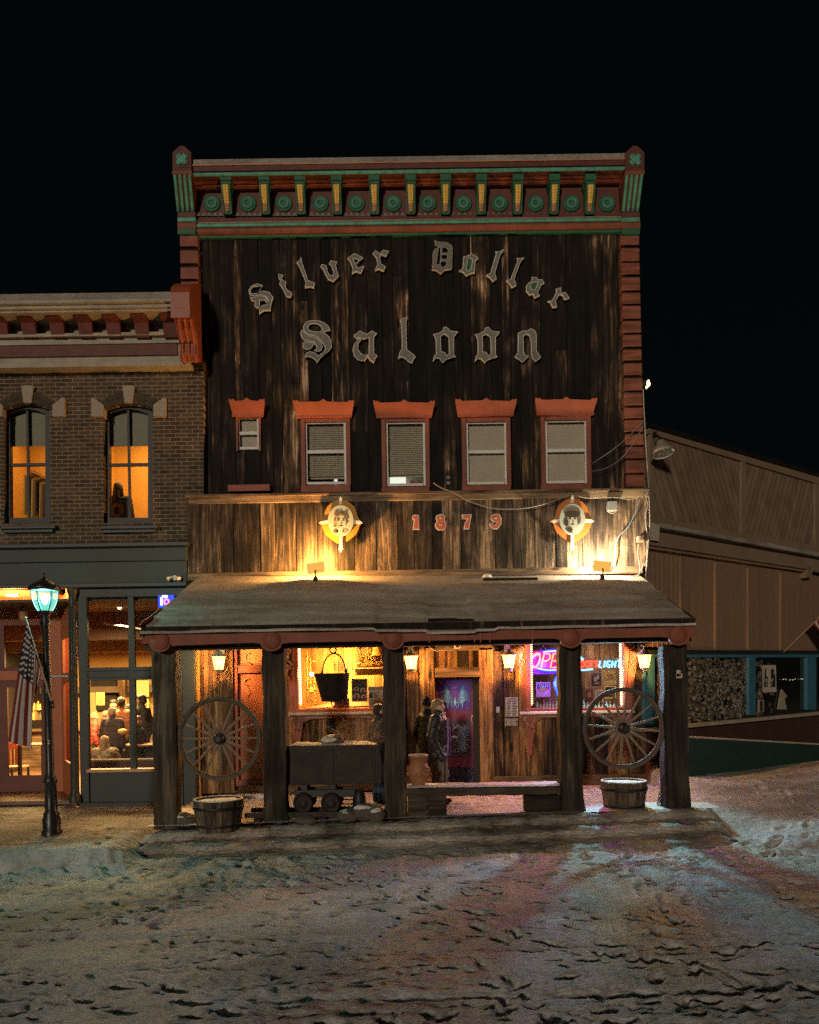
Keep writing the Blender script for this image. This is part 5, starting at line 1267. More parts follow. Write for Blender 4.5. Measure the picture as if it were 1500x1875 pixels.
# ================================================================== SALOON SIGN LETTERS
LD = 15.56
G1 = (540, 570, 5.77); G2 = (770, 570, 5.77); G3 = (440, 440, 5.0); G4 = (770, 430, 5.0)
LET = [
 ('large S of the word Saloon', G1, [[[(375,200),(360,160),(325,125),(270,100),(215,92),(150,98),(108,125),(88,160),(90,200),(115,230),(160,250),(210,262),(240,280),(285,320),(315,370),(320,400),(290,440),(245,470),(235,455),(205,432),(160,420),(120,440),(100,488),(130,478),(175,488),(215,515),(237,545),(265,500),(310,455),(360,420),(390,380),(385,320),(365,270),(330,238),(300,222),(335,208)],[(290,190),(262,150),(215,128),(165,135),(140,165),(145,185),(170,205),(220,212),(265,215)]],[[(75,190),(60,215),(62,255),(85,295),(130,315),(175,320),(200,330),(225,365),(228,395),(200,415),(245,425),(280,410),(292,370),(280,325),(245,290),(200,268),(140,248),(95,215)]],[[(180,318),(140,325),(100,315),(82,340),(85,380),(115,402),(155,400),(180,380),(200,345),(203,325)]]]),
 ('letter a of the word Saloon', G1, [[[(685,203),(620,258),(660,302),(625,350),(610,410),(625,470),(660,510),(700,527),(740,515),(770,478),(790,515),(835,545),(850,505),(872,465),(838,448),(836,268),(866,232),(815,203),(760,240)],[(680,282),(720,297),(783,275),(780,450),(740,462),(700,445),(670,400),(672,340),(700,305)]]]),
 ('letter l of the word Saloon', G1, [[[(1190,60),(1140,70),(1107,97),(1125,120),(1130,395),(1108,430),(1088,497),(1130,480),(1165,500),(1195,530),(1245,548),(1250,510),(1280,480),(1225,430),(1185,405),(1177,110)]]]),
 ('first o of the word Saloon', G2, [[[(240,170),(275,162),(320,205),(398,212),(355,270),(355,455),(378,478),(320,492),(270,512),(238,545),(200,500),(165,495),(130,535),(140,480),(165,445),(160,300),(150,265),(135,240),(190,230),(235,200)],[(215,262),(250,240),(297,272),(302,445),(275,465),(255,430),(220,422)]]]),
 ('second o of the word Saloon', G2, [[[(682,175),(717,164),(762,207),(840,214),(797,272),(797,457),(815,478),(762,494),(712,514),(680,547),(642,502),(607,497),(572,537),(582,482),(607,447),(602,302),(592,267),(577,242),(632,232),(677,202)],[(657,264),(692,242),(739,274),(744,447),(717,467),(697,432),(662,424)]]]),
 ('final n of the word Saloon', G2, [[[(1030,228),(1080,202),(1130,205),(1165,178),(1210,200),(1228,240),(1228,415),(1275,485),(1215,535),(1175,490),(1165,300),(1150,260),(1120,240),(1088,265),(1092,430),(1105,460),(1148,470),(1078,540),(1030,505),(995,478),(1028,435)]]]),
 ('small tilted capital S starting the word Silver', G3, [[[(205,410),(150,395),(100,415),(75,460),(85,500),(130,515),(190,500),(235,515),(255,550),(245,590),(205,590),(175,630),(172,672),(215,640),(275,640),(280,590),(300,520),(270,475),(215,460),(175,468)],[(165,425),(125,422),(95,450),(100,485),(150,485),(175,468),(188,435)]],[[(88,515),(100,548),(135,560),(130,600),(160,625),(180,600),(178,550),(225,548),(235,572),(250,545),(235,515),(190,505),(135,522)]]]),
 ('letter i of the word Silver', G3, [[[(350,305),(392,318),(375,345),(420,385),(412,410),(430,450),(472,478),(462,522),(420,512),(385,440),(357,400),(370,370),(350,345)]]]),
 ('letter l of the word Silver', G3, [[[(555,150),(570,210),(620,360),(650,378),(682,385),(675,435),(630,425),(590,430),(600,385),(545,250),(515,200),(545,180)]]]),
 ('letter v of the word Silver', G3, [[[(735,240),(745,215),(790,230),(800,280),(815,315),(848,320),(855,290),(830,230),(810,215),(830,182),(855,190),(885,195),(875,225),(890,290),(903,320),(880,345),(850,375),(800,355),(775,310),(760,270)]]]),
 ('letter e of the word Silver', G3, [[[(1045,117),(1123,155),(1060,225),(1075,250),(1135,232),(1105,300),(1060,285),(1022,303),(1030,260),(1005,195),(980,163)],[(1035,165),(1085,180),(1055,215)]]]),
 ('final r of the word Silver', G3, [[[(1212,120),(1240,90),(1275,120),(1310,85),(1358,97),(1335,150),(1290,130),(1280,160),(1290,215),(1330,235),(1315,280),(1265,262),(1235,275),(1245,240),(1258,220),(1245,160)]]]),
 ('capital D starting the word Dollar', G4, [[[(130,45),(155,60),(240,65),(285,90),(297,130),(290,290),(284,312),(225,318),(185,355),(150,325),(103,318),(120,300),(105,285),(115,260),(112,170),(130,130),(165,110),(135,85)],[(168,118),(158,190),(148,272),(178,266),(184,195),(184,112)],[(200,115),(230,113),(252,130),(252,165),(200,160)],[(195,182),(245,180),(243,222),(192,215)],[(188,240),(238,240),(235,275),(210,298),(185,280)]]]),
 ('letter o of the word Dollar with a green centre', G4, [[[(470,168),(532,212),(505,235),(497,345),(460,352),(420,375),(395,345),(352,328),(385,310),(395,195),(430,190)],[(440,210),(475,225),(460,315),(435,330),(420,315)]]]),
 ('first l of the word Dollar', G4, [[[(765,130),(720,150),(685,150),(693,165),(640,345),(600,370),(635,390),(662,428),(698,400),(682,350),(728,190)]]]),
 ('second l of the word Dollar', G4, [[[(950,205),(910,212),(882,210),(890,232),(825,405),(783,418),(812,445),(838,483),(878,460),(860,400),(915,250)]]]),
 ('letter a of the word Dollar with a green centre', G4, [[[(1020,383),(1062,385),(1075,408),(1115,405),(1135,440),(1110,455),(1075,530),(1095,552),(1045,578),(1030,540),(1000,550),(968,515),(968,465),(1000,430),(1018,420)],[(1020,440),(1075,430),(1050,500),(1025,500),(1005,470)]]]),
 ('final r of the word Dollar', G4, [[[(1238,495),(1285,480),(1290,530),(1330,525),(1365,575),(1320,592),(1300,550),(1270,545),(1240,605),(1250,655),(1212,665),(1190,620),(1162,605),(1205,600),(1245,520)]]]),
]
for lab, (ox, oy, sc), polys in LET:
    mb = MB()
    for k, loops in enumerate(polys):
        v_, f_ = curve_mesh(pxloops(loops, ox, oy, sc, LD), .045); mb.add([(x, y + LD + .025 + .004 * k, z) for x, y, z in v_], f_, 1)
        v_, f_ = curve_mesh(pxloops(loops, ox, oy, sc, LD), .02, offset=-.005 if 'capital D' in lab else -.013); mb.add([(x, y + LD + .005 + .004 * k, z) for x, y, z in v_], f_, 0)
    xs_ = [p[0] for p in mb.v]; zs_ = [p[2] for p in mb.v]
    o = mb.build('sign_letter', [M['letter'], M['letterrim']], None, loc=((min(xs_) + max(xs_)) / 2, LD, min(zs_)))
    tag(o, 'grey blackletter ' + lab, 'sign letter', 'blackletter letters of the saloon name')
    if 'green' in lab:
        lp = pxloops([polys[0][1]], ox, oy, sc, LD); v_, f_ = curve_mesh(lp, .01, offset=.01)
        mb = MB(); mb.add([(x, y + LD + .035, z) for x, y, z in v_], f_); mb.build('green_backing', M['dgreen'], o)
# year numerals
ND = 15.34
NUM = [('1', [[(148,128),(205,135),(212,338),(120,335),(135,200),(112,200),(112,150)]], []),
       ('8', [[(500,120),(545,130),(568,165),(555,210),(580,250),(575,310),(535,345),(475,345),(430,310),(425,255),(450,220),(432,185),(445,140)]], [(505,175),(505,268)]),
       ('7', [[(795,125),(932,125),(920,190),(895,330),(818,330),(835,240),(870,190),(835,190),(798,192)]], []),
       ('9', [[(1250,118),(1310,125),(1340,180),(1335,260),(1290,325),(1240,335),(1190,300),(1168,255),(1215,245),(1245,275),(1282,240),(1230,235),(1185,190),(1200,140)]], [(1252,180)])]
for ch, lp, dots in NUM:
    mb = MB(); v_, f_ = curve_mesh(pxloops(lp, 740, 925, 7.5, ND), .03); mb.add([(x, y + ND + .02, z) for x, y, z in v_], f_, 0)
    v_, f_ = curve_mesh(pxloops(lp, 740, 925, 7.5, ND), .02, offset=-.016); mb.add([(x, y + ND, z) for x, y, z in v_], f_, 1)
    for x, y in dots: c_ = W(740 + x / 7.5, 925 + y / 7.5, ND); mb.ball((c_.x, ND - .008, c_.z), .026, 12, 2, (1, .6, 1))
    xs_ = [p[0] for p in mb.v]; zs_ = [p[2] for p in mb.v]
    tag(mb.build('year_numeral', [M['white'], M['orangepaint'] if 'orangepaint' in M else M['hood'], M['steel']], None, loc=((min(xs_) + max(xs_)) / 2, ND, min(zs_))), 'orange numeral %s edged in white, one of the year digits on the wooden band' % ch, 'numeral', 'year numerals')
# medallions
M['sepia'] = flat('sepia_dark', (.035, .027, .016)); M['sepia2'] = flat('sepia_mid', (.12, .095, .055)); M['pale'] = flat('pale_portrait_paper', (.46, .50, .42)); M['face'] = flat('sepia_face', (.34, .30, .21)); M['ochre'] = simple('ochre_board', (.52, .24, .012), .6, var=.08, scale=5)
def medallion(cx, cy, label, style, ringmat):
    D = 15.25; t = thing('portrait_medallion', W(cx, cy + 50, D), label, 'medallion', 'portrait medallions on the band')
    s = 1 / 13.64
    R = [(755,345),(800,350),(900,375),(925,410),(960,420),(1060,510),(1110,620),(1150,760),(1190,830),(1275,905),(1200,960),(1170,1080),(1110,1200),(1000,1300),(900,1370),(800,1430)]
    rt = [((x - 725), (y - 865)) for x, y in R]; lt = [(-x - 0, y) for x, y in rt][::-1]
    pts = [(cx + x * s, cy + y * s) for x, y in rt + lt]
    v_, f_ = curve_mesh([tw(pts, D)], .04); mb = MB(); mb.add([(x, y + D + .02, z) for x, y, z in v_], f_); mb.build('shaped_board', ringmat, t)
    for sp_ in (((-2.6, -30), (-2.6, -40), (0, -45), (2.6, -40), (2.6, -30)), ((-2.8, 29), (2.8, 29), (2.8, 52), (5, 50), (0, 58), (-5, 50), (-2.8, 52)), ((-22, -1), (-22, 5), (-35, 6), (-40, 3.5), (-35, 1)), ((22, -1), (22, 5), (35, 6), (40, 3.5), (35, 0))):
        mb = MB(); mb.prism([W(cx + x, cy + y, D - .03) for x, y in sp_], (0, .03, 0)); mb.build('white_spoke', M['white'], t)
    ov = [(cx + 23.5 * math.cos(a), cy + 28.5 * math.sin(a)) for a in np.linspace(0, 2 * PI, 36, endpoint=False)]
    mb = MB(); mb.prism([W(x, y, D - .045) for x, y in ov], (0, .03, 0)); pr = mb.build('portrait_oval', M['pale'], t)
    def el(mb, dx, dy, rx, ry, k, m=0, n=20, sk=0):
        mb.add([W(cx + dx + rx * math.cos(a) + sk * math.sin(a), cy + dy + ry * math.sin(a), D - .046 - k * .0012) for a in np.linspace(0, 2 * PI, n, endpoint=False)], [tuple(range(n))], m)
    mb = MB(); mats = [M['sepia'], M['sepia2'], M['face'], M['pale']]
    rnd = random.Random(4)
    if style == 'curly':
        for k in range(60):
            a = rnd.uniform(0, 2 * PI); r = rnd.uniform(.55, 1)
            if math.sin(a) > .75: continue
            el(mb, 14 * r * math.cos(a) , -2 + 17 * r * math.sin(a), 2.6, 2.4, 1 + k * .02, 1 if k % 3 else 2, 8)
        el(mb, -1, 17, 7, 6, 2, 3); el(mb, -9, 19, 5, 4, 2, 1); el(mb, 8, 19, 5, 4, 2, 2)
        el(mb, 0, 1, 9.5, 13, 3.5, 2); el(mb, 2, 2, 7.5, 11.5, 4.2, 3)
        for k in range(22): el(mb, rnd.uniform(-10, 10), -14 + rnd.uniform(-3, 4), 2.4, 2.0, 4.6 + k * .02, 1, 8)
    else:
        el(mb, 0, 19, 10, 6, 1.2, 1); el(mb, 4, 18, 6, 7, 1.8, 3); el(mb, 0, -3, 14, 15, 2, 1); el(mb, 0, 2, 12, 13, 3, 1)
        el(mb, 0, 3, 9.5, 12, 3.6, 2); el(mb, 2.5, 3.5, 7.5, 11, 4, 3); el(mb, 0, -13, 15, 9.5, 4.6, 1); el(mb, 0, -10, 14.5, 6, 5, 0); el(mb, 12, 0, 3.6, 9, 4.8, 1); el(mb, -11, 6, 4, 7, 4.8, 0); el(mb, -5, 19, 6, 4, 4.8, 0)
    for e in (-4, 5): el(mb, e, -1, 2.4, 1.1, 6, 0); el(mb, e, -4, 3, .7, 6, 0)
    el(mb, 1.5, 5, 1.6, .9, 6, 1); el(mb, 1, 3, .7, 3, 5.8, 1); el(mb, .5, 9, 3.6, 1.1, 6, 0)
    mb.build('portrait_print', mats, pr)
medallion(624, 953.5, 'yellow medallion with a curly haired portrait, at the left of the year digits', 'curly', M['ochre'])
medallion(1048.3, 951, 'orange medallion with a portrait in a dark cap, at the right of the year digits', 'cap', M['ochre2'] if 'ochre2' in M else M['ochre'])
# flood lights on the porch roof
def flood(cx, cy, label, col, e, mir):
    D = 14.95; p = W(cx, cy, D); t = thing('floodlight', W(cx, cy + 22, D), label, 'floodlight', 'floodlights on the porch roof')
    a = .55; up = Vector((0, math.cos(a), math.sin(a))).normalized(); tilt = up
    side_ = Vector((1, 0, .12 * mir)).normalized(); nrm = Vector((0, .62, .78)); h_ = nrm.cross(side_)
    mb = MB(); mb.obox(p, side_ * .15, h_ * .085, nrm * .045); mb.obox(p + nrm * .05, side_ * .16, h_ * .095, nrm * .008); mb.build('housing', M['brass'] if 'brass' in M else M['gold'], t, bevel=.01)
    mb = MB(); mb.obox(p + nrm * .062, side_ * .135, h_ * .07, nrm * .003); mb.build('lens', emit('floodlight_glass_' + ('warm' if col[2] < .6 else 'white'), col, 8), t)
    # bulb ends that show from below
    mb = MB(); mb.obox(p + nrm * .062 - h_ * .0, side_ * .175, h_ * .02, nrm * .012); mb.build('reflector_lip', emit('reflector_' + ('warm' if col[2] < .6 else 'white'), col, 5), t)
    mb = MB(); mb.tube([p - nrm * .04, p - nrm * .1, Vector((p.x, p.y, W(cx, cy + 22, D).z))], .014, 8); mb.lathe([(.05, 0), (.04, .06), (.02, .09)], W(cx, cy + 23, D), 12); mb.build('bracket', M['black'], t)
    point('flood_lamp', p + nrm * .13, .035, e, col, t)
flood(578, 1041, 'warm yellow floodlight on the porch roof under the left medallion', (1, .47, .11), 400, 1)
flood(1103, 1038, 'white floodlight on the porch roof under the right medallion', (1, .80, .52), 220, -1)

# ================================================================== LANTERNS
M['lglass'] = emit('lantern_glass_glow', (1, .58, .14), 3.2, through=True)
M['bulb'] = emit('lantern_bulb', (1, .80, .45), 9)
M['lcap'] = simple('pale_lantern_cap', (.75, .62, .42), .45, .2, var=.2, scale=20)
def lantern(px, py, D=15.36):
    p = W(px, py, D)       # centre of glass
    t = thing('wall_lantern', p, 'x', 'lantern', 'wall lanterns under the porch')
    mb = MB(); mb.lathe([(.155, .115), (.15, .13), (.10, .165), (.07, .18), (.065, .205), (.03, .225), (.012, .25), (.012, .29)], p, 8, 0); mb.build('lantern_cap', M['lcap'], t)
    mb = MB(); mb.lathe([(.075, -.12), (.118, .112)], p, 6, 0, smooth=False, cap=False); mb.build('lantern_glass', M['lglass'], t)
    mb = MB()
    for k in range(6):
        a = 2 * PI * k / 6; mb.tube([(p.x + .077 * math.cos(a), p.y + .077 * math.sin(a), p.z - .12), (p.x + .121 * math.cos(a), p.y + .121 * math.sin(a), p.z + .113)], .006, 5)
    mb.lathe([(.08, -.135), (.08, -.12)], p, 12); mb.lathe([(.045, -.16), (.06, -.135)], p, 12); mb.lathe([(.012, -.20), (.03, -.16)], p, 10)
    mb.tube([(p.x, p.y, p.z + .27), (p.x, p.y + .1, p.z + .31), (p.x, p.y + .28, p.z + .30)], .012, 6)
    pts = [(p.x, p.y + .03, p.z - .15), (p.x + .06, p.y + .1, p.z - .19), (p.x + .1, p.y + .2, p.z - .13), (p.x + .1, p.y + .30, p.z - .06)]; mb.tube(pts, .009, 6)
    mb.box(p.x - .05, p.x + .05, 15.62, 15.67, p.z + .18, p.z + .38); mb.build('lantern_frame', M['lcap'], t)
    mb = MB(); mb.ball(p, .034, 12, 0, (1, 1, 1.5)); b = mb.build('bulb', M['bulb'], t)
    point('lantern_lamp', p + Vector((0, -.05, 0)), .035, 180, (1, .56, .20), b)
    return t
l0 = lantern(401, 1214); l0['label'] = 'lit wall lantern above the wagon wheel at the left end of the porch'
for px, py, lb in ((753, 1213, 'lit wall lantern between the big porch post and the two people'), (932, 1211, 'lit wall lantern above the white notices'), (1180, 1211, 'lit wall lantern at the right end of the porch above the other wheel')):
    copy_tree(l0, loc=W(px, py, 15.36), label=lb)

# ================================================================== WINDOW CONTENTS
def poster(label, px0, py0, px1, py1, D, mats, build, name='poster', cat='poster', group=None):
    c_ = W((px0 + px1) / 2, py1, D); t = thing(name, c_, label, cat, group)
    mb = MB(); mb.pb(px0, py0, px1, py1, D, .006); mb.build('paper_sheet', mats[0], t)
    mb = MB(); build(mb); 
    if mb.v: mb.build('print', mats[1:], t)
    return t
def fl(mb, x0, y0, x1, y1, D, m=0): mb.pb(x0, y0, x1, y1, D, .002, m)
def rd_(mb, cx, cy, rx, ry, D, m=0): mb.add([W(cx + rx * math.cos(a), cy + ry * math.sin(a), D) for a in np.linspace(0, 2 * PI, 18, endpoint=False)], [tuple(range(18))], m)
def tx(mb, s, cx, cy, size, D, m=0): p = W(cx, cy, D); add_text(mb, s, p, size, .003, m)
def f1(mb):
    D = 15.80; fl(mb, 646, 1245, 671, 1283, D - .004, 1)
    tx(mb, 'BOOM DAYS', 659, 1248.5, .062, D - .008, 0); tx(mb, 'BURLESQUE SHOW', 659, 1253.5, .036, D - .008, 0)
    for x, y, r in ((652.5, 1262, 5), (664.5, 1264, 5), (653, 1275, 6), (666, 1276, 5)):
        rd_(mb, x, y, r, r, D - .006, 0); rd_(mb, x, y, r * .8, r * .8, D - .008, 2); rd_(mb, x + .5, y - 1, r * .3, r * .4, D - .010, 1); rd_(mb, x, y + 3, r * .5, r * .35, D - .009, 1)
poster('black and cream show poster with four round portraits in the amber window', 644, 1243, 673, 1285, 15.80, [M['paper'], M['paper'], M['ink'], M['cop']], f1)
def f2(mb):
    D = 15.79; tx(mb, 'BLUES NIGHT', 690, 1261, .055, D - .004, 0)
    for k in range(5): fl(mb, 677, 1268 + k * 2, 694 - (k % 2) * 4, 1268.8 + k * 2, D - .004, 0)
    rd_(mb, 679, 1274, 3, 5, D - .005, 0)
    for k in range(4): fl(mb, 677, 1282 + k * 3, 698, 1282.6 + k * 3, D - .004, 0)
poster('buff text poster beside the show poster with round portraits', 675, 1257, 702, 1296, 15.79, [M['paper'], M['ink']], f2)
def f3(mb):
    for k in range(4): fl(mb, 618, 1285 + k * 3, 637, 1285.6 + k * 3, 15.78, 0)
poster('cream card with lines of text on the amber window sill under the bucket', 612, 1279, 640, 1298, 15.79, [M['paper'], M['ink']], f3, 'display_card', 'card')
# gilded fretwork panel
fp = thing('fretwork_panel', W(680, 1222, 16.2), 'gilded fretwork panel with a bell shape at the top right of the amber window', 'panel')
mb = MB(); mb.pb(652, 1176, 706, 1222, 16.2, .03); mb.build('backing', simple('dark_fret_backing', (.20, .09, .03), .7), fp)
mb = MB(); rnd = random.Random(9)
for k in range(90):
    x, y = rnd.uniform(654, 704), rnd.uniform(1180, 1219)
    if 664 < x < 672 and y < 1206 or 682 < x < 698 and y < 1200: continue
    c_ = W(x, y, 16.18); r = .035; a0 = rnd.uniform(0, 6)
    mb.tube([(c_.x + r * math.cos(a0 + q), 16.18, c_.z + r * math.sin(a0 + q)) for q in (0, .7, 1.4, 2.1, 2.8, 3.5)], .010, 5)
c_ = W(690, 1200, 16.16); mb.lathe([(.11, 0), (.085, .03), (.06, .14), (.03, .2), (.005, .21)], (c_.x, 16.16, c_.z), 14, 0, sy=.3); mb.build('fretwork', M['gold'], fp)
sh = thing('display_shelf', W(672, 1228, 16.0), 'narrow wooden shelf below the fretwork panel in the amber window', 'shelf')
mb = MB(); mb.pb(650, 1224, 716, 1229, 16.0, .5, 0); mb.pb(650, 1229, 716, 1236, 16.3, .1, 0); mb.build('board', M['porchbeam'], sh, bevel=.006)
# candlestick rack + lit bulb
ck = thing('iron_candle_rack', W(572, 1297, 16.0), 'tall gilt candle rack with one bare lit bulb at the left of the amber window', 'candle rack')
mb = MB()
for x, y0, y1 in ((562, 1192, 1290), (568, 1205, 1296), (575, 1230, 1294)):
    a, b = W(x, y0, 16.05), W(x + 2, y1, 16.05); mb.tube([a, b], .012, 6)
    for q in np.linspace(.1, .9, 5): c_ = a.lerp(b, q); mb.lathe([(.03, -.01), (.03, .01)], c_, 8)
for y in (1212, 1245, 1262, 1285): mb.tube([W(560, y, 16.05), W(580, y - 2, 16.05)], .010, 6)
mb.lathe([(.05, 0), (.03, .02), (.03, .08)], W(570, 1266, 16.0), 10); mb.build('rack_frame', M['gold'], ck)
c_ = W(570.5, 1234.5, 15.95); mb = MB(); mb.ball(c_, .042, 12); mb.build('bulb', emit('bare_bulb', (1, .85, .5), 9), ck); point('bulb_lamp', c_ + Vector((0, -.1, 0)), .04, 22, (1, .62, .25), ck)
wr = thing('wire_basket', W(622, 1226, 16.3), 'black wire rack hanging in the amber window behind the bucket handle', 'rack')
mb = MB()
for y in (1212, 1216, 1221, 1226): mb.tube([W(611, y, 16.3), W(648, y + (1 if y % 2 else 0), 16.3)], .007, 5)
for x in (613, 620, 627, 637, 646): mb.tube([W(x, 1210, 16.3), W(x, 1228, 16.3)], .007, 5)
mb.build('wire_grid', M['black'], wr)
ct = thing('case_counter', W(640, 1300, 16.2), 'sloping brown display board along the bottom of the amber window', 'display board')
a, b, c_, d = W(556, 1297, 15.85), W(712, 1290, 15.85), W(712, 1268, 16.5), W(600, 1288, 16.3)
mb = MB(); mb.prism([a, b, c_, d], (0, 0, -.03)); mb.build('board', M['orange'], ct)
def rope(pxs, label, e=9, col=(1, .62, .22), D=15.70):
    mb = MB(); pts = [W(x, y, D) for x, y in pxs]
    L = sum((b - a).length for a, b in zip(pts, pts[1:])); n = int(L / .045)
    a, b = pts[0], pts[-1]
    for k in range(n):
        f = k / n; mb.ball(a.lerp(b, f), .016, 6, 0, (1.6, 1, .9))
    t = thing('rope_light', b, label, 'rope light', 'rope lights framing the display windows')
    mb.build('light_beads', emit('rope_light_bead', col, e), t)
    mb = MB(); mb.tube([a, b], .012, 6); mb.build('light_tube', emit('rope_light_tube', col, e * .35), t)
    return t
rope([(548, 1183), (551, 1292)], 'bright rope light down the left side of the amber window', 7, (1, .75, .35), 15.74)
rope([(973, 1180), (974, 1292)], 'rope light down the left side of the window with the open sign', 4, (1, .66, .30))
rope([(1136, 1180), (1138, 1293)], 'rope light down the right side of the window with the beer sign', 6, (1, .72, .42))
area('case_lamp', (W(630, 1180, 16.2).x, 16.15, W(630, 1172, 16.2).z + .05), .5, 260, (1, .55, .14), bay1)
area('case_lamp', (W(1090, 1180, 16.2).x, 16.25, W(1090, 1172, 16.2).z + .05), .5, 26, (1, .66, .42), bay2)
# neon OPEN
def stroke(mb, pts, r, m, D, n=8, closed=False):
    q = [W(x, y, D) for x, y in pts]; mb.tube(q, r * .62, n, 0, closed=closed); mb.tube(q, r * 1.75, n, 1, closed=closed)
def ell(cx, cy, rx, ry, a0=0, a1=2 * PI, n=24, rot=0): return [(cx + rx * math.cos(a) * math.cos(rot) - ry * math.sin(a) * math.sin(rot), cy + rx * math.cos(a) * math.sin(rot) + ry * math.sin(a) * math.cos(rot)) for a in np.linspace(a0, a1, n)]
M['hred'] = emit('neon_red_glass_halo', (1, .02, .03), 1.6, through=True); M['hblue'] = emit('neon_blue_glass_halo', (.03, .05, 1), 1.8, through=True); M['hcyan'] = emit('neon_cyan_glass_halo', (.02, .35, .55), 1.1, through=True)  # wider glowing glass tubes imitate the halo around the neon
M['nred'] = emit('neon_red', (1, .45, .30), 4); M['nblue'] = emit('neon_pale_blue', (.45, .60, 1), 4); M['ncyan'] = emit('neon_cyan', (.05, .45, 1), 2.6); M['nwhite'] = emit('neon_white', (.55, .90, 1), 4); M['namber'] = emit('neon_amber_red', (1, .13, .03), 4.5)
D = 15.76
ns = thing('open_neon_sign', W(1000, 1232, D), 'red neon sign reading OPEN inside a blue neon oval in the saloon window', 'neon sign')
mb = MB(); stroke(mb, ell(1012, 1210, 40, 17, .55, PI + 1.0, 30, -.05), .020, 0, D); stroke(mb, ell(1012, 1209, 40, 17, PI + 1.15, 2 * PI + .3, 30, -.05), .020, 0, D); mb.build('blue_oval', [M['nblue'], M['hblue']], ns)
mb = MB(); sk = lambda pts: [(x + (1209 - y) * .22, y) for x, y in pts]
stroke(mb, sk(ell(981, 1209, 7.5, 13)), .024, 0, D - .03)
stroke(mb, sk([(994, 1222), (994, 1197), (1002, 1197), (1006, 1200), (1006, 1206), (1002, 1210), (994, 1210)]), .024, 0, D - .03)
stroke(mb, sk([(1021, 1197), (1011, 1197), (1011, 1222), (1021, 1222)]), .024, 0, D - .03); stroke(mb, sk([(1011, 1210), (1019, 1210)]), .024, 0, D - .03)
stroke(mb, sk([(1027, 1222), (1027, 1197), (1039, 1222), (1039, 1197)]), .024, 0, D - .03); mb.build('red_letters', [M['nred'], M['hred']], ns)
mb = MB(); mb.pb(974, 1190, 1052, 1234, D + .05, .02); mb.build('backing_panel', simple('glow_tinted_acrylic_panel', (.16, .02, .30), .35), ns)  # purple tint stands in for neon glow behind the tubes
mb = MB(); mb.tube([W(990, 1190, D), W(1000, 1174, D)], .004, 4); mb.tube([W(1000, 1190, D), W(990, 1174, D)], .004, 4); mb.build('hanging_chain', M['steel'], ns)
cr_ = thing('ring_neon_sign', W(1030, 1270, D), 'cyan neon ring half hidden behind the porch post in the saloon window', 'neon sign')
mb = MB(); stroke(mb, ell(1031, 1252, 15, 17, 1.2, 2 * PI + .6), .018, 0, D); stroke(mb, [(1020, 1262), (1022, 1274)], .016, 0, D); mb.build('neon_ring', [M['ncyan'], M['hblue']], cr_); mb = MB(); stroke(mb, ell(1031, 1252, 9, 11), .012, 0, D); mb.build('inner_ring', [M['nred'], M['hred']], cr_)
bs = thing('beer_neon_sign', W(1090, 1228, D), 'red and white neon beer sign beside the open sign', 'neon sign')
mb = MB()
stroke(mb, ell(1054, 1214, 7, 9, .6, 2 * PI - .6, 18), .016, 0, D); stroke(mb, ell(1066, 1216, 4, 5), .015, 0, D); stroke(mb, ell(1076, 1216, 4, 5), .015, 0, D); stroke(mb, [(1083, 1221), (1084, 1210), (1089, 1211)], .014, 0, D); stroke(mb, [(1094, 1210), (1090, 1213), (1094, 1218), (1090, 1221)], .014, 0, D); mb.build('red_script', [M['namber'], M['hred']], bs)
mb = MB(); stroke(mb, [(1048, 1226), (1070, 1227), (1086, 1225)], .014, 0, D); stroke(mb, [(1050, 1200), (1062, 1203), (1068, 1208)], .02, 0, D)
def L(pts): stroke(mb, [(x + (1216 - y) * .15, y) for x, y in pts], .015, 0, D)
L([(1098, 1210), (1098, 1222), (1103, 1222)]); L([(1107, 1210), (1107, 1222)]); L([(1117, 1211), (1112, 1211), (1111, 1220), (1117, 1222), (1117, 1217), (1114, 1217)]); L([(1121, 1210), (1121, 1222)]); L([(1127, 1210), (1127, 1222)]); L([(1121, 1216), (1127, 1216)]); L([(1130, 1210), (1138, 1210)]); L([(1134, 1210), (1134, 1222)]); mb.build('white_letters', [M['nwhite'], M['hcyan']], bs)
mb = MB(); mb.tube([W(1070, 1176, D), W(1078, 1192, D), W(1088, 1176, D)], .006, 5); mb.tube([W(1078, 1192, D), W(1078, 1208, D)], .005, 5); mb.pb(1050, 1206, 1138, 1208, D + .02, .01); mb.build('hanging_chain', M['steel'], bs)
def pp1(mb): 
    fl(mb, 1083.5, 1232.5, 1100.5, 1256.5, 16.10, 0); rd_(mb, 1090, 1243, 3.5, 4.5, 16.095, 1); rd_(mb, 1095, 1240, 3, 4, 16.094, 1); rd_(mb, 1093, 1251, 5, 3, 16.093, 2); tx(mb, 'RODEO', 1092, 1235, .05, 16.09, 1)
poster('framed dark poster with two pale figures, below the beer sign', 1082, 1231, 1102, 1258, 16.11, [M['cream'], M['ink'], M['paper'], M['terra']], pp1)
def pp2(mb): fl(mb, 1107, 1228, 1127, 1250, 16.10, 0); fl(mb, 1107, 1242, 1127, 1246, 16.095, 1); rd_(mb, 1118, 1238, 6, 4, 16.094, 1)
poster('amber landscape poster right of the framed dark poster', 1105, 1226, 1129, 1254, 16.11, [M['paper'], M['gold'], M['cop']], pp2)
def pp3(mb): fl(mb, 1073, 1263, 1086, 1285, 16.04, 0); rd_(mb, 1079, 1272, 4, 5, 16.035, 1); tx(mb, 'WANTED', 1079, 1265, .035, 16.03, 1)
poster('red brown handbill under the framed dark poster', 1072, 1261, 1087, 1287, 16.05, [M['terra'], M['darkred'], M['cop']], pp3)
def pp4(mb):
    for k in range(6): fl(mb, 1092, 1266 + k * 3, 1103, 1267 + k * 3, 16.04, 0)
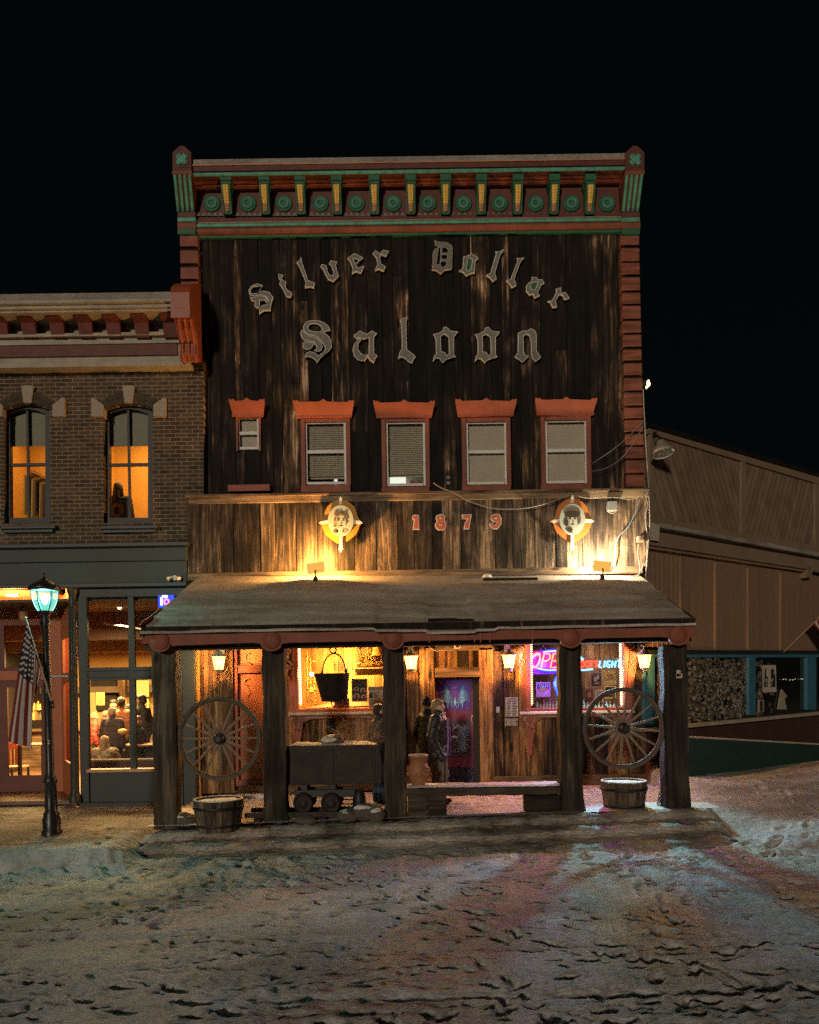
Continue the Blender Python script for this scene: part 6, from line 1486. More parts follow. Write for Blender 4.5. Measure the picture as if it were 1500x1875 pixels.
poster('cream handbill with lines of print beside the red brown handbill', 1090, 1263, 1105, 1285, 16.05, [M['paper'], M['ink']], pp4)
def pp5(mb): fl(mb, 1109, 1258, 1126, 1276, 16.09, 0); rd_(mb, 1118, 1267, 4, 6, 16.085, 1)
poster('dark framed picture low on the right of the saloon window', 1107, 1256, 1128, 1279, 16.10, [M['gold'], M['ink'], M['sepia2']], pp5)
def pp6(mb):
    fl(mb, 984, 1251, 1006, 1262, 16.04, 0); rd_(mb, 994, 1263, 7, 4, 16.03, 1); rd_(mb, 1001, 1261, 2, 2, 16.028, 3)
    for k in range(5): mb.tube([W(987 + k * 4, 1252, 16.03), W(990 + k * 3, 1259, 16.03)], .008, 4, 2)
poster('blue and pink picture poster under the open sign', 982, 1249, 1008, 1276, 16.05, [simple('pink_print', (.55, .22, .38), .7), simple('navy_print', (.03, .07, .14), .7), M['terra'], M['paper'], M['red']], pp6)
rnd = random.Random(12); bm_ = [simple('bottle_glass_%s' % n, c, .15, var=.1, bump=0) for n, c in (('clear', (.35, .36, .34)), ('amber', (.25, .10, .03)), ('pink', (.45, .10, .25)))]
for k, (x, top) in enumerate([(984, 1284), (990, 1286), (996, 1282), (1002, 1285), (1007, 1278), (1013, 1284), (1019, 1283), (1056, 1284), (1062, 1286), (1069, 1280), (1076, 1284), (1083, 1286), (1090, 1283), (1097, 1285), (1104, 1281), (1111, 1285), (1118, 1283), (1125, 1286)]):
    c_ = W(x, 1299, 15.92); h_ = W(x, top, 15.92).z - c_.z; r = rnd.uniform(.022, .032); mb = MB()
    mb.lathe([(r, 0), (r, h_ * .55), (r * .4, h_ * .75), (r * .38, h_)], c_, 10, 0); mb.pb(x - 1.5, 1290, x + 1.5, 1295, 15.92 - r - .004, .004, 1)
    lb = {4: 'tall bottle with a pointed neck under the blue and pink poster'}.get(k, 'small glass bottle in the row along the sill of the neon sign window')
    tag(mb.build('glass_bottle', [bm_[k % 3 if k != 4 else 2], M['paper']], None, loc=c_), lb, 'bottle', 'bottles along the window sill')

def signlamp(px, py, e, col, parent, sx):
    l = bpy.data.lights.new('sign_glow', 'AREA'); l.size = sx; l.energy = e; l.color = col
    o = bpy.data.objects.new('sign_glow', l); COL.objects.link(o); o.parent = parent; o.location = W(px, py, 15.70) - ORG[parent.name]; o.rotation_euler = (-1.15, 0, 0)
signlamp(1008, 1212, 40, (.9, .05, .9), ns, .25); signlamp(1112, 1214, 230, (.30, .85, 1), bs, .22); point('sign_glow', W(1000, 1214, 15.42), .10, 60, (.36, .10, 1), ns); point('sign_glow', W(1024, 1252, 15.5), .06, 26, (.15, .22, 1), cr_)
# notices and small fittings on the porch wall
def n1(mb):
    tx(mb, 'NOTICE', 937.5, 1280.5, .055, 15.605, 0)
    for k in range(9):
        for x0, x1 in ((928, 936), (938, 947)): fl(mb, x0, 1284 + k * 3.1, x1 - (k % 3), 1285.3 + k * 3.1, 15.606, 0)
poster('tall cream notice printed in two columns on the planks right of the door', 926, 1277, 949, 1312, 15.61, [M['paper'], M['ink']], n1, 'wall_notice', 'notice')
def n2(mb):
    fl(mb, 926.5, 1317.5, 946.5, 1328, 15.606, 1); fl(mb, 928, 1318.5, 945.5, 1327, 15.604, 2)
    for k in range(3): tx(mb, ['NO MINORS', 'ALLOWED AFTER', '9 PM'][k], 937, 1320.3 + k * 2.6, .03, 15.600, 0)
poster('small square notice with a dark border below the tall cream notice', 925, 1316, 948, 1329, 15.61, [M['paper'], M['ink'], M['ink'], M['paper']], n2, 'wall_notice', 'notice')
mb = MB(); mb.pb(909, 1294, 915, 1305, 15.6, .03); tag(mb.build('switch_plate', M['steel'], None, loc=W(912, 1305, 15.6), bevel=.004), 'small grey switch plate on the dark board right of the door', 'switch')
sc2 = thing('security_camera', W(838, 1188, 15.5), 'small white security camera on the porch lintel', 'camera'); mb = MB(); mb.pb(833, 1180, 843, 1187, 15.42, .12); mb.build('body', M['white'], sc2, bevel=.01); mb = MB(); p = W(838, 1184, 15.42); mb.lathe([(.022, 0), (.022, .02)], p, 12, 0, (0, -1, 0)); mb.build('lens', M['black'], sc2)
mb = MB(); mb.tube([W(x, y, 15.5) for x, y in ((777, 1181), (786, 1183), (792, 1190), (800, 1192), (812, 1190), (825, 1191), (833, 1186))], .008, 6); mb.build('cord', M['wire'], sc2)

# ================================================================== WAGON WHEELS
def wheel(cx, cy, rpx, D):
    c_ = W(cx, cy, D); R = rpx / FPX * D
    t = thing('wagon_wheel', c_, 'x', 'wheel', 'wagon wheels hung between the porch posts')
    mb = MB(); n = 56; prof_ = [(R - .07, -.028), (R - .01, -.032), (R, -.03), (R, .03), (R - .01, .032), (R - .07, .028), (R - .07, -.028)]
    mb.lathe(prof_, c_, n, 0, (0, -1, 0), smooth=True, cap=False); mb.build('rim', M['wheelwood'], t)
    mb = MB()
    for k in range(16):
        a = 2 * PI * k / 16; d = Vector((math.cos(a), 0, math.sin(a))); pts = [c_ + d * (f * R) + Vector((0, .03 * (1 - f), 0)) for f in (.1, .3, .6, .95)]
        mb.tube(pts, [.023, .025, .019, .015], 8)
    mb.build('spokes', simple('pale_spoke_wood', (.22, .165, .115), .7, var=.3, scale=12), t)
    mb = MB(); mb.lathe([(.05, -.13), (.085, -.09), (.095, -.02), (.085, .06), (.065, .10), (.06, .15), (.045, .155), (.04, .13)], c_, 20, 0, (0, -1, 0)); mb.build('hub', M['black'], t)
    mb = MB(); top = W(cx, 1190, D); mb.tube([(c_.x, D + .02, c_.z + R - .02), (c_.x, D + .03, top.z)], .006, 5); mb.build('hanging_wire', M['black'], t)
    return t
M['wheelwood'] = simple('grey_wheel_wood', (.10, .075, .05), .7, var=.35, scale=12, bump=.4)
wh = wheel(402, 1352.5, 77, 12.72); wh['label'] = 'wagon wheel between the first two porch posts, in front of the side door'
wh2 = copy_tree(wh, loc=W(1142, 1333.5, 12.72), label='wagon wheel at the right end of the porch, above the right tub', rot=(0, .1, 0)); wh2.scale = (.975, 1, .975)

# ================================================================== HALF BARRELS
def barrel(cx, ytop, ybot, wt, wb_, D, lab):
    b = W(cx, ybot, D); tp = W(cx, ytop, D); H = tp.z - b.z; r0 = wb_ / 2 / FPX * D; r1 = wt / 2 / FPX * D
    t = thing('barrel_planter', b, lab, 'planter', 'half barrel planters on the porch edge')
    mb = MB(); n = 26
    for k in range(n):
        a0, a1 = 2 * PI * (k + .03) / n, 2 * PI * (k + .97) / n; tt_ = random.random(); j = random.uniform(-.004, .004); ht = H + random.uniform(-.008, .006)
        rr = [(r0 + j, 0), (r0 + (r1 - r0) * .35 + .012 + j, H * .35), (r0 + (r1 - r0) * .7 + .012 + j, H * .7), (r1 + j, ht), (r1 - .03, ht), (r0 - .02, .02)]
        vs = [(b.x + r * math.cos(a), b.y + r * math.sin(a), b.z + h) for r, h in rr for a in (a0, a1)]
        mb.add(vs, [(2 * i, 2 * i + 1, 2 * i + 3, 2 * i + 2) for i in range(5)] + [(10, 11, 1, 0), (0, 2, 4, 6, 8, 10), (1, 3, 5, 7, 9, 11)], 0, False, tt_)
    mb.build('staves', M['barrel'], t)
    mb = MB()
    for f, w2 in ((.14, .035), (.70, .045)):
        r = r0 + (r1 - r0) * f + .018 + .008 * (f > .5); mb.lathe([(r - .004, H * f), (r + .004, H * f + .004), (r + .006, H * f + w2), (r, H * f + w2 + .003)], b, 30, 0, cap=False)
    mb.build('hoops', M['black'], t)
    mb = MB(); g = 16
    rings = []
    vs = [(b.x, b.y, b.z + H - .005)]
    for i in range(1, 7):
        for k in range(24):
            r = (r1 - .035) * i / 6; a = 2 * PI * k / 24; x, y = b.x + r * math.cos(a), b.y + r * math.sin(a)
            vs.append((x, y, b.z + H - .02 + .07 * float(fbm(np.array(x * 5), np.array(y * 5), 3, 60)) + .02 * (1 - i / 6)))
    fs = [(0, 1 + k, 1 + (k + 1) % 24) for k in range(24)] + [(1 + i * 24 + k, 1 + (i + 1) * 24 + k, 1 + (i + 1) * 24 + (k + 1) % 24, 1 + i * 24 + (k + 1) % 24) for i in range(5) for k in range(24)]
    mb.add(vs, fs, 0, True); mb.lathe([(r1 - .03, H - .002), (r1 - .03, H + .014), (r1 - .004, H + .012), (r1, H)], b, 30, 0, cap=False); mb.build('snow_cover', M['wsnow'], t)
barrel(401, 1463, 1519, 90, 74, 12.50, 'half barrel planter with snow on top between the first two porch posts')
barrel(1143, 1430, 1483, 82, 68, 12.95, 'paler half barrel planter with snow on top below the right wagon wheel')

# ================================================================== MINE CART
D = 12.78
cart = thing('ore_cart', W(606, 1496, D + .3), 'dark steel ore cart loaded with snowy branches between the second and third posts', 'cart')
a0, a1, z0, z1 = rect(526, 1366, 688, 1436, D)
mb = MB(); tk = .03; dp = .62
mb.box(a0, a1, D, D + tk, z0, z1); mb.box(a0, a1, D + dp - tk, D + dp, z0, z1); mb.box(a0, a0 + tk, D + tk, D + dp - tk, z0, z1); mb.box(a1 - tk, a1, D + tk, D + dp - tk, z0, z1); mb.box(a0, a1, D + tk, D + dp - tk, z0, z0 + tk)
mb.build('tub', M['iron'], cart, bevel=.008)
mb = MB(); mb.box(a0 - .012, a1 + .012, D - .014, D + .02, z1 - .05, z1 + .012)
for x in (604, 676): xx = W(x, 1400, D).x; mb.box(xx, xx + .06, D - .016, D, z0, z1 - .055)
mb.box(a0 - .01, a1 + .01, D - .012, D, z0, z0 + .04)
xx = W(688, 1400, D).x; mb.box(xx, xx + .09, D - .01, D + .02, z0, z1)
for k in range(9): 
    for x in (a0 + .03, xx - .05): mb.ball((x, D - .012, z0 + .06 + k * (z1 - z0 - .1) / 8), .010, 6)
mb.build('rim_bands', M['iron'], cart, bevel=.004)
mb = MB(); mb.tube([(xx + .07, D - .03, z1 + .04), (xx + .06, D - .04, z1 - .02), (xx + .09, D - .04, z1 - .25), (xx + .11, D - .04, z0 + .1)], .012, 6); c_ = W(622, 1378, D - .02); mb.lathe([(.04, 0), (.03, .03)], (c_.x, D, c_.z), 10, 0, (0, -1, 0)); mb.build('latch', M['black'], cart)
for k, x in enumerate((555, 606)):
    c_ = W(x, 1471, D + .02); R = .142
    mb = MB(); mb.lathe([(.03, .05), (.05, .045), (R * .62, .0), (R * .85, .0), (R * .9, .03), (R, .03), (R, -.04), (R * 1.14, -.05), (R * 1.14, -.075), (.03, -.075)], c_, 30, 0, (0, -1, 0)); wq = mb.build('wheel', M['iron'], cart)
    mb = MB(); mb.lathe([(R, -.49), (R * 1.1, -.5), (R * 1.1, -.56), (.03, -.56)], c_, 24, 0, (0, -1, 0)); mb.lathe([(.03, -.07), (.03, -.5)], c_, 10, 0, (0, -1, 0)); mb.build('axle', M['black'], cart)
b0, b1, y0_, y1_ = rect(540, 1446, 650, 1460, D + .1)
mb = MB(); mb.box(b0, b1, D + .1, D + .16, y0_, y1_); mb.box(b0, b1, D + .44, D + .5, y0_, y1_); mb.box(b0 + .1, b0 + .2, D + .1, D + .5, y1_, z0); mb.box(b1 - .4, b1 - .3, D + .1, D + .5, y1_, z0)
for y in (1464, 1472): p, q = W(625, y, D + .2), W(668, y, D + .2); mb.tube([p, q], .013, 6)
p = W(658, 1462, D + .15); mb.lathe([(.09, 0), (.11, .05), (.09, .22), (.05, .28)], (p.x, p.y, p.z - .14), 12); mb.build('undercarriage', M['black'], cart, bevel=.006)
mb = MB(); vs = []; n1_, n2_ = 40, 14
for j in range(n2_ + 1):
    for i in range(n1_ + 1):
        x = a0 + .03 + (a1 - a0 - .06) * i / n1_; y = D + .02 + (dp - .04) * j / n2_
        e_ = min(1, min(i, n1_ - i, j + 1, n2_ - j) / 3)
        vs.append((x, y, z1 - .02 + e_ * .05 + .12 * float(fbm(np.array(x * 3), np.array(y * 4), 4, 70))))
mb.add(vs, [(j * (n1_ + 1) + i, j * (n1_ + 1) + i + 1, (j + 1) * (n1_ + 1) + i + 1, (j + 1) * (n1_ + 1) + i) for j in range(n2_) for i in range(n1_)], 0, True); mb.build('snow_cover', M['wsnow'], cart)
br = thing('dry_branches', W(655, 1366, D + .3), 'bundle of bare dry twigs sticking out of the ore cart', 'branches')
mb = MB(); rnd = random.Random(21); p0 = W(650, 1368, D + .3)
def twig(p, d, L, r, lev):
    pts = [p]; q = p.copy(); dd = d.copy()
    for i in range(5): dd = (dd + Vector((rnd.uniform(-.25, .25), rnd.uniform(-.2, .2), rnd.uniform(-.18, .2)))).normalized(); q = q + dd * L / 5; pts.append(q.copy())
    mb.tube(pts, [r * (1 - .14 * i) for i in range(6)], 4)
    if lev: 
        for i in (1, 2, 3, 4): 
            twig(pts[i], (dd + Vector((rnd.uniform(-.9, .9), rnd.uniform(-.6, .6), rnd.uniform(-.6, .8)))).normalized(), L * .55, r * .55, lev - 1)
for k in range(15): twig(p0 + Vector((rnd.uniform(-.25, .35), rnd.uniform(-.12, .12), 0)), Vector((rnd.uniform(-.9, .9), rnd.uniform(-.4, .2), rnd.uniform(.3, 1))).normalized(), rnd.uniform(.3, .5), .006, 2)
mb.build('twigs', simple('dry_twig', (.34, .22, .13), .8), br)
rk = M['rock'] = simple('dark_rock', (.11, .085, .065), .85, var=.4, scale=7, bump=.9)
def rock(px, py, D, r, lab, sc=(1.3, 1, .8), snow=True, seed=1):
    p = W(px, py, D); mb = MB(); mb.ball((p.x, p.y, p.z + r * sc[2] * .7), r, 14, 0, sc)
    rr = random.Random(seed); ofs = rr.uniform(0, 50)
    mb.v = [(x + .35 * r * float(fbm(np.array(x * 6 + ofs), np.array(z * 6 + y * 4), 3, seed)) * 2, y, z + .6 * r * float(fbm(np.array(x * 7 + ofs), np.array(y * 7 + z * 5), 3, seed + 4))) for x, y, z in mb.v]
    o = mb.build('rock', [M['rock']], None, loc=p); tag(o, lab, 'rock', 'rocks around the ore cart')
    if snow:
        c = (p.x - r * .1, p.y - r * .15, p.z + r * sc[2] * 1.28); m2 = MB(); m2.ball(c, r * .8, 12, 0, (sc[0] * .95, .9, .45)); m2.v = [(x + .25 * r * float(fbm(np.array(x * 8), np.array(y * 8), 2, seed)), y, z + .4 * r * float(fbm(np.array(x * 9), np.array(y * 9), 3, seed + 8))) for x, y, z in m2.v]; m2.build('snow_cap', M['wsnow'], o)
rock(340, 1512, 12.75, .15, 'snow capped rock between the first post and the left tub', seed=2)
rock(357, 1514, 12.9, .11, 'darker rock tucked behind the left tub', snow=False, seed=3)
rock(668, 1500, 12.6, .16, 'largest snow capped rock at the right end of the ore cart', (1.3, 1, .9), seed=5)
rock(637, 1503, 12.55, .13, 'white capped rock in front of the ore cart wheels', (1.2, 1, .8), seed=6)
rock(690, 1505, 12.55, .13, 'broken rock with snow at the foot of the third post', (1.1, 1, 1), seed=7)
rock(560, 1508, 12.6, .11, 'low dark rock under the cart rail near the second post', (1.6, 1, .6), False, seed=8)
rock(610, 1384, 13.1, .20, 'snow dusted dark rock lying on the ore cart load', (1.1, 1, 1.0), True, seed=9)
mb = MB(); a, b = W(448, 1489, 12.66), W(642, 1489, 12.66)
for dy in (0, .5): mb.box(a.x, b.x, 12.60 + dy + .06, 12.66 + dy + .06, a.z - .04, a.z); mb.box(a.x, b.x, 12.61 + dy + .06, 12.65 + dy + .06, a.z - .08, a.z - .04)
rl_ = mb.build('cart_rails', M['iron'], None, loc=((a.x + b.x) / 2, 12.9, a.z - .08)); tag(rl_, 'short length of narrow rusty rail under the ore cart', 'rails')
mb = MB()
for k in range(5): x = a.x + .15 + k * (b.x - a.x - .3) / 4; mb.box(x, x + .11, 12.58, 13.35, a.z - .16, a.z - .082)
mb.build('sleeper', M['postx'], rl_)

# ================================================================== HANGING BUCKET
D = 12.85; c0 = W(607.5, 1233, D); ax = Vector((.10, 0, -1)).normalized()
ax = Vector((math.sin(.09), 0, -math.cos(.09)))
bk = thing('ore_bucket', c0, 'dark iron ore bucket hanging tilted on a hoop handle above the cart', 'bucket')
mb = MB(); mb.lathe([(.275, 0), (.285, .0), (.285, .02), (.272, .03), (.20, .44), (.02, .45)], c0, 32, 0, ax, cap=False); mb.lathe([(.268, 0), (.195, .42), (.01, .43)], c0, 32, 0, ax, cap=False); mb.build('pail', M['iron'], bk)
u = Vector((ax.z, 0, -ax.x)) * -1
mb = MB(); tp = W(612, 1196, D); pts = []
lft, rgt = W(590, 1234, D), W(634, 1229, D)
for k in range(17): a = PI * k / 16; f = k / 16; base = lft.lerp(rgt, f); pts.append(Vector((W(611, 1200, D).x - .18 * math.cos(a) * 1.0, D, base.z + .30 * math.sin(a))))
mb.tube(pts, .011, 8); 
for q in (lft, rgt): mb.lathe([(.02, -.03), (.03, .0), (.012, .04)], q, 8); mb.tube([q + Vector((.02 * math.cos(a), -.02, .02 * math.sin(a))) for a in np.linspace(0, 2 * PI, 10, endpoint=False)], .008, 5, closed=True)
c_ = W(610, 1190, D); mb.tube([(c_.x + .05 * math.cos(a), D, c_.z + .05 * math.sin(a)) for a in np.linspace(0, 2 * PI, 18, endpoint=False)], .011, 6, closed=True)
mb.box(c_.x - .025, c_.x + .025, D - .02, D + .02, c_.z + .04, c_.z + .13); c_ = W(613, 1288, D); mb.tube([(c_.x + .05 * math.cos(a), D, c_.z + .05 * math.sin(a)) for a in np.linspace(0, 2 * PI, 18, endpoint=False)], .008, 6, closed=True)
mb.build('bail_handle', M['black'], bk)

# ================================================================== BENCH + URN
D = 12.62
bn = thing('timber_bench', W(885, 1490, D + .2), 'heavy timber plank bench topped with snow between the third and fourth posts', 'bench')
X0, X1, Z0, Z1 = rect(743, 1442, 1028, 1457, D); mb = MB(); n = 20; vs = []
for i in range(n + 1):
    x = X0 + (X1 - X0) * i / n; j = .012 * math.sin(i * 1.7); tl = (W(743, 1447, D).z - W(1028, 1437, D).z) * 0
    for y, z in ((D + j * .4, Z0 + j * .6), (D + j * .4, Z1 + j * .3), (D + .4, Z1 + j * .3), (D + .4, Z0 + j * .6)): vs.append((x, y, z))
mb.add(vs, [(i * 4 + k, i * 4 + (k + 1) % 4, i * 4 + 4 + (k + 1) % 4, i * 4 + 4 + k) for i in range(n) for k in range(4)] + [(0, 1, 2, 3), (n * 4 + 3, n * 4 + 2, n * 4 + 1, n * 4)]); mb.build('seat', M['postx'], bn, bevel=.02)
for a, b, y1 in ((747, 783, 1495), (784, 818, 1494), (963, 1027, 1487)):
    mb = MB(); mb.pb(a, 1457, b, y1, D + .03, .34, 0, random.random()); mb.build('leg', M['postx'], bn, bevel=.02)
mb = MB(); vs = []; nn = 90
for j in range(9):
    for i in range(nn + 1):
        x = X0 + .02 + (X1 - X0 - .04) * i / nn; y = D + .005 + .38 * j / 8; e_ = 0 if j in (0, 8) else 1
        vs.append((x, y + .01 * math.sin(i), Z1 + .006 + e_ * .028 + .03 * max(0, float(fbm(np.array(x * 4), np.array(y * 5), 3, 80)) + .1) * (1 if e_ else .5)))
mb.add(vs, [(j * (nn + 1) + i, j * (nn + 1) + i + 1, (j + 1) * (nn + 1) + i + 1, (j + 1) * (nn + 1) + i) for j in range(8) for i in range(nn)], 0, True); mb.build('snow_cover', M['wsnow'], bn)
p = W(767, 1447, D + .18); p.z = Z1 + .02
ur = thing('terracotta_urn', p, 'brown terracotta planting jar with side pockets on the left end of the bench', 'urn')
mb = MB(); mb.lathe([(.085, 0), (.10, .02), (.155, .12), (.175, .2), (.17, .28), (.135, .345), (.128, .36), (.138, .37), (.138, .44), (.155, .45), (.155, .475), (.135, .475), (.13, .44), (.10, .38)], p, 32, 0, cap=False); mb.lathe([(.09, 0), (.0, .001)], p, 32, 0, cap=False)
for k, (a, h) in enumerate(((-1.57, .17), (-.6, .25), (.3, .18), (-2.6, .19), (3.4, .27), (-.2, .1))):
    c_ = p + Vector((.165 * math.cos(a), .165 * math.sin(a), h)); d = Vector((math.cos(a), math.sin(a), .5)).normalized(); mb.lathe([(.022, -.03), (.038, .02), (.042, .035), (.034, .035), (.02, -.01)], c_, 12, 0, d, cap=False)
mb.build('jar', M['terra'], ur)
mb = MB(); mb.lathe([(.134, .462), (.156, .476), (.15, .486), (.136, .48)], p, 32, 0, cap=False); mb.build('snow_cover', M['wsnow'], ur)

# ================================================================== STREET LAMP + FLAG
D = 12.6; b = W(95.5, 1531, D); tp = W(81, 1052, D); ax = (tp - b).normalized(); S_ = (tp - b).length / (1531 - 1052)
def hh(y): return (1531 - y) * S_
lp = thing('street_lamp', b, 'black post street lamp with a teal lit lantern head by the brick shopfront', 'street lamp')
mb = MB(); mb.lathe([(.145, 0), (.15, hh(1522)), (.125, hh(1518)), (.135, hh(1500)), (.115, hh(1494)), (.12, hh(1490)), (.085, hh(1484)), (.08, hh(1436)), (.10, hh(1432)), (.10, hh(1428)), (.085, hh(1424)), (.062, hh(1415)), (.056, hh(1270)), (.066, hh(1266)), (.056, hh(1262)), (.052, hh(1150)), (.068, hh(1147)), (.055, hh(1140)), (.068, hh(1136)), (.05, hh(1130)), (.06, hh(1128))], b, 20, 0, ax)
for k in range(10): a = 2 * PI * k / 10; o_ = Vector((math.cos(a), math.sin(a), 0)); mb.tube([b + ax * hh(1482) + o_ * .084, b + ax * hh(1438) + o_ * .079], .010, 5)
for k in range(4): a = PI / 4 + PI * k / 2; mb.ball(b + Vector((.13 * math.cos(a), .13 * math.sin(a), .03)), .03, 8)
mb.build('post', M['lampiron'], lp)
mb = MB(); mb.lathe([(.055, hh(1130)), (.085, hh(1122)), (.10, hh(1118))], b, 18, 0, ax); mb.build('lamp_collar', M['lampiron'], lp); mb = MB(); mb.lathe([(.20, hh(1082)), (.235, hh(1080)), (.235, hh(1075)), (.14, hh(1067)), (.05, hh(1061)), (.02, hh(1058)), (.028, hh(1055)), (.012, hh(1049))], b, 24, 0, ax)
lh = mb.build('lamp_roof', M['lampiron'], lp)
glp = [(.10, hh(1119)), (.135, hh(1112)), (.165, hh(1102)), (.185, hh(1092)), (.192, hh(1083))]
mb = MB(); mb.lathe(glp, b, 24, 0, ax, cap=False); mb.build('lamp_glass', M['tealglass'], lp)
mb = MB()
for k in range(6):
    a = 2 * PI * k / 6 + .35; o_ = Vector((math.cos(a), math.sin(a), 0)); mb.tube([b + ax * h + o_ * (r + .004) for r, h in glp], .011, 5)
mb.build('rib', M['lampiron'], lp)
c_ = b + ax * hh(1098); mb = MB(); mb.ball(c_, .05, 12, 0, (1, 1, 1.6)); lb_ = mb.build('bulb', emit('teal_white_bulb', (.62, 1, .92), 4), lp)
point('street_lamp_light', c_ + Vector((0, -.07, 0)), .06, 170, (.35, 1, .88), lb_)
mb = MB(); p = b + ax * hh(1239); mb.tube([p, p + Vector((.32, 0, 0))], .012, 6); p = b + ax * hh(1140); mb.tube([p, p + Vector((.11, 0, .01))], .014, 6); mb.build('banner_arm', M['steel'], lp)
mb = MB(); p = W(89, 1359, D - .07); add_text(mb, '2', (p.x, p.y, p.z), .09, .004); mb.build('post_number', M['white'], lp)
# flag on an angled staff
fg = thing('flag', W(96, 1292, D - .1), 'American flag hanging limp from a staff on the street lamp post', 'flag')
mb = MB(); s0, s1 = W(97, 1293, D - .06), W(47, 1132, D - .3); mb.tube([s0, s1], .013, 8); mb.ball(s1, .022, 8); mb.build('staff', M['cream'], fg)
mb = MB(); p = W(96, 1290, D - .05); mb.tube([p + Vector((0, .02, -.05)), p + Vector((0, -.02, .06))], .028, 8); mb.build('staff_bracket', M['black'], fg)
def flagcloth(parent, hoist, ctrl, fly, depth=.05, sgn=1):
    nu_, nv_ = 60, 52; P = []
    for j in range(nv_ + 1):
        v = j / nv_; g = v / .52 if v < .52 else 1 - (v - .52) / .48 * .8; back = 0 if v < .52 else (v - .52) / .48
        h0 = hoist[0].lerp(hoist[1], v)
        c1 = ctrl[0].lerp(ctrl[1], min(1, v / .56)) if v < .56 else ctrl[1] + Vector(((v - .56) * .12, 0, 0)); f0 = fly[0].lerp(fly[1], g)
        for i in range(nu_ + 1):
            u = i / nu_; p = h0 * (1 - u) ** 2 + c1 * (2 * u * (1 - u)) + f0 * u * u
            P.append(p + Vector((0, depth * math.sin(v * 16 + u * 2.0) * (.2 + .6 * u) + .16 * back * u, 0)))
    mb = MB(); mb.v = [tuple(p) for p in P]
    for j in range(nv_):
        for i in range(nu_):
            u, v = (i + .5) / nu_, (j + .5) / nv_
            m = 2 if (u < .42 and v < 7 / 13) else (0 if int(v * 13) % 2 == 0 else 1)
            mb.f.append((j * (nu_ + 1) + i, j * (nu_ + 1) + i + 1, (j + 1) * (nu_ + 1) + i + 1, (j + 1) * (nu_ + 1) + i)); mb.m.append(m); mb.sm.append(True); mb.t.append(.5)
    cl = mb.build('cloth', [M['fred'], M['fwhite'], M['fblue']], parent)
    mb = MB()
    for r in range(5):
        for q in range(8 if r % 2 == 0 else 7):
            v = (r + .6) / 5.2 * 7 / 13; u = ((q + .55) / 8 + (0 if r % 2 == 0 else 1 / 16)) * .41
            i, j = int(u * nu_), int(v * nv_); c = P[j * (nu_ + 1) + i]; du = (P[j * (nu_ + 1) + i + 1] - c).normalized(); R = .030
            pts = []
            for k in range(10): a = PI / 2 + PI * k / 5; rr = R if k % 2 == 0 else R * .42; pts.append(c + Vector((math.cos(a) * rr, -.008, math.sin(a) * rr)))
            mb.add(pts, [tuple(range(10))], 0)
    mb.build('stars', M['fwhite'], cl)
M['fred'] = simple('flag_red_cloth', (.17, .018, .022), .8, var=.15, scale=30); M['fwhite'] = simple('flag_white_cloth', (.55, .48, .42), .8, var=.1, scale=30); M['fblue'] = simple('flag_blue_cloth', (.012, .016, .04), .8, var=.15, scale=30)
FDp = D - .3
flagcloth(fg, (W(49, 1138, FDp), W(75, 1236, FDp + .1)), (W(27, 1250, FDp), W(62, 1262, FDp + .05)), (W(13, 1357, FDp), W(60, 1371, FDp)))
# flag on the panelled building
fg2 = thing('flag', RP(1435, 1193, .1), 'American flag cut by the right edge, on a slanting pole of the panelled building', 'flag')
a = RP(1435, 1194, .08); bq = RP(1540, 1092, .9); mb = MB(); mb.tube([a, bq], .014, 8); mb.build('staff', M['cop'], fg2)
flagcloth(fg2, (bq, a.lerp(bq, .5)), (bq + Vector((.1, 0, -.5)), a.lerp(bq, .5) + Vector((.1, 0, -.1))), (bq + Vector((-.1, 0, -1.3)), bq + Vector((.35, 0, -1.2))), .04)
# brown wall lamp in the shop entrance
c_ = W(44, 1135, 16.4); wl = thing('entrance_wall_lamp', c_, 'brown cup shaped wall lamp beside the shop entrance, behind the flag', 'lamp'); H = .27
mb = MB(); mb.lathe([(.085, 0), (.10, H * .4), (.095, H * .75), (.06, H)], (c_.x, c_.y, c_.z), 18, 0, cap=False); mb.lathe([(.0, H), (.06, H)], c_, 18, 0, cap=False); mb.build('shade', M['terra'], wl)
mb = MB(); mb.lathe([(.07, .02), (.001, .021)], c_, 16, 0, cap=False); mb.build('bulb', emit('dim_cup_lamp', (1, .6, .25), 1.6), wl); mb = MB(); mb.tube([(c_.x, c_.y, c_.z + H), (c_.x, c_.y, 3.9)], .008, 6); mb.build('stem', M['black'], wl)

# ================================================================== CABLES AND BOXES ON THE BAND
def cable(pts, D, r, label, mat='wire'):
    ps = [W(x, y, D if not isinstance(D, list) else D[i]) for i, (x, y) in enumerate(pts)]
    cps = []
    for i in range(len(ps) - 1):
        p_1, p0, p1, p2 = ps[max(i - 1, 0)], ps[i], ps[i + 1], ps[min(i + 2, len(ps) - 1)]
        for k in range(6):
            t = k / 6; cps.append(.5 * ((2 * p0) + (p1 - p_1) * t + (2 * p_1 - 5 * p0 + 4 * p1 - p2) * t * t + (3 * p0 - p_1 - 3 * p1 + p2) * t ** 3))
    cps.append(ps[-1]); mb = MB(); mb.tube(cps, r, 6); o = mb.build('cable', M[mat], None, loc=ps[-1]); tag(o, label, 'cable', 'cables on the saloon front'); return o
cable([(794, 884), (806, 892), (830, 902), (860, 918), (900, 930), (930, 932), (965, 930), (1000, 922), (1030, 911), (1046, 903)], 15.27, .009, 'white cable sagging above the numerals 7 and 9 to the right medallion')
cable([(1060, 909), (1080, 912), (1130, 911), (1150, 914), (1170, 911), (1184, 903)], 15.25, .007, 'white cable along the underside of the band rail at its right end')
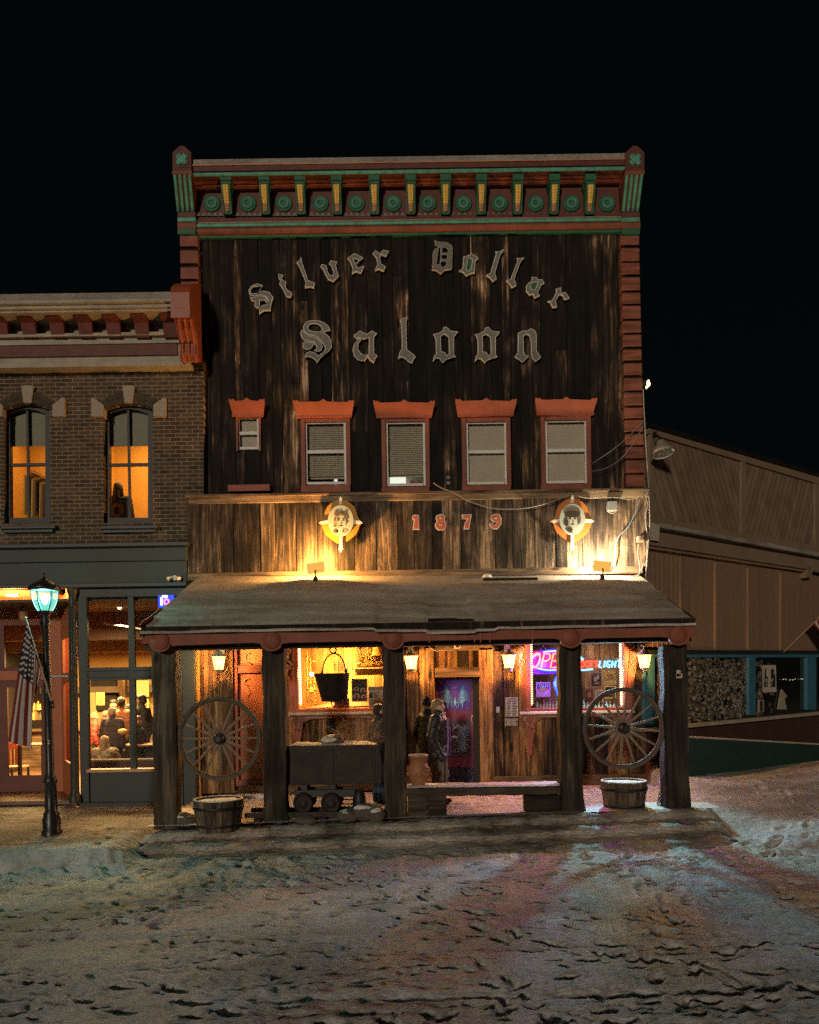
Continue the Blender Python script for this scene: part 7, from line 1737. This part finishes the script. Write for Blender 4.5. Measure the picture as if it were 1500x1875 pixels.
cable([(1172, 915), (1163, 940), (1150, 965), (1135, 980), (1128, 995), (1126, 1020), (1122, 1035), (1116, 1046)], 15.34, .009, 'pale blue cable hanging loose down to the right floodlight', 'bluewire')
cable([(1182, 905), (1186, 925), (1182, 950), (1186, 985), (1184, 1010), (1176, 1040), (1166, 1056), (1140, 1058)], 15.34, .011, 'thick white cable down the right corner of the band into the roof line')
cable([(1178, 712), (1180, 760), (1184, 830), (1188, 900), (1190, 960), (1186, 1010), (1182, 1062)], 15.4, .012, 'long grey conduit down the right corner of the saloon')
cable([(1085, 863), (1110, 857), (1135, 842), (1160, 812), (1178, 780)], 15.45, .006, 'lower thin cable running from the far right window to the corner')
cable([(1085, 848), (1120, 825), (1150, 800), (1178, 772)], 15.45, .005, 'upper thin cable running from the far right window to the corner')
cable([(1170, 996), (1168, 1015), (1172, 1040), (1164, 1054), (1100, 1057), (950, 1056), (860, 1056)], 15.29, .009, 'conduit from the square junction box along the top of the porch roof')
eb = thing('electrical_box', W(1122, 935, 15.3), 'grey weatherproof electrical box right of the right medallion', 'box'); mb = MB(); mb.pb(1113, 917, 1131, 935, 15.27, .12); mb.build('body', M['steel'], eb, bevel=.012); mb = MB(); mb.tube([W(x, y, 15.3) for x, y in ((1114, 920), (1111, 930), (1114, 938), (1122, 940), (1128, 935))], .008, 6); mb.build('cord', M['wire'], eb)
jb = thing('junction_box', W(1174, 991, 15.3), 'small square tan junction box low at the right end of the band', 'box'); mb = MB(); mb.pb(1168, 981, 1180, 992, 15.29, .1); mb.build('body', M['cream'], jb, bevel=.006); mb = MB(); mb.pb(1171, 984, 1177, 989, 15.278, .012); mb.build('cover', M['terra'], jb)
mb = MB()
for y in (875, 885): p = W(821, y, 15.62); mb.tube([(p.x + .03 * math.cos(a), 15.6, p.z + .03 * math.sin(a)) for a in np.linspace(0, 2 * PI, 12, endpoint=False)], .008, 5, closed=True); mb.ball((p.x, 15.61, p.z), .02, 8)
tag(mb.build('wall_hook', M['steel'], None, loc=W(821, 888, 15.6)), 'pair of small round metal hooks between the third and fourth upper windows', 'hook')
# edge lamp high on the right corner
c_ = W(1183, 703, 15.6); el_ = thing('corner_lamp', c_, 'small lit lamp seen edge on high at the right corner of the saloon', 'lamp'); mb = MB(); mb.lathe([(.02, .08), (.09, .03), (.01, -.03)], c_, 10, 0, (1, 0, -.2)); mb.build('lit_face', emit('edge_lamp_face', (1, .75, .35), 3), el_); mb = MB(); mb.box(c_.x - .1, c_.x, 15.55, 15.65, c_.z - .05, c_.z + .05); mb.build('mount', M['black'], el_)
# barn lamp
c_ = RP(1214, 829, .42); bl_ = thing('barn_lamp', c_, 'white enamel barn lamp, unlit, on the parapet of the panelled building', 'lamp'); ax = Vector((-.10, .25, 1)).normalized()
mb = MB(); mb.lathe([(.205, -.02), (.215, 0), (.19, .05), (.13, .13), (.085, .18), (.075, .24), (.04, .25)], c_, 28, 0, ax, cap=False); sdm = mb.build('shade', M['barnout'], bl_)
mb = MB(); mb.lathe([(.203, -.018), (.18, .045), (.12, .12), (.001, .16)], c_, 28, 0, ax, cap=False); mb.build('shade_lining', M['white'], sdm)
mb = MB(); q = c_ + ax * .25; mb.tube([q, q + Vector((-.03, .03, .10)), q + Vector((-.05, .25, .22)), RP(1204, 790, -.02)], .02, 8); mb.build('arm', M['iron'], bl_)
# netting by the last post
mb = MB(); P = []; nu_, nv_ = 26, 40
for j in range(nv_ + 1):
    f = j / nv_
    for i in range(nu_ + 1):
        g = i / nu_; xl = 1214 - 14 * f ** 1.6; xr = 1222 + 4 * f; x = xl + (xr - xl) * g; P.append(W(x, 1372 + 112 * f, 12.95 + .06 * math.sin(g * 14 + f * 3)))
mb.v = [tuple(p) for p in P]
for j in range(nv_):
    for i in range(nu_):
        if (i + j) % 3: mb.f.append((j * (nu_ + 1) + i, j * (nu_ + 1) + i + 1, (j + 1) * (nu_ + 1) + i + 1, (j + 1) * (nu_ + 1) + i)); mb.m.append(0); mb.sm.append(True); mb.t.append(.5)
tag(mb.build('safety_netting', M['tarp'], None, loc=W(1215, 1484, 12.95)), 'bunched green netting hanging beside the last porch post', 'netting')
mb = MB()
for a_, s_ in (((1243, 1232), .07), ((1241, 1237), .05), ((1247, 1237), .05)): p = W(a_[0], a_[1], 12.59); mb.box(p.x - s_ * .5, p.x + s_ * .4, 12.585, 12.592, p.z - s_ * .8, p.z + s_ * .6)
tag(mb.build('torn_flyer', M['paper'], None, loc=W(1244, 1240, 12.59)), 'torn scraps of pale paper stapled to the last porch post', 'flyer')
# barrier post tape and a cord from the wall lamp shown at the street
# ================================================================== PEOPLE
def person(label, loc, h, rot, jacket, trousers, skin, hair, style='short', pose='pocket', voxel=.014, collar=True, hat=None, wide=1.0, fingers=True, shoes=None, lean=0.0, extra=None):
    t = thing('person', loc, label, 'person'); k = h / 1.75
    T = Matrix.Translation(Vector(loc)) @ Matrix.Rotation(rot, 4, 'Z') @ Matrix.Scale(k, 4) @ Matrix.Shear('XY', 4, (0, 0))
    sit = pose == 'sit'; dz = -.42 if sit else 0.0
    def fin(mb, name, mat, vx, fold=0): mb.xform(T); return blob(mb, name, mat, t, vx, 3, fold)
    hipz = .92 + dz; shz = 1.42 + dz; hz = 1.63 + dz; lf = lean
    # joints
    L = {}
    for s in (-1, 1):
        if sit: L[s] = dict(hip=(s * .09, .02, hipz), kn=(s * .12, -.40, hipz + .02), an=(s * .12, -.42, .09), toe=(s * .13, -.58, .04))
        else: L[s] = dict(hip=(s * .09, 0, hipz), kn=(s * .105, -.02 - .02 * s, .48), an=(s * .11, .02, .085), toe=(s * .13, -.15, .04))
        sh = (s * .185, lf * -.05, shz)
        if pose == 'pocket': el, wr = (s * .255, .06, 1.13), (s * .215, -.05, .92)
        elif pose == 'front': el, wr = (s * .26, .03 - .05, 1.16 + dz), (s * .12, -.25, 1.15 + dz)
        elif sit: el, wr = (s * .25, -.05, 1.14 + dz), (s * .13, -.3, 1.02 + dz)
        else: el, wr = (s * .245, .04, 1.13), (s * .25, -.04, .87)
        L[s].update(sh=sh, el=el, wr=wr)
    H = lambda x, y, z: (x, y - lf * .12, z + dz)
    mb = MB()
    mb.cone((0, .01, hipz + .02), .135, (0, 0, 1.13 + dz), .12, 16, .72); mb.cone((0, 0, 1.13 + dz), .12, (0, 0, 1.33 + dz), .145, 16, .7)
    mb.cone((-.12, 0, shz - .01), .065, (.12, 0, shz - .01), .065, 12); mb.cone((0, .015, 1.42 + dz), .06, H(0, 0, 1.55), .055, 12)
    # head: skull, face, jaw, nose, brow, ears, lips
    mb.ball(H(0, .012, 1.655), .098, 18, 0, (.80, 1.0, .98)); mb.cone(H(0, -.03, 1.64), .068, H(0, -.045, 1.575), .045, 14); mb.cone(H(0, -.06, 1.555), .024, H(0, -.075, 1.553), .020, 10)
    mb.cone(H(0, -.085, 1.655), .012, H(0, -.112, 1.618), .014, 8); mb.cone(H(-.03, -.078, 1.672), .012, H(.03, -.078, 1.672), .012, 8)
    mb.cone(H(-.016, -.088, 1.59), .010, H(.016, -.088, 1.59), .010, 8); mb.cone(H(-.016, -.085, 1.578), .010, H(.016, -.085, 1.578), .010, 8)
    for s in (-1, 1):
        mb.ball(H(s * .079, .015, 1.63), .026, 10, 0, (.4, .7, 1.15)); mb.ball(H(s * .045, -.05, 1.61), .030, 10)
        q = L[s]
        mb.cone(q['sh'], .058, q['el'], .042, 12); mb.cone(q['el'], .042, q['wr'], .028, 12)
        mb.cone(q['hip'], .088, q['kn'], .058, 12); mb.cone(q['kn'], .058, q['an'], .040, 12); mb.cone(q['an'], .04, q['toe'], .035, 10)
        w_ = Vector(q['wr']); d = (w_ - Vector(q['el'])).normalized(); sd = Vector((s * 1.0, 0, 0)) if abs(d.x) < .8 else Vector((0, -1, 0))
        pal = w_ + d * .05; mb.cone(w_, .026, w_ + d * .085, .032, 10)
        if fingers:
            fw = d.cross(sd).normalized()
            for i, (o_, ln) in enumerate(((-.028, .062), (-.010, .075), (.009, .070), (.027, .055))):
                b0 = w_ + d * .10 + fw * o_; b1 = b0 + d * ln * .5; b2 = b1 + (d * .6 - sd * .8).normalized() * ln * .45; mb.cone(b0 - d * .02, .0105, b1, .0095, 8); mb.cone(b1, .0095, b2, .008, 8)
            b0 = w_ + d * .045 - fw * .03; mb.cone(b0, .013, b0 + (d - fw * .9).normalized() * .05, .010, 8)
    fin(mb, 'body', skin, voxel * .8)
    # jacket
    mb = MB(); g = wide
    mb.cone((0, .01, .93 + dz + .0), .185 * g, (0, .0, 1.15 + dz), .19 * g, 18, .80); mb.cone((0, 0, 1.15 + dz), .19 * g, (0, 0, 1.36 + dz), .16 * g, 18, .82)
    mb.cone((-.13, 0, shz), .085 * g, (.13, 0, shz), .085 * g, 14)
    if collar: mb.cone((0, .012, 1.44 + dz), .098, H(0, .0, 1.525), .088, 14)
    for s in (-1, 1):
        q = L[s]; e = Vector(q['el']); w_ = Vector(q['wr']); mb.cone(q['sh'], .088 * g, e, .078 * g, 14); mb.cone(e, .078 * g, w_.lerp(e, .06), .056 * g, 14)
        m_ = Vector(q['sh']).lerp(e, .55); mb.ball(m_, .088 * g, 10, 0, (1, 1, .45)); mb.ball(e.lerp(w_, .5), .072 * g, 10, 0, (1, 1, .4))
    if pose == 'pocket':
        for s in (-1, 1): w_ = Vector(L[s]['wr']); d = (w_ - Vector(L[s]['el'])).normalized(); mb.cone(w_, .062, w_ + d * .13, .07, 12); mb.cone(w_ + d * .13, .07, (s * .12, -.05, .92), .10, 12)
    mb2 = mb; fj = fin(mb2, 'jacket', jacket, voxel, .014 if voxel < .018 else .01)
    mb = MB()
    tw_ = 1.28 if style != 'slim' else 1.0
    for s in (-1, 1):
        q = L[s]; an = Vector(q['an']); an.z += .03
        mb.cone(q['hip'], .112, q['kn'], .085 * tw_, 14); mb.cone(q['kn'], .085 * tw_, an, .075 * tw_, 14)
    mb.cone((0, .01, hipz), .14, (0, .01, hipz + .05), .135, 14, .8); fin(mb, 'trousers', trousers, voxel, .008)
    mb = MB()
    for s in (-1, 1): q = L[s]; mb.cone((q['an'][0], q['an'][1] + .03, .05), .048, (q['toe'][0], q['toe'][1], .04), .042, 10)
    fin(mb, 'shoes', shoes or M['ink'], voxel)
    if hair is not None:
        mb = MB(); rr = random.Random(int(h * 1000))
        mb.cone(H(0, .03, 1.69), .088, H(0, .05, 1.64), .080, 14)
        mb.ball(H(0, .0, 1.70), .092, 16, 0, (.90, 1.05, .72)); mb.cone(H(-.045, -.055, 1.728), .028, H(.045, -.055, 1.728), .028, 10)
        for s in (-1, 1): mb.cone(H(s * .066, -.02, 1.70), .022, H(s * .072, .02, 1.645), .018, 8)
        if style == 'long':
            for s in (-1, 1): mb.cone(H(s * .07, .02, 1.68), .03, H(s * .085, .02, 1.50), .035, 10)
            mb.cone(H(0, .07, 1.66), .06, H(0, .09, 1.45), .06, 12)
        if style in ('tousled', 'short', 'slim'):
            for i in range(26):
                a = rr.uniform(0, 2 * PI); el_ = rr.uniform(.15, 1.4); p = H(.082 * math.cos(a) * math.cos(el_), .015 + .095 * math.sin(a) * math.cos(el_), 1.68 + .085 * math.sin(el_))
                if p[1] < -.06 - lf * .12 and p[2] < 1.70 + dz: continue
                mb.ball(p, rr.uniform(.014, .024) * (1.2 if style == 'tousled' else .8), 6)
        if style == 'tousled': mb.cone(H(0, .075, 1.66), .05, H(0, .085, 1.59), .038, 10)
        fin(mb, 'hair', hair, voxel * .8)
    if hat is not None:
        mb = MB(); mb.cone(H(0, .02, 1.685), .098, H(0, .03, 1.73), .078, 14); mb.cone(H(0, .03, 1.73), .07, H(0, .035, 1.79), .012, 12); mb.ball(H(0, .04, 1.81), .018, 8)
        mb.lathe([(.103, 1.66), (.108, 1.665), (.108, 1.70), (.10, 1.705)], (0, .015 - lf * .12, dz), 20, 0); fin(mb, 'beanie', hat, voxel * .8)
    mb = MB()
    for s in (-1, 1): mb.ball(H(s * .031, -.083, 1.645), .011, 8, 0, (1.2, .6, .8))
    mb.xform(T); mb.build('eyes', M['ink'], t)
    if extra: extra(t, T)
    return t
jk = simple('black_puffer_jacket', (.016, .017, .018), .5, var=.3, scale=5, bump=.5, bscale=9); jk2 = simple('dark_navy_coat', (.014, .015, .02), .7, var=.3, scale=5, bump=.4, bscale=12)
sk = simple('pale_skin', (.58, .36, .26), .5, var=.08, scale=8, bump=.05); sk2 = simple('tan_skin', (.40, .23, .15), .5, var=.08, scale=8, bump=.05)
hr = simple('light_brown_hair', (.28, .17, .09), .6, var=.4, scale=25, stretch=(1, 1, .3), bump=.8, bscale=60); hr2 = simple('dark_hair', (.02, .015, .012), .5, var=.3, scale=30, bump=.7); hr3 = simple('blond_hair', (.45, .30, .13), .6, var=.3, scale=25, bump=.6); hr4 = simple('grey_stubble_hair', (.30, .22, .16), .8, var=.2, scale=30)
gt = simple('olive_grey_trousers', (.13, .125, .10), .85, var=.2, scale=6, stretch=(1, 1, .3), bump=.4, bscale=10); jn = simple('blue_jeans', (.022, .04, .09), .8, var=.3, scale=8, bump=.4); bt = simple('black_trousers', (.018, .017, .016), .8)
def lining(t, T):
    # open jacket front edges, purple lining, and hem band
    mb = MB()
    for s in (-1, 1):
        pts = [(s * .03, -.165, 1.44), (s * .045, -.175, 1.30), (s * .06, -.185, 1.12), (s * .08, -.178, .86)]; mb.tube(pts, [.016, .018, .018, .014], 8)
    mb.xform(T); mb.build('jacket_zip', simple('purple_lining', (.26, .12, .34), .6), t)
    mb = MB(); mb.lathe([(.205, .775), (.222, .79), (.222, .83), (.205, .85)], (0, .01, 0), 28, 0, sy=.82, cap=False); mb.xform(T); mb.build('jacket_hem', jk, t)
    mb = MB(); mb.tube([(.07 * math.cos(a), -.03 - .09 * math.sin(a), 1.505 + .03 * math.sin(a)) for a in np.linspace(-.3, PI + .3, 12)], .017, 8); mb.xform(T); mb.build('collar_edge', simple('pale_fleece_collar', (.50, .42, .34), .9), t)
gz_ = .06
person('young person with light brown hair in a black puffer jacket, facing right', (W(802, 1300, 13.75).x, 13.75, gz_), 1.735, 1.30, jk, gt, sk, hr, 'tousled', 'pocket', .012, wide=1.12, lean=.05, extra=lining)
person('person in a dark beanie with their back turned, beside the light haired person', (W(784, 1300, 14.35).x, 14.35, gz_), 1.74, 2.35, jk2, bt, sk, None, 'short', 'pocket', .012, hat=simple('black_knit_beanie', (.02, .022, .02), .9, bump=.7, bscale=80), wide=1.02, lean=.1)
person('dark haired person in a black coat and jeans half hidden behind the third porch post', (W(694, 1300, 14.1).x, 14.1, gz_ - .03), 1.70, 2.0, jk2, jn, sk, hr2, 'slim', 'down', .012, wide=.98, lean=.1)
# upper window figure and clothes rack
fz = W(218, 888, 16.25).z
def logo(t, T):
    mb = MB(); c = T @ Vector((-.02, .165, 1.18)); mb.add([c + Vector((.14 * math.cos(a), 0, .14 * math.sin(a))) for a in np.linspace(0, 2 * PI, 24, endpoint=False)], [tuple(range(24))], 0)
    mb.build('back_print', M['cop'], t)
    mb = MB(); mb.add([c + Vector((x, -.004, z)) for x, z in ((-.05, -.07), (.05, -.07), (.05, .07), (-.05, .07))], [(0, 1, 2, 3)], 0); mb.build('print_figure', M['ink'], t)
person('person with long dark hair from behind in the lit upper window of the brick building', (W(217, 900, 16.25).x, 16.25, fz - 1.70), 1.72, PI, simple('dark_grey_top', (.05, .045, .045), .8), bt, sk2, hr2, 'long', 'down', .018, collar=False, fingers=False, wide=1.0, extra=logo)
rk_ = thing('clothes_rack', W(78, 948, 16.3), 'rack of yellow and brown clothes in the upper window cut by the left edge', 'clothes rack')
mb = MB(); a, b = W(58, 860, 16.1), W(100, 882, 16.1); mb.tube([a, b], .012, 6); mb.tube([a, Vector((a.x, a.y, a.z - 1.9))], .014, 6); mb.build('rail', M['cop'], rk_)
rc = [M['gold'], M['cop'], M['terra'], M['paper'], M['sepia2'], M['hood']]
for k in range(9):
    p = a.lerp(b, (k + .5) / 9); mb = MB(); z = p.z - .05; wv = .20; cw = Vector((.55, .8, 0)).normalized() * .19
    pts = [p + Vector((0, 0, -.05)), p + cw + Vector((0, 0, -.13)), p + cw * 1.15 + Vector((0, 0, -.9 + .1 * (k % 3))), p - cw * 1.15 + Vector((0, 0, -.9 + .1 * (k % 3))), p - cw + Vector((0, 0, -.13))]
    mb.prism(pts, (.035, -.012, 0)); mb.build('hanging_garment', rc[(k * 2) % 6], rk_, bevel=.01)
ab = thing('clothes_bin', W(64, 948, 16.0), 'orange red bin under the clothes rack', 'bin'); mb = MB(); mb.pb(56, 928, 68, 950, 16.0, .2); mb.build('box', M['redc'], ab, bevel=.01)
# diners
fl0 = -.05
def diner(label, px, ytop, D, rot, jm, hm, style='short', pose='down', skn=sk, **kw):
    z = W(px, ytop, D).z; h = (z - fl0) if pose != 'sit' else (z - fl0 + .42 * 1.0) / (1.0)
    base = fl0
    if pose == 'sit': h = 1.75; base = z - (1.75 - .42)
    person(label, (W(px, 1300, D).x, D, base if pose != 'sit' else max(base, fl0 - .3)), h, rot, jm, bt, skn, hm, style, pose, .02, fingers=False, **kw)
cm = simple('camouflage_jacket', (.34, .26, .15), .8, var=.9, scale=11, stretch=(.7, 1, 1.8), bump=.2)
diner('bald person in a dark jacket with their back to the restaurant window', 206, 1297, 18.0, 2.9, simple('dark_brown_jacket', (.03, .026, .024), .8), hr4, pose='down', wide=1.15)
diner('person with a dark cap facing out, between the bald and the orange shirted diners', 208, 1282, 20.2, .3, simple('brown_check_shirt', (.12, .08, .05), .8), hr2, skn=sk2)
diner('dark haired person in an orange T-shirt seen from behind in the restaurant', 223, 1278, 18.8, PI, simple('orange_t_shirt', (.42, .16, .06), .8, var=.15), hr2, collar=False, skn=sk2)
diner('short haired person in a dark jacket facing left, at the right of the restaurant window', 258, 1273, 18.4, -1.9, simple('dark_olive_jacket', (.045, .04, .034), .7), hr2, skn=sk2)
diner('blond person in black sitting and facing right in the restaurant', 250, 1311, 17.6, 1.5, simple('black_sweater', (.018, .018, .02), .8), hr3, style='long', pose='sit')
diner('fair haired person in a camouflage jacket on the restaurant sofa', 191, 1349, 17.0, PI, cm, hr3, style='long', pose='sit', wide=1.25)
diner('person in a pale grey sweater half hidden between the orange shirt and the window mullion', 236, 1290, 20.0, 2.4, simple('pale_grey_sweater', (.34, .28, .2), .8), hr2)
diner('small figure in a red top at the far left of the restaurant window', 174, 1306, 20.4, 2.0, simple('red_top', (.35, .05, .03), .8), hr3, skn=sk2)
# stool and cap on the chair
mb = MB(); p = W(225, 1339, 17.4); mb.ball(p, .11, 12, 0, (1, .7, .5)); tag(mb.build('yellow_cap', M['gold'], None, loc=p), 'yellow cap hanging on a chair back in the middle of the restaurant window', 'cap')
for px, lb in ((30, 'wooden slat backed chair seen through the shop door'),):
    p = W(px, 1420, 17.9); ch = thing('chair', (p.x, p.y, fl0), lb, 'chair'); z = fl0
    mb = MB(); mb.box(p.x - .2, p.x + .2, 17.7, 18.1, .42 + z, .46 + z); mb.build('seat', M['cop'], ch, bevel=.01)
    for sx in (-.18, .18):
        for sy in (17.72, 18.06): mb = MB(); mb.box(p.x + sx - .02, p.x + sx + .02, sy, sy + .04, z, (.98 if sy < 18 else .42) + z); mb.build('leg', M['black'], ch)
    mb = MB(); mb.box(p.x - .2, p.x + .2, 17.72, 17.75, .86 + z, .98 + z)
    for k in range(4): mb.box(p.x - .14 + k * .08, p.x - .11 + k * .08, 17.72, 17.75, .5 + z, .86 + z)
    mb.build('backrest', M['cop'], ch)
mb = MB(); p = W(62, 1362, 17.6); mb.box(p.x - .28, p.x + .3, 17.4, 18.0, p.z - .03, p.z); tb2 = thing('dining_table', (p.x, 17.7, fl0), 'dark dining table behind the shop door glass', 'table'); mb.build('table_top', M['cop'], tb2)
for sx in (-.25, .25): mb = MB(); mb.box(p.x + sx - .03, p.x + sx + .03, 17.45, 17.52, fl0, p.z - .03); mb.build('leg', M['black'], tb2)
